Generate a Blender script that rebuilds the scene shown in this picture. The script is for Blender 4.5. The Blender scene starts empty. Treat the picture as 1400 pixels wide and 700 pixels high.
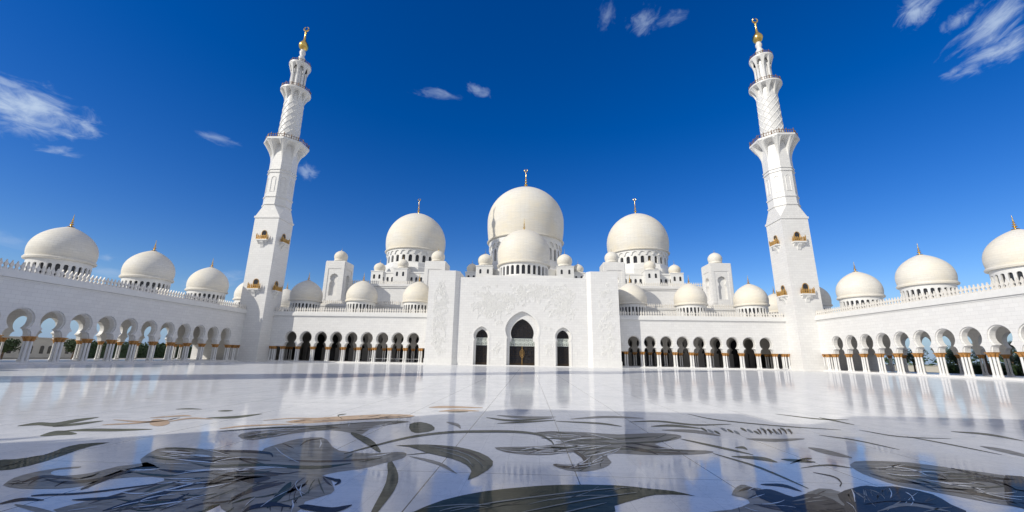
import bpy, bmesh, math, random
import numpy as np
from mathutils import Matrix, Vector
random.seed(7)
scn = bpy.context.scene
COL = scn.collection
PI = math.pi
EXPO = 0.06; SUNE = 3.2; SUNC = (1, .95, .85); SKYS = .105; SKYSAT = 1.42; SKYVAL = 1.12; SKYHUE = .519; CLOUDC = (4.6, 5.7, 7.4, 1); GZ = 20.0
VEIL = .72; SKYFILLC = (5.4, 5.5, 5.6, 1); HZH = .17; HZF = .9; HZC = (1.9, 3.1, 5.4, 1)
FLG, FLB, FLM = .68, .03, .42

# ------------------------------------------------------------------ camera
cam_d = bpy.data.cameras.new("camera"); cam = bpy.data.objects.new("camera", cam_d); COL.objects.link(cam)
cam_d.sensor_width = 36; cam_d.lens = 554.006/1400*36; cam_d.clip_start = 0.05; cam_d.clip_end = 8000
pitch, roll, yaw = .24478, .01635, .04486
fh = Vector((-math.sin(yaw), math.cos(yaw), 0)); rt = Vector((math.cos(yaw), math.sin(yaw), 0)); zz = Vector((0, 0, 1))
fw = fh*math.cos(pitch) + zz*math.sin(pitch); up = -fh*math.sin(pitch) + zz*math.cos(pitch)
r2 = rt*math.cos(roll) + up*math.sin(roll); u2 = up*math.cos(roll) - rt*math.sin(roll)
M = Matrix((r2, u2, -fw)).transposed().to_4x4(); M.translation = Vector((1.822, 0, 2.122))
cam.matrix_world = M
scn.camera = cam
scn.render.resolution_x = 1024; scn.render.resolution_y = 512
scn.view_settings.view_transform = 'Standard'; scn.view_settings.look = 'None'
scn.view_settings.exposure = EXPO; scn.view_settings.gamma = 1
scn.view_settings.use_curve_mapping = False
scn.render.engine = 'CYCLES'
scn.cycles.max_bounces = 6; scn.cycles.diffuse_bounces = 3; scn.cycles.glossy_bounces = 4

# ------------------------------------------------------------------ sun and sky
SUN_AZ, SUN_EL = math.radians(52), math.radians(31)      # light travels towards (+sin az, +cos az)
L = Vector((math.sin(SUN_AZ)*math.cos(SUN_EL), math.cos(SUN_AZ)*math.cos(SUN_EL), -math.sin(SUN_EL)))
sd = bpy.data.lights.new("sun", 'SUN'); sd.energy = SUNE; sd.angle = math.radians(.53); sd.color = SUNC
so = bpy.data.objects.new("sun", sd); COL.objects.link(so); so.rotation_euler = L.to_track_quat('-Z', 'Y').to_euler()
so.location = (-200, -160, 160)

CLOUDS = [
 (-0.7762, 0.5192, 0.3577, 0.5554, 0.8316, -0.0016, -0.2982, 0.1974, -0.9339, 0.081, 0.0427, 1.0),
 (-0.7767, 0.4991, 0.3841, 0.5457, 0.8379, 0.0148, -0.3145, 0.2211, -0.9232, 0.0613, 0.0154, 0.6),
 (-0.7625, 0.5659, 0.3136, 0.6393, 0.7334, 0.2309, -0.0993, 0.3765, -0.9211, 0.0244, 0.0095, 0.45),
 (-0.6043, 0.6876, 0.4025, 0.7434, 0.6683, -0.0258, -0.2867, 0.2837, -0.915, 0.0401, 0.01, 0.42),
 (-0.2069, 0.7915, 0.5751, 0.966, 0.2582, -0.0078, -0.1547, 0.554, -0.818, 0.0528, 0.0125, 0.36),
 (-0.1172, 0.8004, 0.5879, 0.8936, 0.3433, -0.2893, -0.4334, 0.4915, -0.7554, 0.0292, 0.0128, 0.4),
 (0.1554, 0.7046, 0.6923, -0.2066, 0.7085, -0.6748, -0.966, -0.0382, 0.2556, 0.0299, 0.0183, 0.3),
 (0.2313, 0.7003, 0.6753, 0.6409, -0.6319, 0.4358, 0.7319, 0.332, -0.595, 0.0333, 0.0254, 0.45),
 (0.2829, 0.6884, 0.6678, 0.9181, -0.3959, 0.0191, 0.2775, 0.6078, -0.7441, 0.0366, 0.0125, 0.3),
 (0.6198, 0.5609, 0.5489, 0.3251, -0.8201, 0.471, 0.7143, -0.1135, -0.6906, 0.0286, 0.0228, 0.75),
 (0.66, 0.5445, 0.5176, 0.3824, -0.8365, 0.3924, 0.6467, -0.0611, -0.7603, 0.0217, 0.0122, 0.5),
 (0.6903, 0.5282, 0.4944, 0.3466, -0.8413, 0.4149, 0.6351, -0.115, -0.7638, 0.0497, 0.0254, 0.8),
 (0.7021, 0.5454, 0.4578, 0.5258, -0.8307, 0.1832, 0.4802, 0.112, -0.87, 0.0468, 0.0219, 0.85),
 (0.6744, 0.5827, 0.4535, 0.5256, -0.8102, 0.2595, 0.5186, 0.0633, -0.8527, 0.0174, 0.0069, 0.4),
 (-0.4835, 0.7876, 0.382, 0.77, 0.5902, -0.2422, -0.4162, 0.1771, -0.8918, 0.0233, 0.0206, 0.5),
 (-0.7378, 0.6564, 0.1575, 0.6691, 0.7419, 0.0424, -0.089, 0.1367, -0.9866, 0.0185, 0.0064, 0.3),
 (-0.7343, 0.6656, 0.1334, 0.6706, 0.7418, -0.0097, -0.1054, 0.0823, -0.991, 0.0484, 0.0114, 0.35),
 (-0.8062, 0.5693, 0.1612, 0.5644, 0.8217, -0.0793, -0.1776, 0.0271, -0.9837, 0.0385, 0.0134, 0.25),
 (-0.6236, 0.7697, 0.1366, 0.7687, 0.572, 0.2862, 0.1421, 0.2835, -0.9484, 0.0619, 0.0204, 0.45),
 (0.6285, 0.7664, 0.1328, 0.7743, -0.6003, -0.2002, -0.0738, 0.2286, -0.9707, 0.0247, 0.0108, 0.2),
]

W = bpy.data.worlds.new("World"); scn.world = W; W.use_nodes = True
nt = W.node_tree; N = nt.nodes; LK = nt.links; N.clear()
def nd(tree, t, **k):
    n = tree.nodes.new(t)
    for a, b in k.items(): setattr(n, a, b)
    return n
def mth(tree, op, a, b=None, c=None, clamp=False):
    n = tree.nodes.new('ShaderNodeMath'); n.operation = op; n.use_clamp = clamp
    for i, x in enumerate((a, b, c)):
        if x is None: continue
        if isinstance(x, (int, float)): n.inputs[i].default_value = x
        else: tree.links.new(x, n.inputs[i])
    return n.outputs[0]
sky = nd(nt, 'ShaderNodeTexSky', sky_type='NISHITA', sun_disc=False)
sky.sun_elevation = SUN_EL; sky.sun_rotation = math.atan2(-L.x, -L.y)
sky.air_density = 1.0; sky.dust_density = .25; sky.ozone_density = 3.2; sky.altitude = 0
hs = nd(nt, 'ShaderNodeHueSaturation'); hs.inputs['Hue'].default_value = SKYHUE; hs.inputs['Saturation'].default_value = SKYSAT; hs.inputs['Value'].default_value = SKYVAL
LK.new(sky.outputs[0], hs.inputs['Color'])
geo = nd(nt, 'ShaderNodeTexCoord')
def dot(v, vec):
    n = nd(nt, 'ShaderNodeVectorMath', operation='DOT_PRODUCT'); LK.new(v, n.inputs[0]); n.inputs[1].default_value = vec
    return n.outputs['Value']
DIR = geo.outputs['Generated']
mask = None
for k, c in enumerate(CLOUDS):
    C0, T, V, a, b, s = c[0:3], c[3:6], c[6:9], c[9], c[10], c[11]
    u = mth(nt, 'DIVIDE', dot(DIR, T), a); u = mth(nt, 'SUBTRACT', u, 0)
    v = mth(nt, 'DIVIDE', dot(DIR, V), b)
    w = dot(DIR, C0)
    comb = nd(nt, 'ShaderNodeCombineXYZ'); LK.new(u, comb.inputs[0]); LK.new(v, comb.inputs[1]); comb.inputs[2].default_value = k*7.3
    sc = nd(nt, 'ShaderNodeVectorMath', operation='MULTIPLY'); LK.new(comb.outputs[0], sc.inputs[0])
    q = max(1.0, b/.012)
    sc.inputs[1].default_value = (1.1*max(1, a/.05), .7*min(q, 2.4), 1)
    no = nd(nt, 'ShaderNodeTexNoise'); no.inputs['Scale'].default_value = 1.0; no.inputs['Detail'].default_value = 9; no.inputs['Roughness'].default_value = .62; no.inputs['Distortion'].default_value = .5
    LK.new(sc.outputs[0], no.inputs['Vector'])
    r = mth(nt, 'SQRT', mth(nt, 'ADD', mth(nt, 'MULTIPLY', u, u), mth(nt, 'MULTIPLY', v, v)))
    e = mth(nt, 'MULTIPLY_ADD', r, -1.45, 1.62)                      # falls from the centre
    e = mth(nt, 'ADD', e, mth(nt, 'MULTIPLY', mth(nt, 'SUBTRACT', no.outputs[0], .5), 3.8))
    mr = nd(nt, 'ShaderNodeMapRange', interpolation_type='SMOOTHSTEP'); LK.new(e, mr.inputs[0])
    mr.inputs[1].default_value = .05; mr.inputs[2].default_value = 2.0; mr.inputs[3].default_value = 0; mr.inputs[4].default_value = s
    g = mth(nt, 'MULTIPLY', mr.outputs[0], mth(nt, 'GREATER_THAN', w, .8))
    mask = g if mask is None else mth(nt, 'MAXIMUM', mask, g)
mixc = nd(nt, 'ShaderNodeMix', data_type='RGBA'); LK.new(mask, mixc.inputs['Factor'])

hz = nd(nt, 'ShaderNodeMapRange', interpolation_type='SMOOTHSTEP'); LK.new(dot(DIR, (0, 0, 1)), hz.inputs[0])
hz.inputs[1].default_value = -.02; hz.inputs[2].default_value = HZH; hz.inputs[3].default_value = HZF; hz.inputs[4].default_value = 0
mixh = nd(nt, 'ShaderNodeMix', data_type='RGBA'); LK.new(hz.outputs[0], mixh.inputs['Factor']); LK.new(hs.outputs[0], mixh.inputs[6]); mixh.inputs[7].default_value = HZC
LK.new(mixh.outputs[2], mixc.inputs[6])
mixc.inputs[7].default_value = CLOUDC
# unseen whitening added to the sky behind and beside the camera, fills shaded walls
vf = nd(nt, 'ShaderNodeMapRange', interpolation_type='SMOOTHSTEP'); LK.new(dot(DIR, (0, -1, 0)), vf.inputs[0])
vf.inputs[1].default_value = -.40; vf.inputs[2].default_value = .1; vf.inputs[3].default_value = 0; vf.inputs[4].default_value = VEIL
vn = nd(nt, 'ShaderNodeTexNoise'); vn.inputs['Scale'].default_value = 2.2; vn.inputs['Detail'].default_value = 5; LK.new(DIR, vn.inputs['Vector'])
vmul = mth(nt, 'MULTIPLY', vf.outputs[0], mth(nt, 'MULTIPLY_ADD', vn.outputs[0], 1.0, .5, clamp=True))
mixv = nd(nt, 'ShaderNodeMix', data_type='RGBA'); LK.new(vmul, mixv.inputs['Factor']); LK.new(mixc.outputs[2], mixv.inputs[6]); mixv.inputs[7].default_value = SKYFILLC
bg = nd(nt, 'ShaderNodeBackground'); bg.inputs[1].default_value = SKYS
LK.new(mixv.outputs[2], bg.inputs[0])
wo = nd(nt, 'ShaderNodeOutputWorld'); LK.new(bg.outputs[0], wo.inputs[0])

# ------------------------------------------------------------------ materials
def newmat(name):
    m = bpy.data.materials.new(name); m.use_nodes = True
    t = m.node_tree; b = t.nodes['Principled BSDF']
    return m, t, b
def mixrgb(t, f, a, b, mode='MIX'):
    n = t.nodes.new('ShaderNodeMix'); n.data_type = 'RGBA'; n.blend_type = mode
    for s, x in ((0, f), (6, a), (7, b)):
        if isinstance(x, (int, float)): n.inputs[s].default_value = x
        elif isinstance(x, tuple): n.inputs[s].default_value = (*x, 1) if len(x) == 3 else x
        else: t.links.new(x, n.inputs[s])
    return n.outputs[2]
def noise(t, vec, scale, detail=4, rough=.55, dist=0):
    n = t.nodes.new('ShaderNodeTexNoise'); n.inputs['Scale'].default_value = scale; n.inputs['Detail'].default_value = detail
    n.inputs['Roughness'].default_value = rough; n.inputs['Distortion'].default_value = dist
    if vec is not None: t.links.new(vec, n.inputs['Vector'])
    return n.outputs[0]
def maprange(t, v, a, b, c=0., d=1.):
    n = t.nodes.new('ShaderNodeMapRange'); t.links.new(v, n.inputs[0])
    for i, x in enumerate((a, b, c, d)): n.inputs[i+1].default_value = x
    return n.outputs[0]
def position(t): return t.nodes.new('ShaderNodeNewGeometry').outputs['Position']

def wall_marble(name, c1=(.80, .79, .765), c2=(.74, .73, .71), bw=1.25, bh=.62, relief=False):
    m, t, b = newmat(name)
    P = position(t); sp = t.nodes.new('ShaderNodeSeparateXYZ'); t.links.new(P, sp.inputs[0])
    s = mth(t, 'ADD', sp.outputs[0], sp.outputs[1])
    cb = t.nodes.new('ShaderNodeCombineXYZ'); t.links.new(s, cb.inputs[0]); t.links.new(sp.outputs[2], cb.inputs[1])
    br = t.nodes.new('ShaderNodeTexBrick'); t.links.new(cb.outputs[0], br.inputs['Vector'])
    br.inputs['Scale'].default_value = 1; br.inputs['Brick Width'].default_value = bw; br.inputs['Row Height'].default_value = bh
    br.inputs['Mortar Size'].default_value = .012; br.inputs['Bias'].default_value = 0
    br.inputs['Color1'].default_value = (*c1, 1); br.inputs['Color2'].default_value = (*c2, 1); br.inputs['Mortar'].default_value = (.52, .51, .49, 1)
    n1 = noise(t, P, .35, 6, .6); n2 = noise(t, P, 2.3, 5, .6, .6)
    c = mixrgb(t, maprange(t, n1, .35, .75, 0, .45), br.outputs['Color'], (.72, .70, .665), 'MIX')
    c = mixrgb(t, maprange(t, n2, .55, .8, 0, .3), c, (.63, .62, .60), 'MIX')
    t.links.new(c, b.inputs['Base Color']); b.inputs['Roughness'].default_value = .42
    bp = t.nodes.new('ShaderNodeBump'); bp.inputs['Strength'].default_value = .25; bp.inputs['Distance'].default_value = .05
    h = mth(t, 'ADD', mth(t, 'MULTIPLY', br.outputs['Fac'], -.4), mth(t, 'MULTIPLY', n2, .3))
    t.links.new(h, bp.inputs['Height']); t.links.new(bp.outputs[0], b.inputs['Normal'])
    return m
def dome_marble(name, base, tint):
    m, t, b = newmat(name)
    tc = t.nodes.new('ShaderNodeTexCoord').outputs['Object']; P = position(t)
    sp = t.nodes.new('ShaderNodeSeparateXYZ'); t.links.new(tc, sp.inputs[0])
    ang = mth(t, 'ARCTAN2', sp.outputs[1], sp.outputs[0])
    cb = t.nodes.new('ShaderNodeCombineXYZ'); t.links.new(mth(t, 'MULTIPLY', ang, 4.0), cb.inputs[0]); t.links.new(sp.outputs[2], cb.inputs[1])
    br = t.nodes.new('ShaderNodeTexBrick'); t.links.new(cb.outputs[0], br.inputs['Vector'])
    br.inputs['Scale'].default_value = 1; br.inputs['Brick Width'].default_value = .9; br.inputs['Row Height'].default_value = .42; br.inputs['Mortar Size'].default_value = .02
    br.inputs['Color1'].default_value = (*base, 1); br.inputs['Color2'].default_value = tuple(x*.90 for x in base)+(1,); br.inputs['Mortar'].default_value = tuple(x*.74 for x in base)+(1,)
    n1 = noise(t, P, .12, 5, .6)
    st = t.nodes.new('ShaderNodeVectorMath'); st.operation = 'MULTIPLY'; t.links.new(P, st.inputs[0]); st.inputs[1].default_value = (.35, .35, 2.2); n2 = noise(t, st.outputs[0], .9, 6, .65, .4)
    c = mixrgb(t, maprange(t, n1, .35, .65, .1, .75), br.outputs['Color'], tint)
    c = mixrgb(t, maprange(t, n2, .45, .72, 0, .4), c, (.62, .60, .55))
    t.links.new(c, b.inputs['Base Color']); b.inputs['Roughness'].default_value = .62; b.inputs['Specular IOR Level'].default_value = .3
    bp = t.nodes.new('ShaderNodeBump'); bp.inputs['Strength'].default_value = .3; bp.inputs['Distance'].default_value = .05
    t.links.new(mth(t, 'ADD', mth(t, 'MULTIPLY', br.outputs['Fac'], -.5), n2), bp.inputs['Height']); t.links.new(bp.outputs[0], b.inputs['Normal'])
    return m
def simple(name, col, rough=.5, metal=0, nscale=3, namt=.25, dark=None):
    m, t, b = newmat(name)
    P = position(t); n = noise(t, P, nscale, 5, .6)
    dk = dark or tuple(x*.7 for x in col)
    t.links.new(mixrgb(t, maprange(t, n, .35, .7, 0, namt*2), col, dk), b.inputs['Base Color'])
    b.inputs['Roughness'].default_value = rough; b.inputs['Metallic'].default_value = metal
    return m
M_wall = wall_marble('white_marble_blocks')
M_relief = M_wall
M_trim = simple('white_marble_trim', (.79, .78, .75), .4, 0, 1.2, .12)
M_parapet = simple('cream_marble_merlons', (.78, .745, .68), .5, 0, .8, .2, (.66, .61, .53))
M_dome = dome_marble('cream_dome_marble', (.81, .79, .74), (.81, .725, .56))
M_col = simple('white_column_marble', (.80, .79, .77), .3, 0, 2, .1)
M_cap = simple('gilded_capital', (.60, .31, .09), .4, .25, 9, .45, (.24, .09, .02))
M_gold = simple('polished_gold', (.85, .58, .18), .24, 1, 4, .2)
M_goldmat = simple('aged_gold', (.70, .43, .14), .42, .7, 5, .4, (.30, .17, .06))
M_brown = simple('brown_railing', (.22, .13, .075), .5, .2, 6, .4)
M_dark = simple('dark_glass', (.035, .035, .038), .12, 0, .8, .3)
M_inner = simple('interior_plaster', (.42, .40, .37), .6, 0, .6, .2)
M_bronze = simple('bronze_lattice', (.055, .038, .024), .4, .6, 5, .3)
M_lace = simple('white_lace_glass', (.62, .66, .62), .35, 0, 5, .3)
M_green = simple('dense_leaves', (.045, .085, .025), .6, 0, 1.2, .5, (.015, .03, .01))
M_palm = simple('palm_fronds', (.07, .10, .035), .55, 0, 2, .5, (.03, .045, .02))
M_bark = simple('palm_bark', (.16, .11, .075), .9, 0, 6, .5)
M_tan = simple('painted_render', (.66, .62, .54), .8, 0, .5, .2)
M_steel = simple('white_painted_steel', (.7, .7, .7), .4, 0, 3, .1)

def polished(name, cols, scale, rough, stretch=(1, 1, 1), joints=False, k=.32):
    if joints: k = 1
    m, t, b = newmat(name)
    P = position(t)
    mp = t.nodes.new('ShaderNodeVectorMath'); mp.operation = 'MULTIPLY'; t.links.new(P, mp.inputs[0]); mp.inputs[1].default_value = stretch
    n = noise(t, mp.outputs[0], scale, 7, .62, .9); n2 = noise(t, mp.outputs[0], scale*4.1, 5, .6, .5)
    c = mixrgb(t, maprange(t, n, .42, .60), cols[0], cols[1])
    c = mixrgb(t, maprange(t, n2, .55, .75, 0, .6), c, cols[2])
    rv = mth(t, 'MULTIPLY_ADD', noise(t, P, .22, 3, .5), rough*.9, rough*.55)
    if joints:
        sp = t.nodes.new('ShaderNodeSeparateXYZ'); t.links.new(P, sp.inputs[0])
        def jl(o, off, per, w):
            f = mth(t, 'FRACT', mth(t, 'DIVIDE', mth(t, 'ADD', o, -off), per)); f = mth(t, 'MULTIPLY', mth(t, 'MINIMUM', f, mth(t, 'SUBTRACT', 1, f)), per)
            return mth(t, 'LESS_THAN', f, w)
        big = mth(t, 'MAXIMUM', jl(sp.outputs[0], .06, 2.66, .011), jl(sp.outputs[1], 8.35, 5.32, .008))
        sm = mth(t, 'MAXIMUM', jl(sp.outputs[0], .06, .665, .003), jl(sp.outputs[1], 8.35, .665, .003))
        # slab to slab tone
        fl = t.nodes.new('ShaderNodeVectorMath'); fl.operation = 'FLOOR'
        dv = t.nodes.new('ShaderNodeVectorMath'); dv.operation = 'DIVIDE'; t.links.new(P, dv.inputs[0]); dv.inputs[1].default_value = (.665, .665, 50)
        t.links.new(dv.outputs[0], fl.inputs[0]); wn = t.nodes.new('ShaderNodeTexWhiteNoise'); t.links.new(fl.outputs[0], wn.inputs['Vector'])
        c = mixrgb(t, mth(t, 'MULTIPLY', wn.outputs['Value'], .30), c, (.58, .59, .60))
        vn = noise(t, P, 1.1, 8, .7, 2.5); vv = maprange(t, mth(t, 'ABSOLUTE', mth(t, 'SUBTRACT', vn, .5)), 0, .02, .45, 0); c = mixrgb(t, vv, c, (.5, .52, .54))
        rv = mth(t, 'ADD', rv, mth(t, 'MULTIPLY', wn.outputs['Value'], .03)); rv = mth(t, 'ADD', rv, maprange(t, noise(t, P, .9, 6, .7), .5, .75, 0, .06))
        c = mixrgb(t, mth(t, 'MULTIPLY', sm, .45), c, (.3, .3, .3)); c = mixrgb(t, mth(t, 'MULTIPLY', big, .85), c, (.02, .02, .02))
        tilt = mth(t, 'MULTIPLY', wn.outputs['Value'], .0)
    # honed stone under a thin polish: diffuse body plus a mirror layer whose share is capped
    df = t.nodes.new('ShaderNodeBsdfDiffuse'); t.links.new(c, df.inputs['Color'])
    gl = t.nodes.new('ShaderNodeBsdfGlossy'); t.links.new(rv, gl.inputs['Roughness']); gl.inputs['Color'].default_value = (1, 1, 1, 1)
    fr = t.nodes.new('ShaderNodeFresnel'); fr.inputs['IOR'].default_value = 1.52
    fac = mth(t, 'MULTIPLY', mth(t, 'MINIMUM', mth(t, 'MULTIPLY_ADD', fr.outputs[0], FLG, FLB), FLM), k)
    mx = t.nodes.new('ShaderNodeMixShader'); t.links.new(fac, mx.inputs[0]); t.links.new(df.outputs[0], mx.inputs[1]); t.links.new(gl.outputs[0], mx.inputs[2])
    t.links.new(mx.outputs[0], t.nodes['Material Output'].inputs['Surface']); t.nodes.remove(b)
    wv = t.nodes.new('ShaderNodeVectorMath'); wv.operation = 'MULTIPLY'; t.links.new(P, wv.inputs[0]); wv.inputs[1].default_value = (.5, 1.0, 1)
    h = mth(t, 'ADD', noise(t, wv.outputs[0], .55, 3, .5), mth(t, 'MULTIPLY', noise(t, P, 14, 2, .5), .004))
    bp = t.nodes.new('ShaderNodeBump'); bp.inputs['Strength'].default_value = .5; bp.inputs['Distance'].default_value = .012
    t.links.new(h, bp.inputs['Height']); t.links.new(bp.outputs[0], gl.inputs['Normal'])
    return m
M_floor = polished('polished_white_marble', ((.87, .865, .85), (.82, .82, .81), (.68, .685, .685)), .5, .055, (1, 1, 1), True)
INL = {
 'white': M_floor,
 'petal': polished('inlay_taupe_marble', ((.42, .385, .32), (.28, .255, .21), (.50, .46, .38)), 1.6, .06, (.6, 3.0, 1)),
 'leaf': polished('inlay_dark_green_marble', ((.07, .085, .06), (.045, .058, .042), (.13, .15, .11)), 1.3, .05, (.7, 2.5, 1)),
 'olive': polished('inlay_olive_marble', ((.15, .155, .11), (.10, .105, .08), (.24, .235, .18)), 1.5, .06, (1, 3, 1)),
 'navy': polished('inlay_black_marble', ((.035, .033, .045), (.055, .05, .06), (.10, .09, .09)), 1.5, .05),
 'brown': polished('inlay_brown_marble', ((.13, .10, .08), (.08, .065, .055), (.20, .16, .13)), 1.5, .05, (1, 2.5, 1)),
 'peach': polished('inlay_peach_marble', ((.60, .43, .29), (.50, .36, .25), (.68, .55, .42)), 1.5, .06),
 'pale': polished('inlay_pale_marble', ((.38, .35, .29), (.30, .28, .23), (.46, .42, .36)), 1.2, .06, (.6, 3, 1)),
 'vein': polished('inlay_vein_marble', ((.34, .36, .33), (.28, .3, .28), (.42, .44, .40)), 1.2, .06),
}
def simple_ground():
    m, t, b = newmat('pale_paving'); P = position(t); n = noise(t, P, .03, 6, .6); n2 = noise(t, P, 1.5, 5, .6)
    c = mixrgb(t, maprange(t, n, .4, .6), (.42, .37, .30), (.30, .30, .22)); c = mixrgb(t, maprange(t, n2, .4, .7, 0, .4), c, (.5, .46, .4))
    t.links.new(c, b.inputs['Base Color']); b.inputs['Roughness'].default_value = .85
    return m
M_ground = simple_ground()

# ------------------------------------------------------------------ mesh helpers
class MB:
    def __init__(s): s.v = []; s.f = []
    def add(s, V, F):
        o = len(s.v); s.v += [tuple(p) for p in V]; s.f += [tuple(i+o for i in f) for f in F]; return s
    def box(s, x0, x1, y0, y1, z0, z1):
        x0, x1 = min(x0, x1), max(x0, x1); y0, y1 = min(y0, y1), max(y0, y1)
        V = [(x0,y0,z0),(x1,y0,z0),(x1,y1,z0),(x0,y1,z0),(x0,y0,z1),(x1,y0,z1),(x1,y1,z1),(x0,y1,z1)]
        return s.add(V, [(0,3,2,1),(4,5,6,7),(0,1,5,4),(1,2,6,5),(2,3,7,6),(3,0,4,7)])
    def frus(s, cx, cy, a0, z0, a1, z1):
        V = [(cx+i*a0, cy+j*a0, z0) for i, j in ((-1,-1),(1,-1),(1,1),(-1,1))] + [(cx+i*a1, cy+j*a1, z1) for i, j in ((-1,-1),(1,-1),(1,1),(-1,1))]
        return s.add(V, [(0,3,2,1),(4,5,6,7),(0,1,5,4),(1,2,6,5),(2,3,7,6),(3,0,4,7)])
    def prism(s, pts, fn, d0, d1):
        n = len(pts); V = [fn(a, d0, b) for a, b in pts] + [fn(a, d1, b) for a, b in pts]
        F = [tuple(range(n)), tuple(range(2*n-1, n-1, -1))] + [(i, (i+1) % n, n+(i+1) % n, n+i)[::-1] for i in range(n)]
        return s.add(V, F)
    def lathe(s, prof, n=32, cx=0, cy=0, ph=0, caps=True):
        m = len(prof); V = []
        for r, z in prof:
            for k in range(n):
                a = ph + 2*PI*k/n; V.append((cx+r*math.cos(a), cy+r*math.sin(a), z))
        F = [(i*n+k, i*n+(k+1) % n, (i+1)*n+(k+1) % n, (i+1)*n+k) for i in range(m-1) for k in range(n)]
        if caps: F += [tuple(range(n))[::-1], tuple((m-1)*n+k for k in range(n))]
        return s.add(V, F)
    def tube(s, P, r, n=6, closed=False):
        P = [Vector(p) for p in P]; m = len(P); V = []
        for i, p in enumerate(P):
            if closed: d = P[(i+1) % m]-P[i-1]
            else: d = P[min(i+1, m-1)]-P[max(i-1, 0)]
            d.normalize(); a = Vector((0, 0, 1)) if abs(d.z) < .9 else Vector((1, 0, 0))
            u = d.cross(a).normalized(); w = d.cross(u)
            rr = r[i] if isinstance(r, (list, tuple)) else r
            for k in range(n):
                t = 2*PI*k/n; V.append(p+(u*math.cos(t)+w*math.sin(t))*rr)
        F = [(i*n+k, i*n+(k+1) % n, ((i+1) % m)*n+(k+1) % n, ((i+1) % m)*n+k) for i in range(m if closed else m-1) for k in range(n)]
        if not closed: F += [tuple(range(n))[::-1], tuple((m-1)*n+k for k in range(n))]
        return s.add(V, F)
    def mesh(s, name, mat, smooth=False, ang=None):
        me = bpy.data.meshes.new(name); me.from_pydata(s.v, [], s.f); me.materials.append(mat); me.validate()
        bm = bmesh.new(); bm.from_mesh(me); bmesh.ops.recalc_face_normals(bm, faces=bm.faces)
        if smooth:
            for f in bm.faces: f.smooth = True
            a = ang or math.radians(38)
            for e in bm.edges:
                if len(e.link_faces) == 2 and e.calc_face_angle(0) > a: e.smooth = False
        bm.to_mesh(me); bm.free()
        return me
WP = {}
def put(name, me, parent=None, at=(0, 0, 0)):
    o = bpy.data.objects.new(name, me); COL.objects.link(o); at = Vector(at); WP[o.name] = at
    if parent is not None: o.parent = parent; o.location = at - WP[parent.name]
    else: o.location = at
    return o
def thing(name, label, cat, at=(0, 0, 0), group=None, me=None):
    o = put(name, me, None, at); o['label'] = label; o['category'] = cat
    if group: o['group'] = group
    return o
def structure(name, me, at=(0, 0, 0)):
    o = put(name, me, None, at); o['kind'] = 'structure'; return o
def part(name, mb, mat, parent, at=(0, 0, 0), smooth=False, label=None):
    """mb in coordinates local to `at` (world)"""
    o = put(name, mb.mesh(name, mat, smooth), parent, at)
    if label: o['label'] = label
    return o
def copy_tree(o, parent, at=None):
    c = o.copy(); COL.objects.link(c)
    if parent is not None: c.parent = parent
    w = Vector(at) if at is not None else WP[parent.name] + o.location
    WP[c.name] = w
    if at is not None: c.location = w - (WP[parent.name] if parent is not None else Vector((0, 0, 0)))
    for ch in list(o.children): copy_tree(ch, c)
    return c

# ------------------------------------------------------------------ shapes shared by the arcades
ZB = 4.08
def keyhole(c, w0=1.62, wn=1.03, r=1.58, zc=6.42, zb=ZB, ex=0):
    wn += ex; r += ex; w0 += ex
    zn = zc - math.sqrt(r*r-wn*wn); P = []
    for k in range(7):
        t = k/6*PI/2; P.append((-(wn+(w0-wn)*math.cos(t)), zb+(zn-.06-zb)*math.sin(t)))
    a0 = math.asin(wn/r)
    for k in range(21):
        a = a0+(2*PI-2*a0)*k/20; P.append((-r*math.sin(a), zc-r*math.cos(a)*(1.03 if math.cos(a) < 0 else 1)))
    for k in range(6, -1, -1):
        t = k/6*PI/2; P.append(((wn+(w0-wn)*math.cos(t)), zb+(zn-.06-zb)*math.sin(t)))
    return [(c+a, b) for a, b in P]
def arcade_outline(s0, s1, centres, zt, ex=0, zb=ZB):
    P = [(s0, zb)]
    for c in centres: P += keyhole(c, ex=ex, zb=zb)
    P += [(s1, zb), (s1, zt), (s0, zt)]
    return P
def merlon(c, z, s=1.0):
    q = [(-.26, 0), (-.26, .18), (-.12, .34), (-.13, .48), (-.27, .72), (-.24, .92), (-.10, 1.12), (0, 1.5)]
    P = [(c+a*s, z+b*s) for a, b in q] + [(c-a*s, z+b*s) for a, b in q[-2::-1]]
    return P
def merlons(mb, fn, s0, s1, z, pitch=.64, d0=.0, d1=.2, s=1.0):
    n = max(1, int(abs(s1-s0)/pitch)); st = (s1-s0)/n
    for k in range(n): mb.prism(merlon(s0+(k+.5)*st, z, s), fn, d0, d1)
# one column with its capital: templates
def col_meshes(h0=.30, h1=4.05):
    a = MB(); a.lathe([(.27, h0), (.27, h0+.12), (.22, h0+.2), (.24, h0+.28), (.17, h0+.36), (.155, 3.32)], 12)
    b = MB(); b.lathe([(.16, 3.32), (.20, 3.36), (.19, 3.44), (.23, 3.55), (.32, 3.78), (.35, 3.86), (.35, 3.93)], 12)
    b.box(-.36, .36, -.36, .36, 3.93, h1-.003)
    return a.mesh('column', M_col, True), b.mesh('capital', M_cap, True)
COLM, CAPM = col_meshes()
def add_column(parent, x, y):
    c = put('column', COLM, parent, (x, y, 0)); put('capital', CAPM, c, (x, y, 0)); return c

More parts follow.
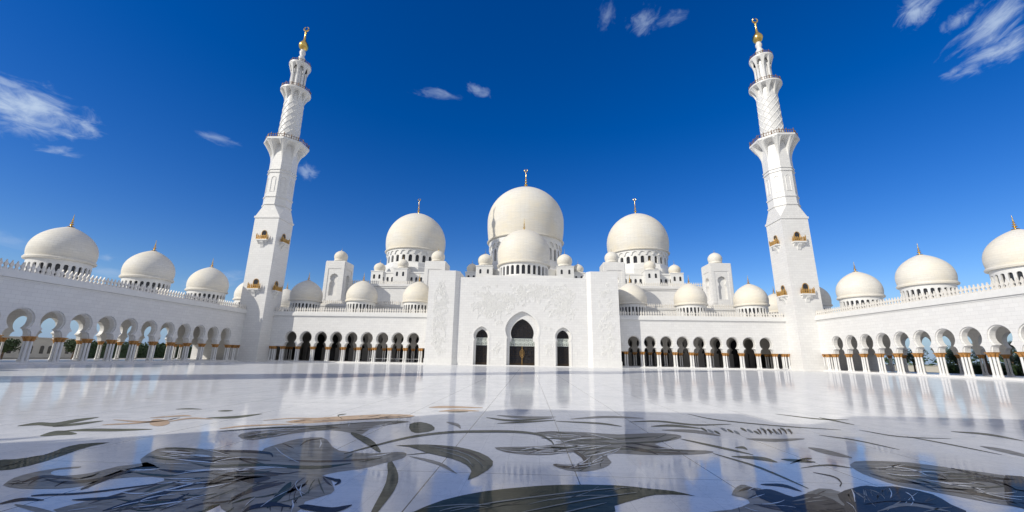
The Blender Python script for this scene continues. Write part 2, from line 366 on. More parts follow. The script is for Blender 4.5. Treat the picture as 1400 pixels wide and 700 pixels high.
def dome_profile(R, rb, zb, h, n=22, point=.05):
    """from base ring radius rb at z=-zb through R at 0 to the apex at +h"""
    P = []; a0 = math.acos(min(1, rb/R))
    for k in range(7):
        a = -a0*(1-k/7); P.append((R*math.cos(a), zb*math.sin(a)/max(1e-6, math.sin(a0)) if a0 > 0 else 0))
    for k in range(n):
        t = k/(n-1)*PI/2; c, s = math.cos(t), math.sin(t)
        r = R*c; z = h*(s*(1-point)+point*(1-c)**2.2)
        P.append((max(r, .03), z))
    return P
def drum_wall(mb, R, z0, z1, n, wf, zs, zh, th, seg=6, ph=0, open_bottom=False):
    """ring wall with n round-headed openings"""
    bay = 2*PI/n; hw = wf*bay/2; r = hw*R
    for b in range(n):
        c = ph+b*bay
        A = [c-bay/2, c-hw] + [c-hw*math.cos(PI*k/seg) for k in range(1, seg)] + [c+hw, c+bay/2]
        T = [None, zh] + [zh+r*math.sin(PI*k/seg) for k in range(1, seg)] + [zh, None]
        def p(a, rr, z): return (rr*math.cos(a), rr*math.sin(a), z)
        for i in range(len(A)-1):
            a, a2 = A[i], A[i+1]
            if T[i] is None or T[i+1] is None:
                mb.add([p(a, R, z0), p(a2, R, z0), p(a2, R, z1), p(a, R, z1)], [(0, 1, 2, 3)])
            else:
                if not open_bottom:
                    mb.add([p(a, R, z0), p(a2, R, z0), p(a2, R, zs), p(a, R, zs)], [(0, 1, 2, 3)])
                    mb.add([p(a, R, zs), p(a2, R, zs), p(a2, R-th, zs), p(a, R-th, zs)], [(0, 1, 2, 3)])
                mb.add([p(a, R, T[i]), p(a2, R, T[i+1]), p(a2, R, z1), p(a, R, z1)], [(0, 1, 2, 3)])
                mb.add([p(a, R, T[i]), p(a2, R, T[i+1]), p(a2, R-th, T[i+1]), p(a, R-th, T[i])], [(0, 1, 2, 3)])
        for a in (c-hw, c+hw):
            mb.add([p(a, R, zs), p(a, R, zh), p(a, R-th, zh), p(a, R-th, zs)], [(0, 1, 2, 3)])
    return mb
def finial_mb(h, r, crescent=False):
    m = MB()
    pr = [(r*1.6, 0), (r*1.1, h*.03), (r*.45, h*.06), (r*.4, h*.10)]
    for zc, rr in ((.19, 1.0), (.34, .8), (.47, .62), (.58, .45)):
        for k in range(7):
            t = PI*k/6; pr.append((max(r*.22, r*rr*math.sin(t)), h*zc-h*.055*rr/1*math.cos(t)))
    pr += [(r*.22, h*.64), (r*.12, h*.8 if crescent else h*.88), (r*.03, h*.86 if crescent else h)]
    m.lathe(pr, 12)
    if crescent:
        q = h*.07; P = [(q*math.cos(a), 0, h*.93+q*math.sin(a)) for a in [PI/2+.25+(2*PI-.5)*k/18 for k in range(19)]]
        m.tube(P, [q*(.10+.3*math.sin(PI*k/18)) for k in range(19)], 6)
    return m
def make_dome(parent, x, y, z, R, h, zb=1.6, rbf=.93, drum_h=4.2, nwin=24, fin_h=2.4, fin_r=.35, crescent=False, seg=56, scallop=False, wf=.62, lip=.16, label=None, point=.05):
    """dome (> drum, drum_windows, finial) with its widest circle at height z"""
    d = MB(); rb = R*rbf
    d.lathe(dome_profile(R, rb, zb, h, point=point), seg, caps=False)
    d.lathe([(rb*.96, -zb-.55), (rb+lip*1.6, -zb-.50), (rb+lip*2.0, -zb-.22), (rb+lip*1.2, -zb-.12), (rb+lip*1.1, -zb+.02), (rb-.02, -zb+.06)], seg, caps=False)
    o = part('dome', d, M_dome, parent, (x, y, z), True)
    if label: o['label'] = label
    z1 = -zb-.5; z0 = z1-drum_h; Rd = rb*.955; dm = MB(); w = 2*PI*Rd/nwin*wf
    zh = z1-.18*drum_h-w/2-(.22*drum_h if scallop else 0)
    drum_wall(dm, Rd, z0, z1, nwin, wf, z0+.14*drum_h, zh, .045*R+.1)
    dm.lathe([(Rd+lip*1.3, z0-.02), (Rd+lip*1.3, z0+.05*drum_h), (Rd, z0+.07*drum_h)], seg, caps=False)
    if scallop:
        drum_wall(dm, Rd*1.035, z1-.34*drum_h, z1, nwin, .8, z1-.34*drum_h, z1-.30*drum_h, .035*R, open_bottom=True)
    part('drum', dm, M_trim, o, (x, y, z))
    g = MB(); g.lathe([(Rd-.045*R-.08, z0), (Rd-.045*R-.08, z1)], nwin*2); part('glazing', g, M_dark, o, (x, y, z))
    part('finial', finial_mb(fin_h, fin_r, crescent), M_gold, o, (x, y, z+h-.05), True)
    return o

# ------------------------------------------------------------------ ground and courtyard floor
g = MB(); g.add([(-3000, -3000, -.12), (3000, -3000, -.12), (3000, 3000, -.12), (-3000, 3000, -.12)], [(0, 1, 2, 3)])
structure('ground', g.mesh('ground', M_ground))
g = MB(); g.box(-73.3, 73.3, -6, 109.6, -.11, 0); structure('courtyard_floor', g.mesh('courtyard_floor', M_floor))
# floor mosaic: stone, level, outline (or the two edges of a tapering strip) in centimetres on the courtyard floor
INLAY = [
 ('petal',0,[-445,584,-466,595,-463,613,-457,628,-449,644,-445,666,-442,690,-436,714,-434,734,-448,748,-470,752,-504,747,-530,733,-525,706,-514,683,-517,677,-525,682,-536,703,-548,731,-558,759,-564,785,-557,802,-553,817,-574,837,-602,863,-629,908,-649,952,-645,970,-625,974,-591,971,-548,964,-501,960,-457,956,-427,949,-410,948,-414,963,-424,987,-423,1014,-419,1045,-417,1075,-409,1101,-388,1122,-361,1127,-333,1099,-306,1059,-279,1018,-249,985,-207,970,-166,965,-137,975,-115,986,-99,984,-90,974,-84,953,-85,928,-98,904,-113,882,-123,861,-135,843,-153,829,-171,816,-183,800,-188,786,-182,784,-171,778,-154,754,-138,727,-129,711,-127,695,-137,677,-148,657,-138,631,-137,611,-178,603,-223,603,-247,619,-261,634,-266,626,-266,613,-258,606,-271,599,-358,589]),
 ('petal',0,[-660,686,-677,705,-691,725,-696,740,-697,752,-696,765,-693,776,-686,786,-677,793,-667,799,-658,801,-653,797,-652,791,-662,785,-673,778,-674,769,-668,760,-656,750,-641,744,-627,743,-614,747,-603,755,-596,767,-595,787,-594,807,-583,821,-571,832,-572,841,-569,843,-538,826,-510,806,-510,795,-519,785,-530,771,-539,754,-536,730,-532,708,-534,694,-542,684,-556,678,-573,676,-593,673,-615,673,-638,677]),
 ('olive',1,[-108,1062,-92,1068,-69,1071,-32,1067,8,1055,42,1031,71,1000,94,963,108,924,110,890,104,856,89,812,75,786,74,806,74,842,68,866,58,889,41,914,17,939,-14,962,-48,986,-77,1016,-103,1041,-127,1048,-141,1049,-129,1055]),
 ('leaf',0,[20,617,3,620,22,631,34,654,53,682,77,705,106,726,142,745,179,759,207,769,237,776,284,782,331,783,361,778,385,770,405,766,423,761,440,748,451,737,448,738,435,742,413,742,388,738,369,727,350,712,330,697,310,680,307,657,276,637,146,624]),
 ('leaf',0,[-856,823,-853,832,-837,837,-827,854,-823,876,-836,905,-853,935,-862,960,-862,981,-839,998,-814,1004,-813,987,-815,963,-810,942,-801,919,-788,892,-775,862,-761,827,-754,796,-755,769,-769,759,-813,786]),
 ('petal',0,[100,1058,115,1066,142,1071,177,1077,213,1088,248,1111,272,1140,264,1178,241,1216,204,1243,181,1264,212,1285,263,1299,306,1303,349,1299,395,1285,441,1276,494,1294,546,1314,588,1312,616,1299,622,1279,614,1254,598,1232,574,1207,536,1180,508,1151,514,1119,536,1094,575,1088,612,1087,625,1077,620,1064,591,1048,549,1034,498,1026,445,1022,399,1029,363,1027,357,988,358,945,347,918,332,896,312,877,291,865,273,865,257,872,243,886,233,902,232,914,239,920,256,912,275,907,292,923,303,952,299,996,285,1033,262,1021,235,998,207,991,178,991,151,1000,127,1014,108,1036]),
 ('olive',0,[-197,1368,-192,1404,-174,1417,-150,1399,-125,1364,-105,1318,-96,1275,-106,1242,-124,1223,-139,1222,-156,1242,-179,1300]),
 ('petal',0,[-582,1118,-594,1150,-587,1183,-552,1212,-506,1242,-465,1280,-424,1320,-387,1357,-348,1390,-299,1419,-254,1436,-222,1431,-209,1411,-231,1381,-260,1344,-277,1303,-285,1261,-279,1213,-275,1180,-288,1182,-313,1197,-350,1220,-393,1233,-430,1208,-462,1166,-486,1109,-509,1069,-547,1084]),
 ('peach',0,[-594,1353,-590,1387,-564,1430,-524,1468,-473,1506,-420,1543,-365,1571,-306,1584,-258,1579,-229,1549,-237,1507,-315,1460,-406,1413,-466,1367,-513,1336,-562,1335]),
 ('peach',0,[-978,1281,-1004,1313,-1022,1342,-1021,1353,-1009,1352,-985,1340,-956,1321,-931,1300,-910,1277,-896,1251,-892,1232,-903,1227,-923,1234,-950,1253]),
 ('petal',0,[513,749,527,773,546,798,557,808,564,808,567,801,570,792,577,792,581,789,577,774,573,758,579,750,589,745,602,740,614,734,619,725,619,714,617,699,612,683,619,674,605,666,522,657,441,651,430,658,444,668,459,674,480,680,503,695,523,712,528,727,525,739,517,743]),
 ('navy',1,[563,772,576,782,589,786,596,784,600,776,604,759,610,747,623,754,638,764,653,766,664,759,667,741,663,718,658,691,643,669,599,660,557,662,553,682,559,709,555,723,551,735,555,754]),
 ('navy',0,[752,810,771,821,785,826,792,823,798,819,813,823,829,826,838,823,845,815,855,803,860,785,853,761,841,735,836,707,812,684,724,671,644,669,644,689,669,719,680,745,694,769,722,792]),
 ('petal',0,[888,997,905,1012,930,1021,975,1024,1021,1019,1050,999,1072,975,1098,954,1118,935,1130,918,1137,902,1150,899,1136,878,1047,797,969,733,941,728,925,742,906,761,888,784,866,808,847,832,841,853,841,872,840,888,841,907,849,935,860,964,873,983]),
 ('navy',1,[1129,926,1154,920,1136,878,1047,796,969,733,939,726,934,743,966,777,1017,824,1076,881]),
 ('petal',0,[685,800,704,799,709,782,695,752,675,719,664,691,651,670,623,662,600,665,606,687,619,714,618,731,622,748,651,776]),
 ('pale',0,[950,956,983,982,1007,992,1011,984,1010,968,1021,957,1026,942,1014,918,987,887,938,839,895,804,883,808,880,827,874,840,879,862,909,907]),
 ('pale',0,[925,995,962,1009,989,1009,986,991,966,964,930,929,895,902,874,894,862,899,864,914,876,937,897,967]),
 ('olive',1,[[-309,1185,-278,1140,-250,1104,-227,1073,-207,1047,-191,1026,-177,1007,-164,989,-151,975],[-317,1210,-294,1191,-270,1168,-246,1142,-224,1113,-203,1082,-185,1050,-169,1020,-153,988]]),
 ('olive',1,[[-104,890,-95,862,-86,838,-79,818,-74,801,-70,787,-67,777,-63,763,-58,741,-52,711,-46,677,-40,644,-34,614],[-98,900,-87,878,-76,855,-65,830,-55,805,-48,783,-42,762,-38,741,-34,717,-31,688,-29,658,-27,630,-26,606]]),
 ('olive',1,[[-221,949,-213,968,-206,988,-197,1009,-187,1031,-176,1058,-163,1087,-148,1117,-132,1144,-113,1167,-94,1188,-72,1206,-50,1221,-26,1233,-1,1241,25,1246,50,1251,75,1256,100,1259,123,1260,144,1259,163,1255,180,1250,194,1242,207,1230,217,1214,226,1194,232,1174,237,1156,241,1143,242,1131,243,1119,244,1107],[-224,955,-218,976,-211,998,-203,1022,-194,1047,-183,1075,-171,1107,-156,1139,-140,1169,-122,1195,-102,1218,-80,1239,-57,1256,-33,1269,-7,1278,20,1284,46,1289,71,1294,97,1297,121,1298,144,1296,163,1291,180,1284,195,1274,209,1260,220,1240,229,1217,235,1193,240,1173,244,1156,245,1140,246,1126,246,1112]]),
 ('vein',2,[[72,635,86,644,100,654,115,665,136,677,166,692,203,710,241,727,275,742,300,752,319,759,337,764,355,771],[72,636,86,647,99,657,115,669,135,682,165,697,203,715,242,733,276,747,301,757,320,763,337,767,356,772]]),
 ('vein',2,[[170,638,194,652,219,668,245,684,270,699,293,711,314,722,336,733,359,744],[170,639,193,655,219,672,245,689,270,704,293,717,315,727,336,736,359,746]]),
 ('vein',2,[[221,637,240,648,259,661,280,675,301,691],[221,638,240,652,259,666,280,679,301,692]]),
 ('vein',2,[[-60,1050,-19,1028,18,1004,47,971,69,935,84,902,95,870],[-61,1052,-20,1035,17,1013,47,979,69,942,84,906,95,871]]),
 ('vein',2,[[-25,1010,-5,991,14,973,31,956,45,938,55,920,62,903,69,885,75,868],[-25,1012,-6,996,13,980,30,964,45,946,56,927,63,907,69,887,75,869]]),
 ('navy',2,[[-54,1063,-27,1042,0,1024,25,1007,46,989,61,970,73,951,83,932,93,915],[-55,1065,-28,1052,-2,1038,23,1023,44,1006,60,985,73,962,83,939,93,917]]),
 ('olive',0,[[-1266,1174,-1256,1178,-1249,1185,-1241,1191,-1231,1195,-1215,1193,-1196,1186,-1178,1182,-1167,1184,-1166,1197,-1173,1217,-1182,1240,-1190,1263,-1196,1284,-1203,1305,-1210,1328,-1220,1355],[-1274,1180,-1282,1198,-1288,1215,-1291,1231,-1289,1242,-1279,1245,-1263,1242,-1247,1240,-1238,1243,-1237,1256,-1242,1275,-1248,1296,-1250,1314,-1248,1329,-1244,1342,-1238,1354,-1229,1363]]),
 ('olive',0,[[-1164,1176,-1152,1181,-1142,1188,-1135,1197,-1129,1209,-1127,1225,-1127,1243,-1130,1265,-1135,1289],[-1172,1182,-1175,1200,-1176,1216,-1175,1231,-1172,1246,-1168,1260,-1162,1274,-1154,1287,-1143,1297]]),
 ('olive',0,[[-1047,1051,-1035,1052,-1029,1057,-1024,1063,-1019,1069,-1011,1072,-1003,1075,-995,1079,-993,1088],[-1059,1061,-1074,1083,-1085,1102,-1091,1118,-1089,1127,-1077,1128,-1057,1122,-1032,1112,-1005,1099]]),
 ('olive',0,[[-1069,1119,-1052,1120,-1037,1122,-1022,1125,-1006,1127,-988,1129,-970,1131,-951,1133,-934,1137,-917,1144,-900,1153,-885,1163,-870,1176],[-1075,1124,-1071,1136,-1065,1147,-1057,1156,-1046,1164,-1031,1168,-1013,1171,-993,1172,-971,1174,-949,1176,-926,1179,-902,1181,-875,1181]]),
 ('peach',1,[[-1128,1314,-1088,1302,-1049,1290,-1014,1282,-988,1281,-973,1288,-966,1303,-962,1321,-959,1340],[-1134,1320,-1102,1316,-1067,1309,-1035,1304,-1010,1304,-994,1310,-984,1322,-976,1336,-965,1347]]),
 ('peach',1,[[-1067,1223,-1050,1228,-1034,1234,-1019,1241,-1005,1251,-992,1266,-980,1283,-968,1303,-957,1325],[-1073,1228,-1062,1240,-1051,1249,-1038,1259,-1025,1271,-1011,1285,-996,1300,-981,1316,-963,1331]]),
 ('peach',1,[[-1057,1366,-1038,1378,-1019,1393,-1003,1407,-989,1417,-979,1422,-972,1422,-967,1421,-963,1424],[-1061,1371,-1050,1392,-1037,1412,-1024,1430,-1011,1442,-999,1446,-989,1443,-979,1436,-968,1429]]),
 ('peach',1,[[-939,1299,-935,1316,-933,1336,-930,1355,-922,1369,-908,1374,-889,1374,-870,1372,-852,1373],[-943,1303,-946,1328,-949,1353,-949,1376,-942,1392,-927,1397,-905,1393,-880,1386,-856,1379]]),
 ('peach',1,[[-699,1206,-689,1216,-681,1228,-672,1241,-657,1254,-635,1267,-607,1281,-576,1296,-547,1313],[-703,1211,-699,1228,-694,1245,-687,1261,-673,1276,-649,1288,-619,1300,-585,1310,-551,1319]]),
 ('navy',1,[[-1003,1297,-992,1299,-981,1300,-971,1304,-965,1312,-964,1326,-966,1345,-970,1366,-974,1388],[-1006,1300,-999,1306,-991,1311,-983,1317,-977,1325,-975,1339,-976,1356,-977,1374,-977,1392]]),
 ('olive',0,[[-886,1392,-860,1388,-835,1387,-814,1390,-797,1400,-786,1418,-779,1443,-776,1474,-774,1509],[-892,1399,-880,1414,-865,1426,-849,1437,-834,1449,-821,1466,-809,1485,-796,1503,-779,1517]]),
 ('olive',0,[[-1157,1580,-1144,1579,-1132,1581,-1121,1583,-1110,1585,-1099,1587,-1087,1589,-1076,1591,-1067,1596],[-1163,1587,-1160,1597,-1154,1606,-1147,1613,-1137,1617,-1124,1617,-1108,1614,-1091,1610,-1073,1603]]),
 ('olive',0,[[-972,1555,-954,1550,-941,1551,-932,1559,-929,1573],[-981,1566,-978,1581,-969,1589,-956,1590,-937,1585]]),
 ('peach',1,[[-677,1369,-661,1382,-645,1397,-629,1411,-610,1422,-588,1427,-563,1428,-539,1430,-517,1436,-498,1449,-481,1467,-464,1486,-447,1507],[-680,1374,-667,1391,-653,1409,-638,1426,-620,1439,-598,1445,-574,1447,-549,1448,-526,1454,-506,1465,-488,1480,-469,1497,-450,1513]]),
 ('olive',1,[[-449,1442,-464,1465,-481,1489,-494,1510,-496,1512,-497,1522,-494,1533,-489,1544,-486,1558],[-447,1437,-460,1454,-475,1473,-490,1495,-506,1528,-508,1545,-503,1554,-496,1559,-489,1564]]),
 ('olive',1,[[-670,1169,-650,1182,-630,1197,-608,1213,-584,1227,-555,1239,-523,1250,-490,1261,-459,1277,-430,1298,-402,1323,-373,1350,-344,1380],[-674,1173,-657,1192,-639,1211,-620,1229,-597,1246,-568,1260,-536,1271,-502,1283,-470,1297,-439,1317,-409,1339,-379,1363,-347,1387]]),
 ('navy',1,[[-497,1397,-469,1402,-440,1406,-413,1413,-386,1424,-362,1441,-339,1463,-316,1488,-292,1514],[-499,1401,-473,1410,-446,1419,-419,1428,-393,1440,-368,1456,-344,1477,-319,1498,-293,1519]]),
 ('peach',0,[[-238,1802,-220,1795,-205,1793,-188,1794,-165,1797,-133,1801,-95,1807,-54,1815,-14,1829],[-242,1817,-230,1838,-219,1854,-204,1867,-181,1874,-146,1874,-104,1869,-59,1859,-16,1845]]),
 ('peach',0,[[-171,1682,-154,1683,-137,1689,-120,1696,-102,1703,-82,1706,-60,1708,-38,1711,-17,1719],[-174,1695,-161,1718,-147,1740,-132,1756,-113,1766,-92,1767,-68,1760,-43,1748,-18,1733]]),
 ('olive',0,[[-134,1669,-113,1665,-93,1668,-75,1677,-57,1693],[-135,1676,-118,1692,-99,1702,-79,1705,-58,1701]]),
 ('navy',1,[[-556,641,-553,642,-551,642,-547,644,-541,645,-531,648,-518,650,-504,654,-489,661,-473,672,-455,687,-436,704,-416,722],[-560,644,-558,646,-557,647,-554,649,-549,652,-539,654,-526,656,-512,660,-496,667,-480,678,-461,693,-441,709,-420,725]]),
 ('navy',1,[[-516,674,-520,689,-524,704,-528,720,-531,735,-534,749,-536,762,-536,775,-535,785,-531,793,-525,798,-518,803,-512,809],[-519,677,-526,694,-533,712,-540,730,-546,747,-550,763,-552,777,-553,789,-551,800,-545,806,-536,809,-526,811,-515,813]]),
 ('navy',1,[[-480,631,-469,631,-458,632,-448,634,-440,636,-433,639,-428,643,-424,647,-420,652],[-483,633,-476,637,-468,641,-459,644,-451,647,-444,649,-437,652,-431,654,-423,655]]),
 ('navy',1,[[-395,595,-391,601,-387,607,-383,614,-379,621,-376,627,-373,632,-370,637,-368,645,-369,654,-371,664,-372,675,-372,687,-370,699,-365,712,-359,725,-355,740],[-398,597,-398,607,-398,617,-397,627,-396,636,-394,644,-392,650,-391,657,-389,664,-390,673,-391,683,-392,694,-390,705,-385,715,-377,725,-368,735,-359,744]]),
 ('navy',1,[[-356,607,-349,611,-342,616,-336,621,-332,628,-331,638,-333,649,-337,661,-340,674],[-357,609,-354,616,-349,623,-345,630,-342,638,-341,646,-341,656,-342,666,-342,676]]),
 ('navy',1,[[-500,795,-483,788,-467,782,-452,778,-438,776,-425,779,-413,785,-401,793,-390,802],[-503,798,-492,798,-480,796,-467,795,-453,794,-439,796,-425,800,-409,803,-392,805]]),
 ('leaf',1,[[-434,822,-411,825,-388,830,-365,833,-342,835,-320,834,-297,831,-276,828,-258,826,-244,826,-232,827,-222,829,-212,833,-201,840,-191,850,-182,861,-172,873],[-438,827,-418,835,-398,843,-377,850,-355,854,-333,855,-310,853,-289,851,-271,849,-256,849,-244,849,-233,850,-222,852,-210,857,-198,864,-187,871,-174,878]]),
 ('navy',1,[[-356,911,-362,920,-369,930,-379,942,-390,951,-402,956,-416,960,-430,962,-445,963,-460,962,-476,960,-492,958,-506,954],[-356,908,-362,915,-367,922,-371,926,-377,930,-388,933,-400,936,-415,938,-430,941,-446,942,-464,944,-482,945,-501,948]]),
 ('brown',1,[[-349,716,-348,729,-349,744,-349,759,-348,774,-345,787,-341,799,-336,812,-332,827],[-353,720,-357,738,-361,757,-364,775,-364,792,-360,805,-354,816,-346,825,-337,833]]),
 ('brown',1,[[-261,657,-256,666,-253,677,-250,688,-246,698,-241,708,-236,718,-231,728,-228,740],[-264,660,-265,676,-265,691,-264,706,-261,719,-256,728,-249,735,-240,741,-231,745]]),
 ('brown',1,[[-193,664,-192,672,-191,681,-191,691,-190,700,-190,708,-189,717,-188,726,-188,736],[-195,666,-197,679,-199,691,-201,703,-201,713,-199,722,-197,729,-194,735,-190,740]]),
 ('brown',1,[[-333,762,-318,752,-304,743,-292,738,-282,735,-275,737,-270,742,-267,750,-266,760],[-338,770,-332,773,-323,773,-314,772,-306,771,-298,772,-290,772,-282,771,-271,768]]),
 ('leaf',1,[[-184,624,-184,635,-186,648,-188,662,-192,677,-196,692,-202,707,-208,723,-217,741],[-188,628,-195,646,-202,665,-208,683,-213,699,-217,713,-220,725,-222,736,-222,746]]),
 ('brown',1,[[-313,701,-311,713,-310,726,-308,738,-304,750,-296,759,-286,766,-276,773,-265,781],[-315,704,-316,719,-317,734,-317,749,-313,762,-305,770,-294,776,-281,780,-267,784]]),
 ('navy',1,[[-182,780,-173,773,-165,767,-157,762,-151,757,-146,755,-143,755,-142,754,-145,760,-144,759,-143,752,-142,744,-141,736],[-184,784,-177,781,-169,778,-162,775,-157,772,-153,771,-150,771,-147,770,-140,759,-137,750,-137,744,-138,738,-139,734]]),
 ('navy',1,[[-145,634,-140,630,-137,628,-133,626,-127,624,-118,621,-107,618,-96,616,-87,617,-82,621,-78,628,-75,637,-73,646],[-147,637,-146,640,-144,642,-142,644,-137,644,-128,642,-117,639,-106,637,-97,636,-91,638,-86,642,-80,646,-74,650]]),
 ('navy',1,[[-207,604,-206,607,-205,612,-204,616,-202,620,-198,624,-193,628,-186,631,-180,633,-173,634,-166,632,-159,631,-152,630],[-209,606,-211,613,-213,621,-215,628,-213,634,-210,640,-204,644,-197,648,-189,649,-181,647,-172,643,-162,639,-153,634]]),
 ('brown',1,[[-459,854,-449,859,-439,866,-429,872,-416,877,-399,878,-380,878,-360,878,-341,878],[-462,857,-455,867,-448,877,-439,885,-426,890,-409,892,-388,889,-365,886,-343,882]]),
 ('brown',1,[[-409,800,-393,798,-377,798,-362,797,-344,796,-324,795,-302,793,-280,792,-258,791],[-411,803,-398,806,-385,808,-371,809,-353,809,-332,807,-308,804,-284,799,-260,794]]),
 ('brown',1,[[-305,882,-283,880,-262,878,-241,877,-220,880,-198,887,-176,896,-153,908,-130,921],[-307,886,-288,889,-269,890,-249,891,-228,895,-205,901,-181,909,-157,917,-131,924]]),
 ('brown',1,[[-358,1017,-360,1030,-364,1044,-367,1057,-368,1069,-366,1079,-361,1088,-355,1096,-350,1106],[-360,1020,-366,1037,-372,1054,-376,1071,-378,1085,-375,1095,-369,1102,-360,1107,-352,1111]]),
 ('pale',1,[[-368,748,-365,755,-364,763,-362,772,-359,780,-354,789,-349,797,-343,807,-337,817],[-370,751,-372,762,-372,773,-372,783,-370,793,-364,801,-357,809,-349,815,-340,821]]),
 ('pale',1,[[-282,662,-282,674,-283,687,-284,700,-283,711,-280,721,-276,728,-272,736,-269,745],[-285,665,-288,679,-290,694,-292,709,-292,722,-289,731,-284,738,-278,743,-271,748]]),
 ('pale',1,[[-181,681,-177,689,-175,697,-172,706,-169,715,-167,723,-165,730,-163,738,-162,747],[-183,684,-182,695,-180,706,-179,716,-176,725,-174,733,-171,740,-168,745,-164,751]]),
 ('pale',1,[[-282,971,-265,960,-249,950,-233,942,-216,937,-198,937,-179,941,-160,946,-141,952],[-284,976,-269,971,-255,964,-240,958,-223,954,-205,953,-185,955,-164,956,-143,957]]),
 ('pale',1,[[-331,626,-328,632,-325,639,-323,646,-322,655,-322,664,-324,675,-326,687,-329,699],[-333,629,-333,638,-332,646,-331,655,-331,664,-331,673,-331,683,-332,693,-332,702]]),
 ('brown',1,[[-440,617,-439,625,-439,634,-438,644,-436,655,-433,668,-430,682,-425,697,-422,714],[-442,618,-444,629,-445,639,-445,650,-444,662,-441,675,-436,688,-431,702,-424,716]]),
 ('brown',1,[[-384,594,-376,598,-368,604,-361,609,-353,616,-345,623,-336,631,-326,640,-318,649],[-386,595,-380,602,-375,609,-368,616,-361,623,-352,630,-342,637,-331,645,-319,651]]),
 ('brown',1,[[-644,699,-644,706,-645,714,-645,721,-640,726,-628,728,-611,727,-592,726,-575,727],[-649,702,-655,714,-661,725,-664,735,-659,742,-646,743,-625,740,-602,735,-579,730]]),
 ('brown',1,[[-633,721,-617,714,-601,708,-585,703,-572,702,-560,704,-550,709,-541,716,-535,726,-533,739,-534,756,-536,775,-539,795],[-638,724,-624,721,-611,717,-598,714,-586,714,-575,716,-565,722,-556,729,-549,738,-546,751,-545,766,-545,783,-543,800]]),
 ('pale',1,[[-582,721,-574,721,-567,722,-561,725,-557,728,-555,734,-554,741,-555,749,-557,759],[-587,726,-587,732,-585,738,-582,743,-579,748,-576,753,-573,757,-569,761,-563,764]]),
 ('brown',1,[[-585,901,-582,907,-580,915,-579,922,-576,928,-571,930,-566,930,-560,930,-555,932],[-589,905,-593,918,-595,930,-596,941,-595,948,-589,950,-580,947,-570,942,-559,936]]),
 ('brown',1,[[-548,868,-533,869,-519,870,-505,872,-492,876,-480,880,-469,885,-458,891,-447,898],[-550,871,-539,875,-527,879,-514,883,-502,887,-489,891,-476,895,-463,898,-450,901]]),
 ('leaf',1,[[-229,592,-228,597,-228,602,-228,607,-228,612,-229,615,-230,618,-231,621,-232,624],[-230,593,-231,599,-231,605,-232,611,-232,616,-233,619,-233,622,-233,623,-233,625]]),
 ('leaf',0,[[-264,588,-263,594,-262,601,-261,608,-261,614,-260,619,-260,623,-260,627,-260,633],[-266,590,-268,599,-269,608,-270,617,-270,624,-269,629,-268,632,-265,634,-262,635]]),
 ('brown',1,[[233,907,239,900,245,894,251,889,258,886,267,884,278,884,288,886,297,894,305,917,308,945,309,968,308,989,305,1006,301,1021,296,1033,290,1046],[234,915,241,915,247,914,254,913,261,913,270,915,281,916,291,920,297,925,298,926,299,934,299,950,299,967,298,982,295,998,291,1016,288,1036]]),
 ('olive',1,[[143,1045,165,1047,186,1051,208,1054,230,1058,251,1062,271,1067,293,1072,319,1074,351,1074,387,1072,424,1070,458,1069,490,1069,520,1070,550,1071,580,1073],[143,1049,164,1055,186,1062,208,1068,231,1073,252,1080,273,1086,295,1092,322,1095,355,1094,391,1092,428,1088,462,1085,494,1083,524,1081,553,1080,582,1077]]),
 ('olive',1,[[216,1189,246,1184,276,1180,305,1177,333,1177,359,1179,384,1184,409,1191,435,1200,462,1210,490,1224,519,1238,549,1254],[217,1194,247,1195,277,1195,307,1195,336,1197,362,1201,388,1207,413,1213,439,1221,466,1230,494,1240,522,1250,551,1259]]),
 ('olive',1,[[253,1145,280,1138,306,1130,333,1125,363,1125,401,1131,445,1143,488,1157,524,1173,549,1189,567,1208,582,1228,599,1250],[253,1149,281,1147,307,1143,335,1140,366,1142,405,1150,449,1162,494,1176,530,1191,554,1206,570,1222,584,1239,600,1255]]),
 ('navy',1,[[415,1111,426,1098,438,1088,448,1077,457,1067,464,1056,469,1045,474,1034,479,1024],[416,1115,429,1110,442,1104,454,1097,463,1087,470,1074,474,1059,477,1043,480,1028]]),
 ('navy',1,[[446,1150,461,1135,475,1122,489,1110,501,1098,512,1087,522,1078,532,1069,542,1061],[448,1155,464,1146,479,1137,494,1126,507,1115,518,1104,527,1091,535,1078,543,1065]]),
 ('brown',1,[[402,1092,419,1078,434,1064,451,1053,468,1045,488,1042,509,1042,531,1044,554,1047],[403,1096,421,1089,439,1080,456,1071,474,1064,494,1060,514,1057,535,1055,555,1051]]),
 ('olive',0,[[30,1545,54,1519,77,1495,99,1477,125,1471,156,1481,191,1504,229,1533,267,1564],[30,1554,52,1546,75,1533,97,1522,123,1518,155,1526,191,1542,229,1560,267,1573]]),
 ('olive',0,[[79,1420,103,1424,127,1431,151,1439,175,1450,200,1464,225,1481,251,1500,277,1522],[79,1427,102,1445,126,1461,150,1475,175,1489,200,1501,226,1513,252,1523,278,1531]]),
 ('olive',0,[[276,1497,314,1484,352,1474,389,1465,418,1456,440,1446,455,1435,468,1426,483,1420],[276,1505,316,1506,356,1505,394,1502,425,1494,447,1481,461,1465,473,1447,485,1427]]),
 ('petal',0,[[-91,1425,-77,1400,-64,1380,-52,1364,-43,1350,-38,1339,-34,1330,-29,1318,-23,1308],[-92,1434,-82,1432,-70,1426,-59,1417,-48,1402,-39,1381,-32,1357,-28,1335,-23,1313]]),
 ('petal',0,[[65,1606,94,1581,121,1561,148,1546,175,1540,201,1545,227,1559,254,1579,282,1603],[64,1618,92,1620,120,1615,147,1609,174,1607,201,1609,229,1613,256,1617,283,1614]]),
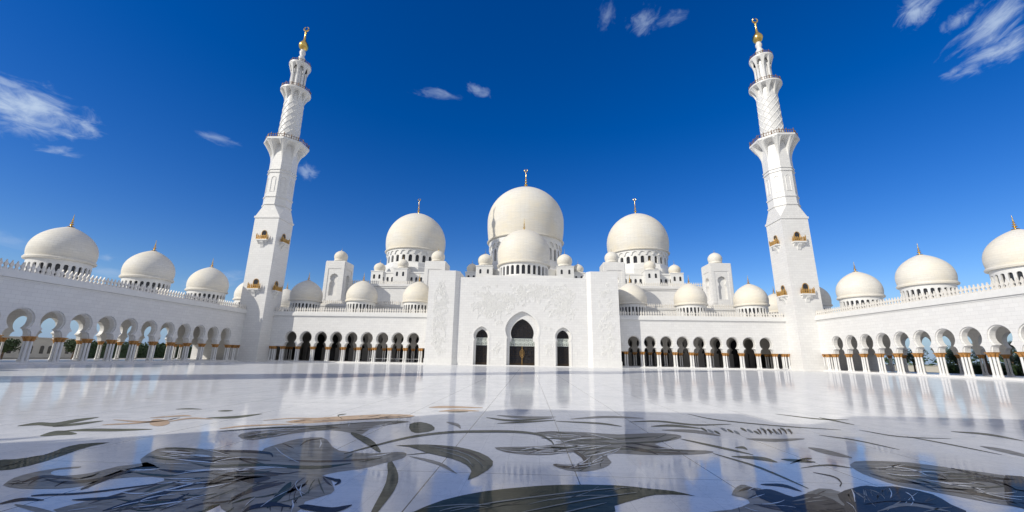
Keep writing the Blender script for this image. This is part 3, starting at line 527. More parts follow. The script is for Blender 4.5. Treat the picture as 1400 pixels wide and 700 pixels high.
 ('olive',0,[[530,1519,556,1524,582,1532,609,1538,635,1537,660,1524,684,1503,709,1483,736,1473,768,1477,803,1490,841,1506,879,1523],[532,1527,560,1543,589,1560,618,1573,647,1576,674,1565,699,1543,724,1522,750,1509,781,1509,814,1516,849,1525,883,1531]]),
 ('olive',0,[[580,1433,597,1432,615,1436,633,1439,652,1439,672,1434,693,1426,714,1417,736,1413],[583,1442,605,1460,627,1475,649,1487,670,1489,690,1481,708,1465,724,1444,739,1422]]),
 ('olive',0,[[645,1028,657,1018,670,1011,683,1005,694,999,702,994,708,989,713,985,721,983],[647,1033,666,1037,685,1039,701,1038,714,1034,721,1026,724,1015,724,1002,724,988]]),
 ('olive',0,[[746,1012,750,1004,754,998,760,994,767,991,775,989,785,989,796,990,807,993],[749,1017,759,1020,769,1021,777,1020,785,1019,793,1015,800,1011,806,1005,811,998]]),
 ('olive',0,[[742,973,754,982,768,992,781,1002,793,1010,801,1016,808,1019,815,1022,823,1028],[744,977,760,992,776,1007,791,1020,804,1030,813,1035,819,1036,822,1034,826,1032]]),
 ('olive',0,[[701,1128,704,1124,709,1122,713,1121,716,1119,717,1116,718,1112,718,1108,720,1106],[704,1133,712,1140,720,1146,727,1149,731,1148,732,1142,730,1132,727,1122,723,1110]]),
 ('navy',0,[[745,906,750,897,756,890,760,882,762,874,761,865,757,855,753,846,749,838,745,832,740,827,734,820,729,812],[747,909,754,903,761,897,767,891,769,883,768,874,765,863,759,852,754,842,747,832,740,824,734,817,728,811]]),
 ('navy',0,[[593,812,601,808,609,807,618,805,625,802,630,797,634,790,637,783,642,778],[595,815,606,819,618,821,628,822,636,820,641,813,643,803,644,792,644,781]]),
 ('olive',0,[[1325,1752,1321,1726,1319,1704,1317,1683,1317,1661,1318,1638,1319,1615,1321,1592,1325,1573],[1331,1760,1337,1748,1341,1735,1343,1718,1344,1698,1342,1672,1339,1642,1335,1611,1330,1580]]),
 ('olive',0,[[1313,1355,1315,1322,1318,1293,1321,1265,1324,1236,1326,1206,1328,1177,1331,1149,1334,1123],[1317,1360,1325,1333,1331,1307,1336,1280,1339,1251,1340,1220,1340,1188,1339,1156,1337,1126]]),
 ('olive',0,[[1051,1344,1063,1324,1076,1307,1089,1289,1099,1267,1106,1240,1111,1210,1115,1180,1121,1154],[1054,1348,1071,1334,1087,1321,1101,1305,1111,1283,1118,1254,1121,1222,1123,1188,1124,1157]]),
 ('olive',0,[[1256,1460,1260,1426,1263,1394,1270,1366,1285,1346,1311,1337,1345,1334,1383,1335,1419,1335],[1260,1466,1269,1437,1275,1408,1283,1381,1298,1362,1324,1351,1356,1347,1391,1344,1424,1339]]),
 ('olive',0,[[1207,1838,1226,1795,1246,1754,1266,1720,1289,1697,1314,1689,1342,1691,1372,1698,1403,1706],[1212,1847,1239,1815,1263,1780,1286,1749,1309,1727,1333,1717,1359,1715,1385,1716,1409,1713]]),
 ('olive',0,[[824,1775,833,1730,840,1689,851,1650,870,1615,900,1583,936,1554,976,1528,1016,1506,1058,1488,1103,1475,1148,1463,1192,1451],[828,1783,840,1746,849,1709,861,1673,881,1640,912,1609,949,1579,989,1551,1029,1527,1069,1507,1113,1490,1156,1474,1196,1457]]),
 ('navy',1,[[855,907,856,892,858,877,860,865,866,855,876,848,888,844,901,840,915,838],[857,910,863,899,866,887,871,876,877,867,886,859,896,853,907,847,917,840]]),
 ('navy',1,[[1071,973,1068,956,1067,939,1066,925,1068,914,1072,906,1078,902,1085,899,1093,896],[1074,976,1077,964,1079,951,1080,938,1083,927,1086,919,1090,913,1093,906,1096,899]]),
 ('navy',1,[[892,827,906,821,921,816,934,811,944,805,949,796,951,786,952,777,954,768],[894,829,911,826,928,824,943,820,953,813,958,804,959,793,957,781,957,770]]),
 ('navy',2,[[698,721,712,726,728,732,743,738,759,742,773,741,787,738,801,734,816,732],[699,722,717,732,734,741,752,749,769,753,783,752,796,747,807,740,817,733]]),
 ('petal',1,[[695,690,711,698,729,707,747,716,763,720,775,719,786,712,796,705,807,700],[696,692,716,705,737,719,758,730,776,736,789,733,797,724,803,713,809,702]]),
 ('brown',1,[[524,705,533,700,541,696,550,693,558,689,565,684,573,678,580,673,587,669],[526,707,536,706,546,705,556,702,564,699,572,693,578,686,584,679,589,671]]),
 ('brown',1,[[534,768,540,771,547,775,553,779,558,780,561,778,563,775,566,770,569,767],[535,771,543,779,551,786,559,793,566,795,569,792,571,786,571,778,571,770]]),
 ('olive',0,[[737,1428,733,1414,730,1403,729,1394,728,1386,727,1378,727,1371,728,1364,729,1360],[740,1436,743,1436,745,1434,746,1429,745,1422,744,1411,741,1398,737,1383,733,1367]]),
 ('vein',0,[[747,1402,743,1389,740,1378,739,1370,738,1362,737,1354,737,1347,737,1341,739,1337],[750,1409,753,1409,755,1407,756,1403,755,1396,753,1386,751,1373,747,1359,742,1343]]),
 ('olive',0,[[756,1376,752,1364,750,1354,748,1346,747,1338,746,1331,746,1324,747,1318,748,1314],[760,1384,763,1384,764,1382,765,1378,764,1371,763,1361,760,1349,756,1336,752,1321]]),
 ('vein',0,[[803,1437,799,1423,796,1413,794,1403,792,1395,791,1387,791,1380,791,1373,793,1369],[808,1445,810,1445,812,1443,812,1439,812,1431,810,1420,806,1407,802,1392,796,1376]]),
 ('olive',0,[[812,1411,808,1398,805,1387,802,1378,801,1370,800,1363,799,1355,800,1349,801,1345],[816,1419,819,1419,821,1417,821,1412,820,1405,818,1395,815,1382,810,1368,805,1352]]),
 ('vein',0,[[820,1385,816,1373,813,1363,811,1354,809,1347,808,1339,808,1332,808,1326,809,1322],[825,1393,827,1393,829,1391,829,1387,828,1380,826,1370,823,1358,818,1344,813,1329]]),
 ('olive',0,[[871,1447,865,1433,862,1422,859,1413,857,1404,856,1396,855,1388,855,1382,856,1378],[875,1455,878,1455,880,1453,880,1448,879,1441,876,1430,872,1416,867,1401,861,1385]]),
 ('vein',0,[[878,1420,873,1407,869,1396,867,1387,865,1379,863,1371,863,1364,862,1358,864,1354],[883,1428,885,1428,887,1426,887,1421,886,1414,883,1404,879,1391,874,1377,868,1360]]),
 ('olive',0,[[885,1394,880,1382,877,1372,874,1363,872,1355,871,1348,870,1340,870,1334,871,1330],[890,1402,892,1402,894,1400,894,1396,893,1389,890,1379,886,1366,881,1353,875,1337]]),
 ('vein',0,[[938,1456,933,1442,929,1431,926,1422,923,1413,921,1405,920,1397,920,1391,921,1386],[944,1465,947,1465,948,1462,948,1458,946,1450,943,1439,938,1426,933,1411,926,1394]]),
 ('olive',0,[[945,1429,939,1416,935,1405,932,1396,929,1388,928,1380,926,1373,926,1366,927,1362],[950,1437,952,1437,954,1435,954,1431,952,1423,949,1413,944,1400,939,1385,932,1369]]),
 ('vein',0,[[950,1403,945,1390,941,1380,938,1372,935,1364,934,1356,932,1349,932,1343,933,1339],[955,1411,958,1411,960,1409,960,1405,958,1398,955,1388,950,1375,944,1361,937,1345]]),
 ('olive',0,[[1007,1466,1001,1452,996,1441,992,1431,990,1423,987,1414,986,1406,985,1400,986,1395],[1013,1474,1016,1475,1017,1472,1017,1468,1015,1460,1011,1449,1005,1435,999,1420,991,1403]]),
 ('vein',0,[[1012,1439,1005,1425,1001,1414,997,1405,995,1397,992,1389,991,1381,990,1375,991,1371],[1017,1447,1020,1447,1021,1445,1021,1440,1019,1433,1015,1422,1010,1409,1004,1394,996,1378]]),
 ('brown',1,[[917,1433,910,1419,906,1408,902,1399,898,1389,893,1376,887,1362,881,1346,876,1333],[921,1439,922,1437,922,1433,920,1425,915,1413,908,1396,899,1376,889,1356,879,1336]]),
 ('brown',1,[[934,1436,928,1422,923,1411,919,1401,915,1391,910,1379,903,1364,897,1348,892,1335],[938,1442,939,1439,939,1435,937,1428,933,1415,925,1398,915,1378,905,1358,895,1338]]),
 ('brown',1,[[952,1438,945,1424,940,1413,936,1404,932,1394,926,1381,920,1366,913,1351,908,1337],[956,1444,957,1442,957,1438,955,1430,950,1418,942,1400,932,1381,922,1361,911,1340]]),
 ('brown',1,[[969,1441,962,1426,957,1415,953,1406,949,1396,943,1383,936,1368,930,1353,925,1339],[973,1446,974,1444,974,1440,972,1433,967,1420,959,1403,949,1383,938,1363,927,1342]]),
 ('brown',1,[[987,1443,980,1429,974,1418,970,1408,966,1398,960,1386,953,1371,946,1355,941,1341],[991,1449,992,1447,992,1443,990,1435,984,1422,976,1405,966,1385,955,1365,944,1345]]),
 ('brown',1,[[1004,1446,997,1431,992,1420,987,1411,983,1401,977,1388,970,1373,963,1357,957,1344],[1009,1451,1010,1449,1009,1445,1007,1438,1002,1425,993,1407,983,1388,971,1367,960,1347]]),
 ('brown',1,[[1022,1448,1014,1434,1009,1423,1004,1413,1000,1403,994,1390,986,1375,979,1359,973,1346],[1026,1454,1027,1452,1027,1448,1025,1440,1019,1427,1010,1410,999,1390,988,1369,976,1349]]),
 ('brown',1,[[-566,962,-588,967,-608,968,-625,966,-640,962],[-565,960,-581,958,-598,957,-617,957,-638,960]]),
 ('brown',1,[[-405,894,-417,899,-428,901,-437,901,-444,898,-450,893,-452,885,-453,876,-451,865],[-403,892,-411,890,-418,888,-425,885,-431,881,-437,877,-442,873,-446,868,-450,863]]),
 ('olive',1,[[-212,691,-213,687,-215,683,-218,679,-220,676,-224,673,-227,670,-232,668,-236,666],[-211,690,-211,684,-212,678,-213,674,-216,670,-220,667,-224,666,-229,665,-235,665]]),
 ('olive',1,[[-520,899,-542,904,-562,906,-578,905,-591,900,-600,891,-607,880],[-519,898,-533,893,-548,891,-562,887,-577,884,-590,881,-605,879]]),
 ('pale',1,[[-275,886,-288,902,-301,919,-315,935,-331,951,-346,965,-362,977,-378,987,-393,995],[-275,884,-286,898,-298,911,-311,925,-325,938,-340,952,-357,966,-374,979,-392,993]]),
 ('brown',1,[[-421,851,-437,860,-453,867,-467,872,-481,875,-492,876,-503,875,-511,872,-517,866],[-420,849,-432,853,-445,856,-457,859,-470,862,-482,863,-494,864,-505,864,-516,865]]),
 ('pale',1,[[-120,915,-115,918,-110,924,-107,931,-104,941,-103,953,-102,967],[-121,916,-119,928,-117,938,-114,948,-111,956,-107,963,-103,969]]),
 ('brown',1,[[-197,662,-196,654,-193,646,-189,637,-184,629,-179,621,-173,614],[-197,661,-193,652,-190,644,-186,636,-182,629,-178,622,-173,614]]),
 ('brown',1,[[-329,654,-336,653,-343,651,-350,649,-356,648,-363,646,-369,644,-375,641,-381,639],[-328,653,-333,649,-338,646,-344,644,-351,642,-357,640,-364,639,-372,638,-380,638]]),
 ('brown',1,[[-357,991,-372,1007,-387,1020,-402,1032,-415,1042],[-356,989,-368,999,-382,1010,-397,1024,-414,1040]]),
 ('brown',1,[[-253,672,-254,665,-256,659,-259,653,-263,649,-268,645,-274,642,-281,640,-288,639],[-253,671,-252,662,-252,654,-254,648,-258,643,-263,639,-270,637,-279,637,-288,638]]),
 ('brown',1,[[-462,927,-481,936,-497,944,-512,949,-526,951],[-461,925,-473,925,-487,929,-504,937,-524,949]]),
 ('olive',1,[[-376,628,-379,621,-379,613,-376,604,-371,593],[-375,628,-375,618,-375,610,-373,601,-370,593]]),
 ('pale',1,[[-267,620,-269,617,-271,614,-274,611,-277,609,-281,607,-285,605,-290,604,-295,603],[-266,619,-266,614,-266,609,-268,605,-272,603,-276,601,-281,600,-287,601,-294,602]]),
 ('brown',1,[[-207,708,-203,695,-200,683,-199,672,-199,661,-201,651,-204,641,-209,633,-214,626],[-206,708,-200,692,-195,677,-193,664,-193,653,-195,643,-199,635,-206,629,-213,625]]),
 ('pale',1,[[-427,710,-432,706,-437,700,-440,694,-443,688,-444,680,-445,673,-444,664,-443,656],[-426,709,-428,701,-430,693,-432,686,-434,679,-436,673,-438,666,-439,660,-442,655]]),
 ('brown',1,[[-245,753,-249,748,-252,744,-257,741,-263,738,-269,736,-275,734,-282,734,-290,734],[-245,752,-246,745,-249,739,-253,735,-258,731,-265,730,-272,729,-280,731,-289,733]]),
 ('leaf',1,[[-234,670,-237,668,-240,665,-242,661,-244,658,-245,654,-246,649,-247,644,-247,639],[-233,669,-234,664,-235,659,-237,655,-238,651,-240,647,-242,644,-244,641,-246,638]]),
 ('pale',1,[[-325,660,-328,655,-329,649,-330,642,-329,635,-328,628,-325,620,-321,613,-317,605],[-324,659,-325,652,-326,646,-326,639,-325,632,-324,625,-322,618,-319,611,-316,604]]),
 ('brown',1,[[-281,641,-289,637,-294,631,-295,622,-293,612],[-281,640,-284,632,-287,624,-290,617,-292,611]]),
 ('brown',1,[[-333,636,-334,632,-335,630,-337,627,-340,625,-343,624,-346,622,-351,622,-355,622],[-332,635,-332,631,-332,627,-334,624,-336,622,-340,620,-344,620,-349,620,-355,621]]),
 ('olive',1,[[-212,739,-209,729,-207,719,-206,710,-207,702,-208,694,-211,687,-214,681,-218,675],[-211,738,-207,726,-203,715,-202,705,-202,696,-204,689,-207,682,-212,678,-218,674]]),
 ('leaf',1,[[-295,809,-300,805,-306,800,-313,796,-320,793,-327,790,-335,788,-343,786,-352,785],[-294,808,-297,800,-302,793,-307,788,-314,785,-322,782,-330,781,-340,782,-351,783]]),
 ('pale',1,[[-350,727,-356,725,-362,723,-368,721,-375,719,-381,717,-387,715,-394,714,-400,712],[-349,726,-353,722,-358,718,-364,715,-370,713,-376,712,-383,711,-391,710,-399,711]]),
 ('brown',1,[[-169,636,-168,631,-165,626,-162,620,-158,613],[-168,636,-164,629,-162,624,-159,618,-158,613]]),
 ('brown',1,[[-261,678,-260,668,-258,658,-255,646,-250,635],[-260,677,-257,665,-254,654,-252,644,-250,634]]),
 ('brown',1,[[-296,782,-305,777,-315,773,-326,771,-339,771,-353,772,-368,775,-383,780,-400,786],[-295,781,-303,774,-311,768,-322,765,-334,764,-348,766,-364,770,-381,777,-399,785]]),
 ('olive',1,[[-188,773,-179,756,-170,741,-161,727,-152,713,-143,701,-135,689],[-188,773,-178,758,-169,744,-160,730,-151,716,-143,703,-135,690]]),
 ('olive',1,[[-205,910,-200,915,-198,924,-199,938,-203,955],[-206,912,-206,925,-205,936,-205,947,-204,956]]),
 ('olive',1,[[-226,656,-226,652,-226,648,-225,644,-224,639,-223,634,-221,630,-220,625,-218,620],[-225,656,-224,650,-223,646,-222,641,-221,636,-220,632,-219,627,-218,623,-217,619]]),
 ('olive',1,[[-171,724,-169,712,-167,701,-167,691,-168,681,-170,672,-173,663,-177,656,-182,649],[-170,723,-167,710,-164,697,-163,685,-164,675,-166,666,-170,659,-175,653,-181,648]]),
 ('olive',1,[[-384,836,-395,834,-405,833,-417,833,-429,834,-442,836,-456,839,-470,844,-484,849],[-383,834,-389,827,-397,823,-407,821,-419,821,-432,824,-448,829,-464,837,-483,847]]),
 ('leaf',1,[[-163,886,-158,890,-153,894,-148,898,-144,903,-140,909,-136,915,-132,922,-129,930],[-163,888,-159,894,-155,899,-151,905,-147,910,-143,916,-139,921,-134,926,-130,931]]),
 ('pale',1,[[-418,631,-427,631,-434,629,-440,627,-445,623,-447,618,-449,612,-448,606,-446,599],[-417,630,-422,626,-427,623,-431,619,-435,615,-438,611,-441,606,-443,602,-445,598]]),
 ('brown',1,[[-189,706,-185,695,-181,685,-175,674,-169,664,-162,655,-155,647],[-188,705,-183,694,-179,684,-174,675,-168,666,-162,657,-155,648]]),
 ('pale',1,[[-346,914,-362,931,-377,944,-390,956,-402,965],[-346,913,-357,920,-370,930,-385,945,-401,964]]),
 ('leaf',1,[[-334,644,-343,641,-352,639,-362,637,-373,636,-385,637,-397,638,-410,640,-423,642],[-333,643,-338,636,-345,631,-354,629,-364,627,-377,628,-390,631,-406,635,-423,641]]),
 ('olive',1,[[-405,723,-410,719,-414,714,-417,708,-418,701,-418,693,-416,684,-413,675,-410,665],[-404,722,-405,714,-406,706,-407,698,-408,691,-408,684,-409,677,-408,670,-409,664]]),
 ('leaf',1,[[-334,607,-337,606,-340,605,-345,604,-349,604,-354,604,-359,605,-364,606,-370,607],[-333,606,-335,604,-337,601,-341,600,-345,600,-350,600,-356,602,-362,604,-369,606]]),
 ('pale',1,[[-309,628,-314,626,-318,623,-323,621,-328,619,-333,618,-339,616,-345,616,-350,614],[-309,627,-310,622,-313,618,-317,615,-321,613,-327,612,-334,611,-341,612,-350,614]]),
 ('olive',1,[[-551,950,-571,960,-590,967,-606,970,-619,969,-628,963,-634,955],[-549,948,-565,952,-581,956,-596,958,-609,958,-621,955,-632,953]]),
 ('brown',1,[[-167,674,-166,669,-165,663,-164,657,-162,651,-160,644,-158,638,-156,632,-153,625],[-166,674,-164,666,-162,660,-160,653,-158,647,-157,641,-155,636,-153,630,-152,625]]),
 ('olive',1,[[-318,622,-324,620,-329,617,-336,616,-343,616,-351,616,-360,617,-369,619,-378,621],[-318,621,-322,617,-326,614,-332,612,-339,612,-347,612,-356,614,-366,617,-377,620]]),
 ('pale',1,[[-366,724,-374,721,-382,718,-391,716,-400,714,-409,712,-418,710,-427,709,-437,708],[-365,723,-371,718,-379,714,-386,711,-395,709,-404,707,-414,706,-425,706,-436,706]]),
 ('brown',1,[[-305,760,-311,752,-318,745,-326,739,-334,733,-343,728,-352,724,-363,721,-373,719],[-304,759,-309,749,-314,740,-321,733,-329,727,-338,723,-349,720,-360,718,-373,718]]),
 ('leaf',1,[[-517,869,-536,871,-554,873,-573,876,-592,878],[-515,867,-528,863,-545,862,-566,867,-590,876]]),
 ('olive',1,[[-356,686,-364,685,-371,684,-376,681,-381,678,-384,673,-386,668,-387,662,-386,655],[-356,685,-361,682,-367,679,-372,676,-376,672,-379,668,-382,664,-384,659,-385,654]]),
 ('pale',1,[[-241,842,-253,843,-265,845,-276,845,-287,844,-298,843,-307,841,-316,838,-325,834],[-241,840,-251,840,-262,840,-273,839,-284,838,-294,837,-304,836,-314,834,-324,832]]),
 ('brown',1,[[-240,812,-248,805,-256,798,-265,794,-277,791,-289,790,-302,791,-316,794,-330,797],[-239,811,-245,801,-252,793,-262,788,-272,785,-285,784,-298,786,-314,790,-330,796]]),
 ('olive',1,[[-258,739,-263,734,-267,728,-269,720,-269,712,-267,703,-264,693,-258,683,-253,673],[-257,738,-261,731,-264,724,-265,716,-265,707,-263,699,-261,690,-257,682,-252,673]]),
 ('pale',1,[[-499,791,-507,792,-514,792,-521,791,-528,790,-535,789,-541,787,-546,785,-551,782],[-497,790,-500,785,-504,781,-509,778,-515,776,-522,775,-530,776,-539,778,-550,780]]),
 ('brown',1,[[-353,857,-362,861,-371,864,-380,869,-390,874,-399,880,-408,886,-416,893,-425,900],[-352,856,-359,855,-366,856,-374,859,-383,864,-393,870,-403,878,-413,888,-424,899]]),
 ('pale',1,[[-270,762,-273,755,-275,747,-275,738,-273,727,-270,716,-265,705,-258,694,-251,684],[-269,761,-271,751,-272,742,-271,732,-269,723,-266,713,-262,703,-256,694,-250,684]]),
 ('pale',1,[[-446,885,-470,897,-494,908,-518,921,-543,936,-568,952,-593,969],[-445,884,-462,886,-482,891,-505,903,-531,919,-560,941,-591,967]]),
 ('brown',1,[[-325,765,-329,760,-333,755,-336,749,-338,743,-340,736,-342,730,-344,723,-345,715],[-324,764,-325,755,-326,747,-328,740,-330,734,-333,728,-336,722,-340,718,-344,714]]),
 ('brown',1,[[-323,754,-332,754,-340,752,-346,747,-349,741,-351,733,-350,723,-346,713,-342,702],[-322,753,-328,747,-333,742,-337,736,-340,729,-341,722,-342,715,-341,708,-341,701]]),
 ('olive',1,[[-289,709,-289,700,-290,692,-291,684,-292,676,-293,668,-294,661,-295,653,-297,646],[-288,708,-287,698,-287,689,-287,680,-288,672,-290,665,-291,658,-293,651,-296,645]]),
 ('brown',1,[[-183,779,-172,762,-162,749,-152,738,-143,731],[-183,780,-173,769,-164,758,-154,746,-143,732]]),
 ('brown',1,[[-213,773,-212,759,-209,744,-206,730,-201,715,-196,701,-189,687,-182,674,-175,661],[-212,772,-209,755,-206,740,-202,726,-197,712,-192,698,-187,686,-181,673,-174,661]]),
 ('brown',1,[[-339,643,-342,636,-343,627,-339,616,-334,604],[-338,642,-337,631,-337,622,-335,612,-333,604]]),
 ('olive',1,[[-292,840,-304,842,-316,846,-330,851,-344,858,-358,866,-372,876,-386,887,-401,900],[-291,838,-302,838,-313,840,-326,844,-339,850,-354,859,-369,870,-384,883,-400,898]]),
 ('leaf',1,[[-189,764,-187,754,-184,744,-181,734,-177,725,-173,715,-169,705,-164,696,-159,687],[-188,763,-185,752,-182,742,-178,732,-175,723,-171,713,-167,705,-163,696,-159,687]]),
 ('brown',1,[[-545,920,-563,926,-580,930,-596,934,-612,937,-628,939,-642,940],[-544,918,-556,918,-570,918,-585,921,-602,925,-620,931,-641,938]]),
 ('leaf',1,[[-300,680,-304,677,-309,674,-315,672,-321,670,-328,669,-335,669,-343,670,-351,670],[-299,679,-302,674,-305,669,-310,666,-316,665,-323,664,-331,664,-340,666,-350,669]]),
 ('olive',1,[[-382,632,-383,629,-384,625,-385,622,-385,618,-385,614,-384,609,-383,605,-382,600],[-381,632,-381,627,-381,623,-381,619,-381,615,-381,611,-381,607,-381,603,-381,600]]),
 ('pale',1,[[-324,929,-350,952,-374,972,-397,988,-418,999],[-323,927,-342,937,-363,952,-388,971,-416,997]]),
 ('leaf',1,[[-370,758,-383,756,-396,754,-407,751,-418,747,-428,742,-438,737],[-369,756,-379,751,-389,746,-400,742,-412,739,-424,737,-436,735]]),
 ('brown',1,[[-312,630,-317,628,-321,625,-323,621,-324,616,-324,610,-323,604],[-312,630,-314,625,-317,621,-319,616,-320,612,-321,607,-322,603]]),
 ('brown',1,[[-199,760,-196,747,-194,735,-193,723,-195,713,-197,703,-201,694,-207,686,-212,678],[-198,759,-192,743,-188,727,-186,714,-187,702,-190,693,-196,685,-203,681,-212,678]]),
 ('leaf',1,[[-432,762,-448,764,-463,765,-479,767,-495,769,-511,772,-527,774],[-431,761,-441,757,-453,754,-468,755,-485,758,-505,764,-526,773]]),
 ('white',1,[[-353,732,-362,729,-371,726,-382,725,-393,725,-406,726,-419,728],[-352,731,-359,726,-368,722,-378,720,-390,720,-403,723,-418,726]]),
 ('white',1,[[-215,755,-212,745,-207,734,-201,724,-194,714,-187,705,-178,697,-170,691,-162,686],[-214,754,-210,743,-206,734,-201,725,-194,716,-187,707,-179,700,-171,693,-162,686]]),
 ('white',1,[[-380,899,-395,901,-409,902,-420,900,-430,895,-437,887,-441,877,-443,865,-442,852],[-379,897,-392,897,-405,897,-416,894,-426,889,-433,882,-438,873,-440,862,-441,850]]),
 ('white',1,[[-411,848,-429,852,-447,855,-466,859,-485,862,-504,866,-523,870,-542,874,-561,878],[-410,847,-426,847,-442,849,-460,851,-478,854,-497,858,-517,863,-538,870,-560,877]]),
 ('white',1,[[-197,737,-190,719,-182,701,-170,684,-159,670],[-197,737,-188,718,-180,702,-170,686,-159,670]]),
 ('white',1,[[-545,926,-562,930,-577,933,-592,935,-606,935,-619,935,-631,933],[-543,924,-555,922,-568,922,-582,922,-596,924,-612,927,-629,931]]),
 ('white',1,[[-306,681,-311,674,-315,666,-319,658,-321,650,-323,642,-324,633,-325,624,-325,616],[-306,680,-310,672,-313,664,-316,656,-319,648,-321,639,-322,631,-323,623,-324,615]]),
 ('white',1,[[-400,739,-405,735,-410,730,-414,726,-419,722,-424,718,-429,714],[-399,738,-403,732,-406,727,-411,722,-416,718,-422,715,-428,713]]),
 ('white',1,[[-279,873,-300,890,-320,908,-341,928,-363,950,-384,974,-406,999],[-279,871,-298,886,-318,903,-339,923,-361,945,-383,970,-406,998]]),
 ('white',1,[[-394,750,-402,749,-410,747,-417,746,-424,745,-431,743,-438,741],[-393,748,-399,745,-405,742,-412,741,-420,740,-428,740,-437,740]]),
 ('white',1,[[-365,643,-374,639,-382,635,-387,628,-391,621,-392,613,-393,605],[-364,642,-372,637,-379,632,-384,626,-388,619,-390,611,-392,604]]),
 ('white',1,[[-371,728,-377,719,-382,710,-386,700,-390,691,-394,682,-397,672,-400,663,-402,653],[-370,727,-373,715,-377,704,-380,694,-384,685,-388,676,-392,667,-397,659,-401,652]]),
 ('white',1,[[-451,910,-476,926,-502,941,-526,952,-550,961],[-450,908,-473,922,-498,935,-523,947,-549,959]]),
 ('white',1,[[-320,813,-340,815,-358,816,-376,815,-393,813,-408,809,-423,804,-435,798,-447,791],[-319,812,-336,810,-354,809,-370,807,-387,804,-402,801,-417,798,-432,793,-446,789]]),
 ('white',1,[[-448,900,-466,901,-484,902,-503,903,-522,906,-542,909,-563,913,-584,918,-606,923],[-447,898,-462,895,-478,894,-496,894,-514,896,-535,900,-556,905,-580,913,-604,922]]),
 ('white',1,[[-463,893,-479,900,-495,906,-509,910,-522,911,-533,910,-542,907,-549,901,-554,894],[-462,891,-476,896,-491,902,-505,904,-517,906,-529,905,-538,902,-546,898,-552,892]]),
 ('white',1,[[-299,832,-311,828,-323,823,-333,818,-344,812,-354,806,-363,800,-372,793,-381,786],[-298,831,-309,824,-319,818,-330,812,-340,806,-350,801,-360,795,-370,790,-380,785]]),
 ('white',1,[[-357,667,-365,666,-373,664,-378,660,-382,655,-384,650,-384,643,-382,635,-379,627],[-356,666,-363,663,-370,661,-375,657,-378,652,-380,646,-381,640,-380,633,-379,626]]),
 ('white',1,[[-483,841,-494,840,-506,840,-517,839,-529,839,-540,838,-552,838],[-481,839,-491,837,-502,835,-513,835,-525,834,-537,835,-550,836]]),
 ('white',1,[[-506,899,-526,900,-546,900,-567,901,-588,902],[-505,898,-522,894,-540,893,-562,895,-587,901]]),
 ('white',1,[[-231,666,-228,653,-225,640,-220,628,-215,615],[-230,666,-227,652,-223,639,-219,626,-214,614]]),
 ('white',1,[[-170,661,-165,652,-160,645,-156,637,-152,630,-148,622,-145,615],[-169,661,-164,653,-158,645,-153,637,-150,629,-147,621,-144,615]]),
 ('white',1,[[-308,656,-316,650,-323,644,-331,638,-338,633,-346,627,-353,621,-361,616,-368,611],[-307,655,-313,648,-320,641,-327,634,-334,628,-342,623,-350,618,-359,614,-367,610]]),
 ('white',1,[[-403,672,-409,670,-415,669,-421,668,-429,668,-436,669,-444,669],[-402,671,-405,667,-410,664,-416,663,-424,663,-433,665,-443,668]]),
 ('white',1,[[-316,732,-324,723,-331,714,-339,706,-348,700,-359,694,-369,689,-381,685,-393,681],[-315,731,-321,720,-327,709,-334,701,-343,694,-354,688,-365,684,-378,682,-392,680]]),
 ('white',1,[[-349,801,-368,803,-385,805,-401,804,-414,800,-426,794,-435,786,-441,776,-446,765],[-348,799,-365,800,-382,801,-397,799,-410,795,-422,789,-432,782,-438,773,-444,764]]),
 ('white',1,[[-531,878,-550,884,-568,889,-585,892,-600,893],[-530,877,-546,879,-562,883,-580,887,-599,892]]),
 ('white',1,[[-199,707,-201,697,-202,687,-202,678,-202,668,-202,658,-201,649,-199,639,-198,630],[-199,706,-200,695,-200,685,-201,676,-201,666,-200,656,-199,647,-198,638,-197,629]]),
 ('white',1,[[-505,801,-513,799,-520,796,-527,794,-534,792,-541,789,-548,787],[-504,799,-507,793,-512,789,-519,786,-527,784,-536,784,-547,785]]),
 ('white',1,[[-162,933,-154,935,-146,938,-139,943,-133,950,-128,960,-124,971],[-163,935,-156,941,-149,946,-142,952,-136,959,-130,966,-125,973]]),
 ('white',1,[[-304,1004,-312,1026,-322,1051,-338,1078,-353,1103],[-305,1005,-316,1029,-326,1052,-338,1075,-353,1102]]),
 ('white',1,[[-419,609,-426,605,-432,601,-438,597,-443,593],[-418,608,-424,604,-430,599,-436,595,-442,592]]),
 ('white',1,[[-277,829,-293,833,-308,835,-321,835,-333,833,-344,828,-352,822,-358,813,-362,803],[-277,827,-291,829,-304,830,-317,829,-329,826,-339,822,-348,817,-355,809,-361,801]]),
 ('white',1,[[-383,749,-391,742,-399,735,-410,731,-421,727],[-382,748,-388,739,-396,732,-407,728,-420,726]]),
 ('white',1,[[257,1061,248,1059,240,1058,231,1058,222,1058,214,1059,205,1061,197,1064,189,1067],[257,1058,248,1054,239,1051,231,1050,222,1050,213,1052,205,1054,197,1059,189,1064]]),
 ('white',1,[[243,1044,233,1043,223,1040,214,1035,205,1027,196,1017,188,1006],[243,1042,233,1038,223,1033,214,1028,205,1021,196,1012,188,1004]]),
 ('white',1,[[411,1098,403,1081,396,1064,387,1049,378,1034,369,1022,359,1010,349,1000,339,991],[411,1097,403,1078,396,1060,387,1044,378,1030,368,1017,359,1006,349,997,339,989]]),
 ('white',1,[[326,1101,316,1102,307,1102,297,1104,288,1106,279,1109,270,1112],[325,1098,315,1096,306,1094,296,1095,287,1098,278,1103,270,1109]]),
 ('white',1,[[303,1059,289,1053,274,1048,261,1042,247,1036,233,1030,219,1024,206,1019,193,1013],[302,1056,288,1049,274,1043,260,1036,246,1031,233,1025,219,1020,206,1015,193,1010]]),
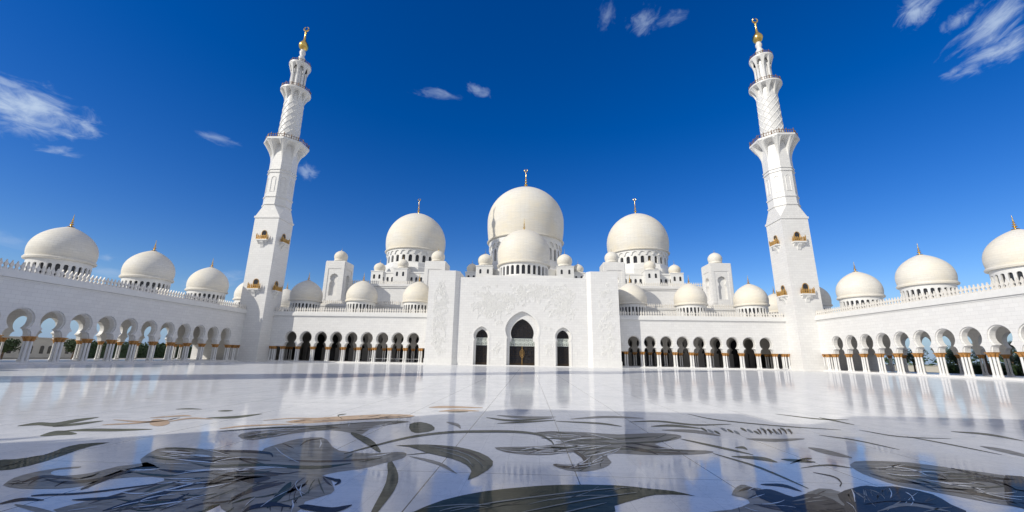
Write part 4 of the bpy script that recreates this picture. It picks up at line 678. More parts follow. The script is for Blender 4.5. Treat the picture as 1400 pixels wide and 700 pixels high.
 ('white',1,[[201,1033,190,1026,179,1020,168,1018,156,1018,145,1021,134,1026,124,1034,114,1044],[201,1030,190,1022,179,1016,168,1013,156,1013,145,1016,134,1022,124,1031,114,1042]]),
 ('white',1,[[373,1037,361,1020,350,1003,340,985,330,968,321,951,313,933,306,916,299,899],[373,1034,361,1016,350,998,340,980,330,963,321,946,313,930,306,914,299,898]]),
 ('white',1,[[378,1119,359,1112,341,1103,323,1093,306,1082,288,1070,272,1058,255,1044,240,1030],[377,1116,359,1107,340,1098,322,1087,305,1076,288,1065,271,1053,255,1040,240,1027]]),
 ('white',1,[[329,1225,322,1234,315,1243,307,1249,298,1253,289,1254,280,1254,270,1250,261,1246],[328,1221,321,1229,314,1236,306,1241,297,1245,288,1247,279,1247,270,1245,261,1242]]),
 ('white',1,[[238,1079,228,1080,218,1080,208,1077,198,1071,188,1064,179,1056,171,1045,163,1033],[238,1077,228,1074,218,1071,208,1067,198,1062,188,1055,179,1048,171,1039,163,1031]]),
 ('white',1,[[348,957,339,945,330,934,320,924,311,916,301,908,292,902,282,897,272,893],[347,955,338,942,329,930,320,920,310,911,301,904,291,898,281,894,272,891]]),
 ('white',1,[[335,1117,319,1111,303,1104,287,1099,271,1096,255,1094,239,1093],[335,1115,318,1104,302,1095,286,1090,270,1087,254,1088,239,1090]]),
 ('white',1,[[392,1129,383,1120,373,1110,364,1101,354,1092,345,1084,335,1076,326,1068,317,1060],[392,1126,382,1115,372,1104,363,1094,353,1085,344,1077,335,1070,326,1064,317,1058]]),
 ('white',1,[[321,1219,304,1220,288,1220,272,1220,255,1220],[320,1216,304,1214,287,1214,271,1215,255,1217]]),
 ('white',1,[[381,1210,366,1213,350,1212,333,1207,316,1196,300,1182,285,1164,271,1142,259,1120],[381,1207,365,1205,348,1203,332,1195,315,1185,299,1171,284,1155,271,1136,259,1117]]),
 ('white',1,[[319,986,311,967,302,949,293,932,284,916,273,901,263,886],[319,985,311,963,302,943,293,926,283,910,273,896,263,885]]),
 ('white',1,[[402,1083,386,1065,370,1048,354,1032,339,1017,323,1004,307,991],[402,1080,385,1058,369,1039,353,1022,338,1009,322,998,307,989]]),
 ('white',1,[[349,975,335,959,322,943,308,931,294,922,280,914,267,910,253,908,239,908],[348,973,335,955,322,939,308,926,294,916,280,909,266,905,253,905,239,906]]),
 ('white',1,[[500,1097,507,1092,515,1089,524,1089,533,1091],[501,1099,509,1098,517,1096,526,1095,534,1094]]),
 ('white',1,[[289,1033,275,1029,262,1024,248,1020,234,1015,221,1011,208,1006,194,1001,181,996],[289,1031,275,1024,261,1018,248,1013,234,1008,221,1004,208,1000,194,997,181,994]]),
 ('white',1,[[271,1213,262,1226,251,1237,239,1242,227,1243],[271,1210,261,1221,251,1230,239,1236,227,1240]]),
 ('white',1,[[421,1190,411,1205,400,1220,388,1235,377,1249,365,1264,352,1278],[420,1187,409,1200,398,1213,387,1227,375,1242,364,1257,352,1274]]),
 ('white',1,[[900,953,909,954,919,956,929,959,940,964,952,969,965,975,978,982,992,990],[902,955,911,957,922,960,932,964,944,968,955,973,968,979,981,985,994,992]]),
 ('white',1,[[891,915,894,909,899,904,905,901,913,899,923,899,933,900,946,903,959,908],[892,917,898,913,904,909,911,907,919,905,928,905,938,905,949,907,960,909]]),
 ('white',1,[[913,775,912,768,912,761,913,755,916,750,920,747,924,744],[914,776,915,770,915,764,917,759,919,754,922,749,926,745]]),
 ('white',1,[[959,816,958,804,958,792,961,783,966,776,974,771,983,767],[961,818,961,807,963,796,966,788,971,780,977,774,984,768]]),
 ('white',1,[[970,796,976,790,983,785,995,784,1008,785],[972,797,979,793,987,789,998,787,1010,786]]),
 ('white',1,[[915,944,929,941,942,939,956,937,970,935,985,933,999,932,1014,931,1029,931],[917,946,931,944,946,943,960,941,974,939,989,938,1003,936,1017,934,1031,933]]),
 ('white',1,[[930,873,935,864,940,856,945,849,952,842,959,836,966,831,974,827,983,823],[932,875,938,868,945,861,951,855,958,848,964,842,971,836,978,830,985,825]]),
 ('white',1,[[938,970,949,967,958,963,965,956,968,948,969,937,968,925,963,911,958,897],[940,972,953,972,964,970,971,964,975,955,976,944,973,930,967,915,959,899]]),
 ('white',1,[[941,863,945,859,951,856,958,854,967,853,976,853,987,855,1000,858,1013,863],[942,865,949,862,955,860,963,859,972,858,981,858,992,859,1003,862,1015,864]]),
 ('white',1,[[942,845,952,844,960,843,966,839,969,833,971,826,969,818,965,809,961,799],[944,846,955,847,964,846,970,843,974,838,975,830,973,821,968,811,962,800]]),
 ('white',1,[[926,784,927,778,928,773,931,768,935,765,939,762,945,760,952,759,959,759],[927,785,929,779,930,774,933,770,937,767,941,764,947,762,953,761,960,760]]),
 ('white',1,[[950,803,955,801,961,799,968,798,977,798,987,800,998,802,1010,806,1023,811],[951,805,958,803,965,802,973,802,981,802,991,804,1002,806,1013,809,1025,812]]),
 ('white',1,[[-292,1303,-288,1309,-284,1315,-280,1321,-276,1328,-272,1334,-267,1341,-263,1347,-258,1354],[-293,1306,-291,1316,-288,1325,-284,1333,-280,1340,-276,1346,-271,1351,-266,1355,-260,1358]]),
 ('white',1,[[-301,1245,-292,1256,-283,1270,-277,1288,-273,1309,-270,1335,-269,1364],[-302,1248,-294,1263,-287,1278,-281,1297,-276,1318,-273,1342,-271,1368]]),
 ('white',1,[[-517,1176,-528,1173,-539,1169,-547,1161,-552,1151,-555,1138,-557,1124],[-515,1173,-525,1168,-535,1163,-542,1155,-548,1145,-552,1133,-555,1121]]),
 ('white',1,[[-496,1218,-505,1214,-513,1209,-521,1204,-528,1198,-535,1191,-542,1184,-548,1177,-553,1169],[-494,1215,-501,1208,-508,1201,-516,1195,-523,1189,-530,1183,-537,1177,-544,1171,-551,1166]]),
 ('white',1,[[-508,1097,-513,1096,-517,1095,-521,1092,-525,1089],[-506,1094,-509,1090,-512,1087,-517,1086,-523,1086]]),
 ('white',1,[[-362,1292,-367,1306,-372,1318,-376,1331,-382,1347],[-362,1292,-369,1307,-376,1323,-381,1338,-383,1350]]),
 ('white',1,[[-464,1255,-471,1254,-478,1252,-483,1248,-487,1242,-490,1233,-491,1224,-490,1212,-489,1200],[-462,1252,-468,1248,-473,1244,-478,1239,-482,1232,-484,1225,-486,1216,-487,1207,-487,1197]]),
 ('white',1,[[-475,1177,-483,1170,-490,1160,-492,1145,-493,1129],[-473,1174,-479,1163,-484,1152,-488,1139,-491,1126]]),
 ('white',1,[[536,707,541,707,546,707,552,708,558,711,565,714,571,718,578,723,585,729],[537,708,543,709,548,710,554,712,560,715,567,718,573,721,579,725,585,730]]),
 ('white',1,[[549,770,552,773,555,776,559,779,562,783,566,786,570,790],[549,771,553,775,556,779,560,783,564,786,567,789,571,791]]),
 ('white',1,[[536,733,542,737,547,740,553,744,559,748,565,753,571,758],[536,734,542,739,548,743,554,747,560,751,566,755,572,759]]),
 ('white',1,[[505,691,506,688,507,685,508,683,509,681,511,679,512,677,514,676,516,675],[506,692,507,689,508,687,509,685,510,683,512,681,513,679,515,677,517,676]]),
 ('white',1,[[556,703,560,703,564,703,567,702,571,702,574,701,577,699,580,698,582,696],[556,704,561,704,565,704,569,704,572,703,575,702,578,701,581,699,583,697]]),
 ('pale',1,[[744,738,752,747,759,756,765,766,769,774,772,783,774,790,773,796,771,801],[744,738,751,746,757,755,762,763,766,771,769,779,770,786,770,793,770,800]]),
 ('pale',1,[[747,765,753,774,759,783,767,792,774,802],[746,765,752,773,758,783,766,792,774,802]]),
 ('pale',1,[[714,696,722,703,731,710,740,717,750,725,760,732,770,740,781,749,792,757],[714,697,723,705,733,713,742,721,752,729,762,736,772,744,783,751,793,758]]),
 ('white',1,[[767,755,780,768,793,783,803,797,812,811],[767,755,779,769,791,782,801,796,811,811]]),
 ('white',1,[[695,732,707,749,720,766,731,784,741,801],[694,732,705,748,716,764,728,782,740,801]]),
 ('white',1,[[661,685,668,697,675,709,679,720,681,731],[660,684,667,696,673,707,677,718,680,730]]),
 ('white',1,[[772,733,788,747,805,762,824,777,844,793],[772,734,789,749,807,764,825,779,845,794]]),
 ('white',1,[[770,722,779,730,789,739,799,749,807,760,814,770,819,779,822,786,823,793],[770,723,780,732,789,741,797,749,803,757,809,765,815,774,818,783,822,792]]),
 ('brown',1,[[-645,711,-650,710,-653,709,-655,706,-655,702,-654,698,-651,693,-647,687,-641,682],[-644,710,-646,708,-649,705,-650,702,-650,698,-649,694,-647,690,-644,685,-640,681]]),
 ('brown',1,[[-586,716,-584,710,-582,703,-580,696,-577,689],[-584,715,-581,708,-579,701,-577,694,-576,688]]),
 ('brown',1,[[-645,731,-646,726,-646,721,-643,714,-637,706,-629,697,-620,688],[-643,729,-641,722,-639,715,-635,708,-630,701,-625,694,-619,688]]),
 ('pale',1,[[-586,769,-585,765,-583,760,-581,756,-580,751,-579,747,-578,742,-577,738,-576,733],[-585,768,-580,761,-576,755,-573,749,-571,744,-570,740,-571,736,-572,734,-575,732]]),
 ('pale',1,[[-584,793,-573,788,-563,785,-553,781,-544,778,-536,776,-528,774],[-585,794,-578,794,-571,793,-562,790,-552,786,-541,781,-530,775]]),
 ('pale',1,[[-634,711,-638,711,-642,711,-647,711,-651,711,-655,712,-660,712,-664,712,-669,712],[-632,710,-633,707,-635,705,-638,704,-642,704,-647,705,-653,706,-660,708,-667,711]]),
 ('pale',1,[[-588,771,-585,763,-581,755,-580,747,-580,741,-582,735,-584,730,-589,727,-594,723],[-587,770,-580,759,-575,750,-573,741,-573,735,-574,729,-578,725,-585,723,-592,722]]),
 ('brown',1,[[-637,698,-644,698,-652,697,-659,696,-666,696],[-635,697,-639,694,-645,692,-654,692,-665,695]]),
 ('brown',1,[[-613,727,-615,726,-617,724,-619,722,-621,720,-623,718,-624,715,-625,713,-626,710],[-611,726,-612,723,-613,721,-615,718,-616,716,-618,714,-620,712,-622,711,-625,709]]),
 ('brown',1,[[-588,716,-586,709,-583,702,-578,694,-572,685],[-587,715,-581,705,-577,698,-573,690,-570,684]]),
 ('brown',1,[[-664,712,-666,711,-666,709,-667,706,-667,703],[-663,711,-661,708,-661,705,-663,703,-666,702]]),
 ('pale',1,[[-637,699,-642,699,-646,698,-650,696,-653,694,-655,692,-657,689],[-636,698,-639,697,-642,695,-645,693,-649,691,-652,690,-655,688]]),
 ('pale',1,[[-649,716,-649,710,-649,703,-651,698,-653,692],[-647,715,-644,706,-643,698,-646,694,-652,691]]),
 ('pale',1,[[-624,735,-629,732,-633,729,-636,725,-638,720,-638,715,-637,709,-635,703,-632,696],[-622,733,-626,730,-630,727,-632,722,-634,718,-634,712,-634,707,-632,701,-631,695]]),
 ('olive',1,[[296,920,292,911,288,902,284,892,279,880],[296,919,293,906,289,894,284,885,279,879]]),
 ('olive',1,[[352,1175,335,1175,318,1171,300,1162,282,1150],[352,1172,334,1166,316,1161,299,1154,282,1147]]),
 ('pale',1,[[498,1190,514,1190,533,1195,553,1206,575,1222],[498,1193,519,1206,539,1215,558,1222,576,1225]]),
 ('pale',1,[[351,1138,343,1138,336,1137,328,1137,321,1136,314,1136,306,1136,299,1136,292,1136],[350,1135,342,1133,335,1131,327,1129,320,1129,313,1129,306,1130,299,1131,292,1133]]),
 ('pale',1,[[194,1058,183,1062,171,1065,159,1065,147,1064,135,1062,124,1058],[194,1056,183,1054,171,1053,159,1053,148,1053,136,1053,124,1055]]),
 ('pale',1,[[312,961,305,954,298,946,292,937,286,928,281,918,276,907,272,896,269,885],[312,959,305,949,298,940,292,931,286,921,281,912,277,902,273,893,269,884]]),
 ('brown',1,[[393,1197,384,1210,375,1221,364,1229,352,1233,340,1234,326,1232,313,1227,300,1219],[392,1194,383,1203,373,1212,363,1219,351,1223,338,1224,325,1224,312,1220,299,1215]]),
 ('brown',1,[[255,1038,242,1034,230,1027,218,1018,207,1006],[255,1036,242,1025,230,1016,218,1009,207,1004]]),
 ('olive',1,[[243,1084,230,1074,218,1064,205,1055,192,1048,179,1042,166,1037,154,1034,141,1030],[243,1082,230,1068,218,1055,205,1045,192,1038,179,1032,167,1029,154,1028,141,1028]]),
 ('olive',1,[[370,1107,356,1096,343,1083,331,1067,320,1049,310,1029,302,1008],[369,1104,355,1089,342,1074,330,1058,319,1041,310,1023,302,1007]]),
 ('olive',1,[[351,1046,339,1037,328,1025,315,1014,303,1002],[350,1044,338,1026,326,1012,314,1004,303,1000]]),
 ('pale',1,[[314,1081,303,1077,293,1072,283,1067,272,1062,262,1057,252,1052,242,1047,232,1042],[314,1079,303,1069,292,1061,282,1055,272,1049,261,1045,251,1042,241,1040,231,1040]]),
 ('pale',1,[[369,1119,359,1109,350,1100,340,1092,330,1085,320,1079,310,1074,301,1071,291,1068],[369,1116,359,1104,349,1094,339,1086,329,1078,319,1073,310,1069,300,1067,291,1066]]),
 ('pale',1,[[255,1039,247,1036,240,1032,233,1028,226,1023,219,1019,212,1014,204,1009,197,1003],[255,1036,247,1028,240,1021,233,1015,226,1010,219,1006,211,1004,204,1002,197,1001]]),
 ('pale',1,[[483,1056,487,1048,491,1042,496,1037,502,1033,507,1031,514,1030],[484,1058,490,1055,495,1052,500,1048,505,1043,510,1038,515,1032]]),
 ('pale',1,[[226,1025,218,1021,211,1017,204,1014,197,1013,190,1012,182,1012,175,1013,168,1015],[226,1023,218,1015,211,1009,204,1005,197,1003,189,1003,182,1004,175,1008,168,1013]]),
 ('pale',1,[[369,1041,361,1031,353,1020,346,1008,340,995,334,981,329,967,325,953,321,940],[369,1039,361,1025,353,1012,346,999,340,987,334,974,329,962,325,951,321,939]]),
 ('pale',1,[[178,1027,169,1031,159,1033,150,1034,141,1034,132,1032,123,1030],[178,1025,169,1022,160,1021,151,1021,142,1022,132,1024,123,1027]]),
 ('pale',1,[[259,1040,250,1041,241,1040,232,1035,223,1027,216,1016,208,1003],[258,1038,249,1032,240,1026,232,1020,223,1014,216,1007,208,1001]]),
 ('olive',1,[[306,1247,297,1265,287,1277,276,1284,263,1285],[306,1244,295,1250,285,1258,274,1268,263,1281]]),
 ('brown',1,[[309,1055,301,1051,294,1046,286,1041,279,1037,271,1032,264,1027,257,1021,249,1016],[309,1053,301,1046,293,1040,286,1034,278,1029,271,1025,264,1021,256,1017,249,1014]]),
 ('brown',1,[[270,1091,253,1086,235,1078,219,1064,204,1045,192,1023,181,999],[270,1088,252,1076,235,1064,219,1049,205,1032,192,1014,181,997]]),
 ('brown',1,[[287,1287,277,1293,268,1298,257,1299,247,1298,236,1294,226,1288,216,1278,206,1267],[287,1283,277,1285,267,1287,257,1287,246,1285,236,1282,226,1277,216,1271,206,1264]]),
 ('olive',1,[[320,938,315,931,311,923,306,914,301,906,296,898,292,889,287,880,282,871],[320,937,316,925,311,915,306,906,301,897,297,889,292,882,287,875,282,869]]),
 ('olive',1,[[529,1223,538,1230,547,1239,556,1250,566,1263,575,1278,585,1295],[530,1226,539,1237,549,1247,558,1259,567,1271,576,1284,585,1298]]),
 ('pale',1,[[322,1064,307,1057,291,1051,276,1047,261,1046,246,1047,232,1049,218,1055,203,1061],[322,1062,306,1053,291,1046,275,1042,261,1040,246,1041,231,1044,217,1051,203,1059]]),
 ('brown',1,[[160,1017,152,1020,144,1021,136,1020,128,1016],[160,1014,152,1011,145,1009,137,1010,129,1014]]),
 ('brown',1,[[394,1154,387,1157,379,1159,371,1161,363,1161,354,1161,346,1160,337,1158,328,1156],[394,1151,386,1151,377,1152,369,1152,361,1153,353,1153,345,1153,336,1153,328,1153]]),
 ('olive',1,[[348,976,343,968,339,958,336,948,333,937,330,926,328,916,328,907,327,898],[348,975,344,964,340,953,337,943,334,934,332,925,330,917,329,908,328,898]]),
 ('pale',1,[[353,1257,347,1269,341,1279,335,1287,328,1294],[352,1254,346,1261,339,1269,333,1279,328,1291]]),
 ('pale',1,[[433,1169,422,1176,411,1183,400,1193,391,1205,382,1219,375,1236,368,1256,362,1277],[433,1166,420,1170,409,1175,398,1184,389,1196,380,1211,373,1228,367,1250,361,1274]]),
 ('olive',1,[[354,1057,345,1044,337,1030,330,1015,324,999,319,983,316,966,314,951,313,937],[354,1055,345,1039,337,1024,330,1008,325,993,321,979,317,965,315,952,314,938]]),
 ('pale',1,[[267,1244,252,1259,235,1268,217,1266,199,1257],[267,1241,251,1244,234,1249,217,1250,199,1253]]),
 ('pale',1,[[345,1228,335,1249,324,1268,310,1282,294,1290,278,1292,260,1289,243,1279,226,1265],[345,1224,334,1241,322,1257,308,1268,293,1275,276,1278,260,1277,243,1270,226,1262]]),
 ('pale',1,[[303,1053,288,1050,273,1046,258,1040,243,1031,229,1020,215,1008],[303,1050,287,1043,272,1037,258,1030,243,1022,229,1014,215,1006]]),
 ('brown',1,[[374,1084,358,1075,342,1066,326,1061,310,1057,295,1054,279,1054,265,1056,250,1058],[374,1081,357,1068,341,1058,325,1050,309,1046,294,1044,279,1045,264,1050,250,1056]]),
 ('pale',1,[[342,1044,330,1034,320,1021,309,1004,300,986],[341,1041,330,1023,319,1008,309,995,300,984]]),
 ('olive',1,[[283,1072,268,1074,254,1074,239,1076,225,1078],[283,1070,267,1062,252,1059,238,1065,225,1076]]),
 ('pale',1,[[379,1132,362,1132,344,1130,325,1122,307,1111,289,1095,273,1077,259,1055,245,1033],[379,1129,361,1126,342,1122,324,1113,306,1101,289,1087,273,1070,259,1051,245,1031]]),
 ('pale',1,[[306,941,297,930,288,918,279,906,270,893],[306,940,297,925,288,912,279,901,270,891]]),
 ('pale',1,[[175,1048,163,1049,151,1047,139,1040,128,1029],[175,1045,163,1039,152,1035,140,1030,129,1027]]),
 ('pale',1,[[218,1044,207,1043,195,1040,184,1035,173,1028,163,1019,153,1009],[218,1042,207,1038,195,1034,184,1028,174,1022,163,1014,154,1007]]),
 ('pale',1,[[-536,1127,-543,1124,-548,1118,-553,1111,-555,1102],[-534,1124,-535,1113,-539,1105,-545,1101,-553,1099]]),
 ('pale',1,[[-421,1230,-441,1241,-459,1248,-475,1251,-490,1250,-501,1244,-510,1234,-515,1219,-518,1203],[-420,1227,-436,1232,-453,1236,-468,1237,-481,1235,-493,1230,-503,1222,-510,1211,-516,1200]]),
 ('brown',1,[[-374,1266,-393,1280,-410,1289,-425,1293,-438,1292],[-372,1262,-386,1264,-401,1270,-417,1277,-436,1288]]),
 ('olive',1,[[-261,1385,-252,1391,-242,1399,-232,1404,-222,1412],[-263,1390,-257,1407,-249,1419,-237,1421,-223,1416]]),
 ('olive',1,[[-488,1147,-499,1151,-509,1153,-518,1153,-526,1151,-532,1148,-538,1143,-542,1136,-545,1128],[-486,1144,-493,1142,-501,1141,-509,1139,-516,1136,-523,1134,-530,1131,-536,1128,-543,1125]]),
 ('olive',1,[[-313,1231,-307,1231,-302,1232,-297,1234,-292,1238],[-315,1234,-312,1241,-307,1245,-301,1244,-293,1241]]),
 ('pale',1,[[-318,1232,-316,1246,-315,1263,-317,1283,-321,1307,-329,1334,-338,1362],[-320,1235,-320,1254,-320,1274,-323,1295,-327,1316,-333,1340,-340,1364]]),
 ('pale',1,[[-520,1146,-525,1141,-529,1135,-535,1131,-541,1128,-548,1125,-555,1123,-563,1122,-570,1121],[-518,1143,-519,1133,-522,1124,-526,1118,-531,1114,-539,1112,-547,1112,-557,1114,-568,1119]]),
 ('pale',1,[[-479,1143,-486,1143,-490,1140,-490,1132,-487,1121],[-477,1140,-478,1131,-479,1125,-481,1120,-485,1118]]),
 ('brown',1,[[-525,1156,-535,1157,-545,1158,-554,1157,-562,1155,-570,1152,-576,1148],[-523,1153,-530,1150,-538,1147,-546,1145,-555,1144,-564,1144,-574,1145]]),
 ('olive',1,[[-494,1106,-503,1104,-511,1101,-518,1095,-523,1087],[-493,1104,-498,1097,-505,1092,-513,1087,-521,1085]]),
 ('pale',1,[[-516,1186,-531,1195,-543,1200,-555,1202,-564,1201],[-514,1183,-523,1182,-533,1183,-546,1189,-562,1198]]),
 ('pale',1,[[-509,1139,-518,1143,-526,1146,-534,1147,-540,1147,-546,1146,-551,1144,-555,1140,-558,1135],[-507,1136,-512,1134,-518,1133,-524,1132,-530,1131,-536,1131,-543,1131,-549,1131,-556,1132]]),
 ('pale',1,[[-364,1265,-376,1282,-389,1296,-400,1305,-410,1311],[-363,1262,-373,1271,-383,1282,-395,1294,-409,1307]]),
 ('olive',1,[[-389,1260,-404,1267,-418,1272,-431,1274,-442,1272,-452,1268,-460,1261,-466,1252,-470,1240],[-388,1257,-399,1256,-410,1256,-421,1255,-432,1252,-442,1249,-451,1246,-460,1241,-468,1236]]),
 ('olive',1,[[-287,1382,-281,1392,-275,1403,-269,1414,-263,1426],[-289,1387,-284,1400,-279,1413,-272,1423,-264,1431]]),
 ('olive',1,[[-393,1235,-402,1238,-411,1241,-420,1243,-429,1244,-437,1245,-445,1246,-453,1246,-461,1245],[-391,1231,-398,1230,-406,1229,-414,1230,-422,1231,-430,1232,-439,1235,-449,1238,-459,1242]]),
 ('brown',1,[[-257,1350,-248,1357,-240,1368,-235,1385,-231,1405],[-258,1354,-252,1368,-245,1381,-239,1395,-233,1409]]),
 ('olive',1,[[-519,1130,-526,1121,-534,1112,-544,1106,-554,1100],[-517,1127,-520,1112,-527,1102,-538,1098,-552,1098]]),
 ('pale',1,[[-520,1105,-532,1108,-544,1110,-556,1113,-567,1115],[-518,1103,-527,1100,-537,1101,-550,1105,-565,1113]]),
 ('brown',1,[[-545,1174,-554,1177,-563,1180,-571,1182,-579,1184],[-543,1171,-550,1171,-558,1173,-567,1176,-577,1181]]),
 ('pale',1,[[-413,1278,-423,1282,-432,1285,-440,1284,-447,1282,-453,1277,-457,1270,-460,1261,-461,1251],[-411,1274,-420,1276,-428,1277,-436,1276,-443,1273,-449,1269,-453,1263,-457,1256,-459,1248]]),
 ('pale',1,[[-280,1510,-276,1516,-272,1523,-268,1530,-265,1538,-262,1547,-259,1556],[-281,1515,-278,1523,-274,1530,-271,1538,-267,1546,-264,1554,-261,1561]]),
 ('brown',1,[[-536,1405,-546,1405,-555,1404,-564,1401,-571,1397],[-533,1401,-541,1396,-549,1394,-559,1392,-569,1393]]),
 ('brown',1,[[-339,1482,-334,1483,-330,1484,-324,1483,-319,1483,-313,1481,-308,1479,-303,1476,-299,1474],[-341,1487,-337,1491,-333,1493,-328,1494,-323,1494,-317,1492,-311,1489,-306,1484,-300,1478]]),
 ('brown',1,[[-469,1385,-475,1384,-480,1381,-485,1379,-490,1376,-495,1373,-500,1369,-504,1365,-507,1360],[-467,1381,-472,1378,-477,1375,-482,1372,-487,1369,-491,1365,-496,1362,-501,1359,-505,1356]]),
 ('brown',1,[[-548,1385,-553,1383,-558,1380,-562,1376,-566,1372,-569,1366,-571,1360],[-545,1381,-549,1376,-553,1371,-557,1367,-561,1363,-564,1359,-568,1356]]),
 ('pale',1,[[-411,1490,-412,1495,-412,1501,-412,1508,-413,1515,-413,1523,-413,1532],[-413,1494,-416,1504,-417,1512,-418,1520,-418,1527,-417,1533,-415,1537]]),
 ('brown',1,[[-331,1500,-325,1511,-320,1523,-319,1538,-318,1555],[-332,1505,-328,1517,-323,1530,-321,1545,-320,1560]]),
 ('brown',1,[[-382,1499,-375,1504,-369,1510,-364,1519,-360,1529,-358,1541,-356,1554],[-384,1504,-379,1515,-375,1524,-370,1534,-366,1543,-362,1552,-358,1560]]),
 ('brown',1,[[-340,1495,-332,1499,-324,1502,-316,1506,-308,1509,-299,1511,-291,1514,-282,1516,-273,1518],[-342,1500,-335,1506,-327,1511,-319,1515,-311,1518,-302,1520,-293,1522,-284,1523,-275,1523]]),
 ('brown',1,[[-492,1444,-503,1448,-513,1450,-523,1451,-531,1451],[-490,1440,-498,1439,-508,1440,-518,1442,-529,1446]]),
 ('pale',1,[[-398,1445,-396,1452,-394,1458,-390,1464,-386,1469,-380,1473,-374,1476,-368,1478,-361,1479],[-401,1449,-399,1458,-397,1465,-394,1472,-389,1477,-384,1481,-377,1483,-370,1484,-363,1484]]),
 ('pale',1,[[-467,1420,-477,1418,-487,1416,-497,1412,-506,1408,-514,1403,-521,1397,-528,1390,-534,1382],[-465,1415,-474,1411,-483,1408,-492,1404,-501,1399,-509,1394,-517,1389,-525,1383,-532,1378]]),
 ('brown',1,[[-394,1428,-388,1434,-381,1441,-373,1446,-365,1450,-356,1453,-346,1455,-336,1456,-326,1457],[-396,1433,-391,1441,-385,1449,-377,1455,-369,1460,-359,1463,-349,1464,-339,1463,-327,1461]]),
 ('brown',1,[[-285,1527,-282,1531,-279,1535,-275,1539,-272,1542,-268,1546,-264,1549,-260,1553,-256,1556],[-287,1532,-284,1537,-281,1541,-277,1545,-274,1549,-270,1552,-266,1555,-262,1558,-258,1561]]),
 ('pale',1,[[471,675,467,674,463,672,459,669,455,665,452,661,449,656],[471,674,466,670,461,667,458,663,454,660,452,658,449,655]]),
 ('pale',1,[[540,741,544,746,549,751,553,757,558,764,562,771,566,779,569,786,571,792],[540,742,545,749,549,755,553,761,557,767,560,773,563,778,567,784,570,792]]),
 ('brown',1,[[528,730,532,732,535,734,539,737,542,740,546,743,550,747,554,752,558,757],[529,731,533,735,537,739,541,743,544,746,548,749,551,752,555,755,558,758]]),
 ('brown',1,[[468,670,465,667,461,663,457,659,452,654],[468,670,464,664,460,659,456,655,452,653]]),
 ('brown',1,[[497,693,494,688,492,683,490,678,488,673,486,668,485,664,484,660,483,656],[497,693,495,688,493,683,491,678,489,674,488,670,486,665,485,661,484,656]]),
 ('brown',1,[[530,699,533,695,537,691,541,687,546,684,551,682,556,680,561,678,567,677],[530,700,536,698,540,696,545,693,550,690,554,688,559,685,563,682,567,678]]),
 ('brown',1,[[505,674,504,670,503,666,502,663,503,661,504,659,506,657],[506,674,505,672,505,669,505,667,505,664,506,661,506,658]]),
 ('pale',1,[[540,782,543,785,547,790,551,795,554,801],[540,783,544,789,548,794,551,799,554,802]]),
 ('brown',1,[[599,704,601,704,605,704,609,706,613,710],[599,705,604,708,608,709,611,710,614,711]]),
 ('pale',1,[[519,749,523,754,526,760,531,765,535,771,541,777,547,783,554,789,561,796],[519,749,522,756,526,763,532,771,537,778,543,784,550,790,556,794,562,797]]),
 ('brown',2,[[585,712,587,710,589,708,593,708,596,708,601,710,605,712,610,715,616,719],[586,713,589,713,593,713,597,714,600,715,604,716,608,717,612,719,616,720]]),
 ('brown',2,[[604,686,609,683,614,681,618,679,622,675,624,672,626,668],[605,687,612,687,618,686,622,684,625,680,626,675,627,669]]),
 ('brown',2,[[608,686,613,684,618,683,624,683,631,684,638,685,646,688],[609,687,615,687,621,687,627,687,634,688,640,688,646,689]]),
 ('navy',2,[[633,715,639,715,645,717,652,719,659,722],[634,716,642,720,649,723,655,724,660,723]]),
 ('brown',2,[[624,689,628,689,631,689,634,689,637,688,639,687,641,686,642,684,643,682],[625,690,629,691,633,692,637,692,639,691,642,690,643,688,644,685,644,683]]),
 ('navy',2,[[624,693,630,692,637,693,645,696,656,701],[624,694,634,698,642,701,650,702,656,702]]),
 ('navy',2,[[559,708,565,706,571,704,576,702,581,699,585,696,590,694,593,691,597,688],[560,709,566,708,573,707,578,705,583,703,588,700,592,697,595,693,598,689]]),
 ('petal',2,[[612,722,619,723,626,726,633,728,640,730,648,733,656,736],[613,723,621,728,629,731,637,734,644,736,651,737,656,737]]),
 ('petal',2,[[637,743,641,742,647,744,654,749,663,756],[637,744,645,749,652,752,658,755,663,757]]),
 ('brown',2,[[569,688,569,684,570,681,571,678,572,676,574,674,576,672,579,671,582,671],[569,688,571,687,573,685,574,683,576,681,577,678,579,676,581,674,583,672]]),
 ('brown',2,[[593,682,593,677,595,672,596,669,599,667],[593,683,597,681,599,678,600,673,599,668]]),
 ('petal',2,[[594,724,603,726,613,730,624,737,636,746],[595,725,606,732,617,738,627,743,637,747]]),
 ('petal',1,[[710,712,716,725,722,738,730,752,740,767,751,783,763,800],[709,711,714,723,720,736,728,750,737,766,749,782,762,799]]),
 ('brown',1,[[723,712,732,725,741,738,749,752,756,765,761,778,765,791,767,802,768,814],[723,711,731,724,739,736,746,748,752,761,757,774,761,787,764,799,767,812]]),
 ('brown',1,[[691,728,700,742,707,755,712,767,715,778],[690,728,695,738,700,749,706,762,714,777]]),
 ('petal',1,[[709,732,718,743,727,754,736,766,745,778,754,791,762,803],[708,732,716,742,725,754,733,765,742,777,752,790,762,803]]),
 ('brown',1,[[784,781,791,788,798,795,806,803,817,813],[784,782,792,791,801,800,810,808,818,814]]),
 ('brown',1,[[731,737,740,746,748,756,757,765,767,775,778,785,790,796,803,807,817,819],[731,737,739,746,747,757,758,769,769,780,781,791,793,801,806,811,818,820]]),
 ('petal',1,[[722,744,726,754,729,763,732,771,735,779,737,787,738,794],[721,744,722,750,724,757,726,765,729,774,733,783,737,793]]),
 ('brown',1,[[807,741,816,745,826,751,836,757,848,764],[808,742,819,750,830,756,840,761,849,765]]),
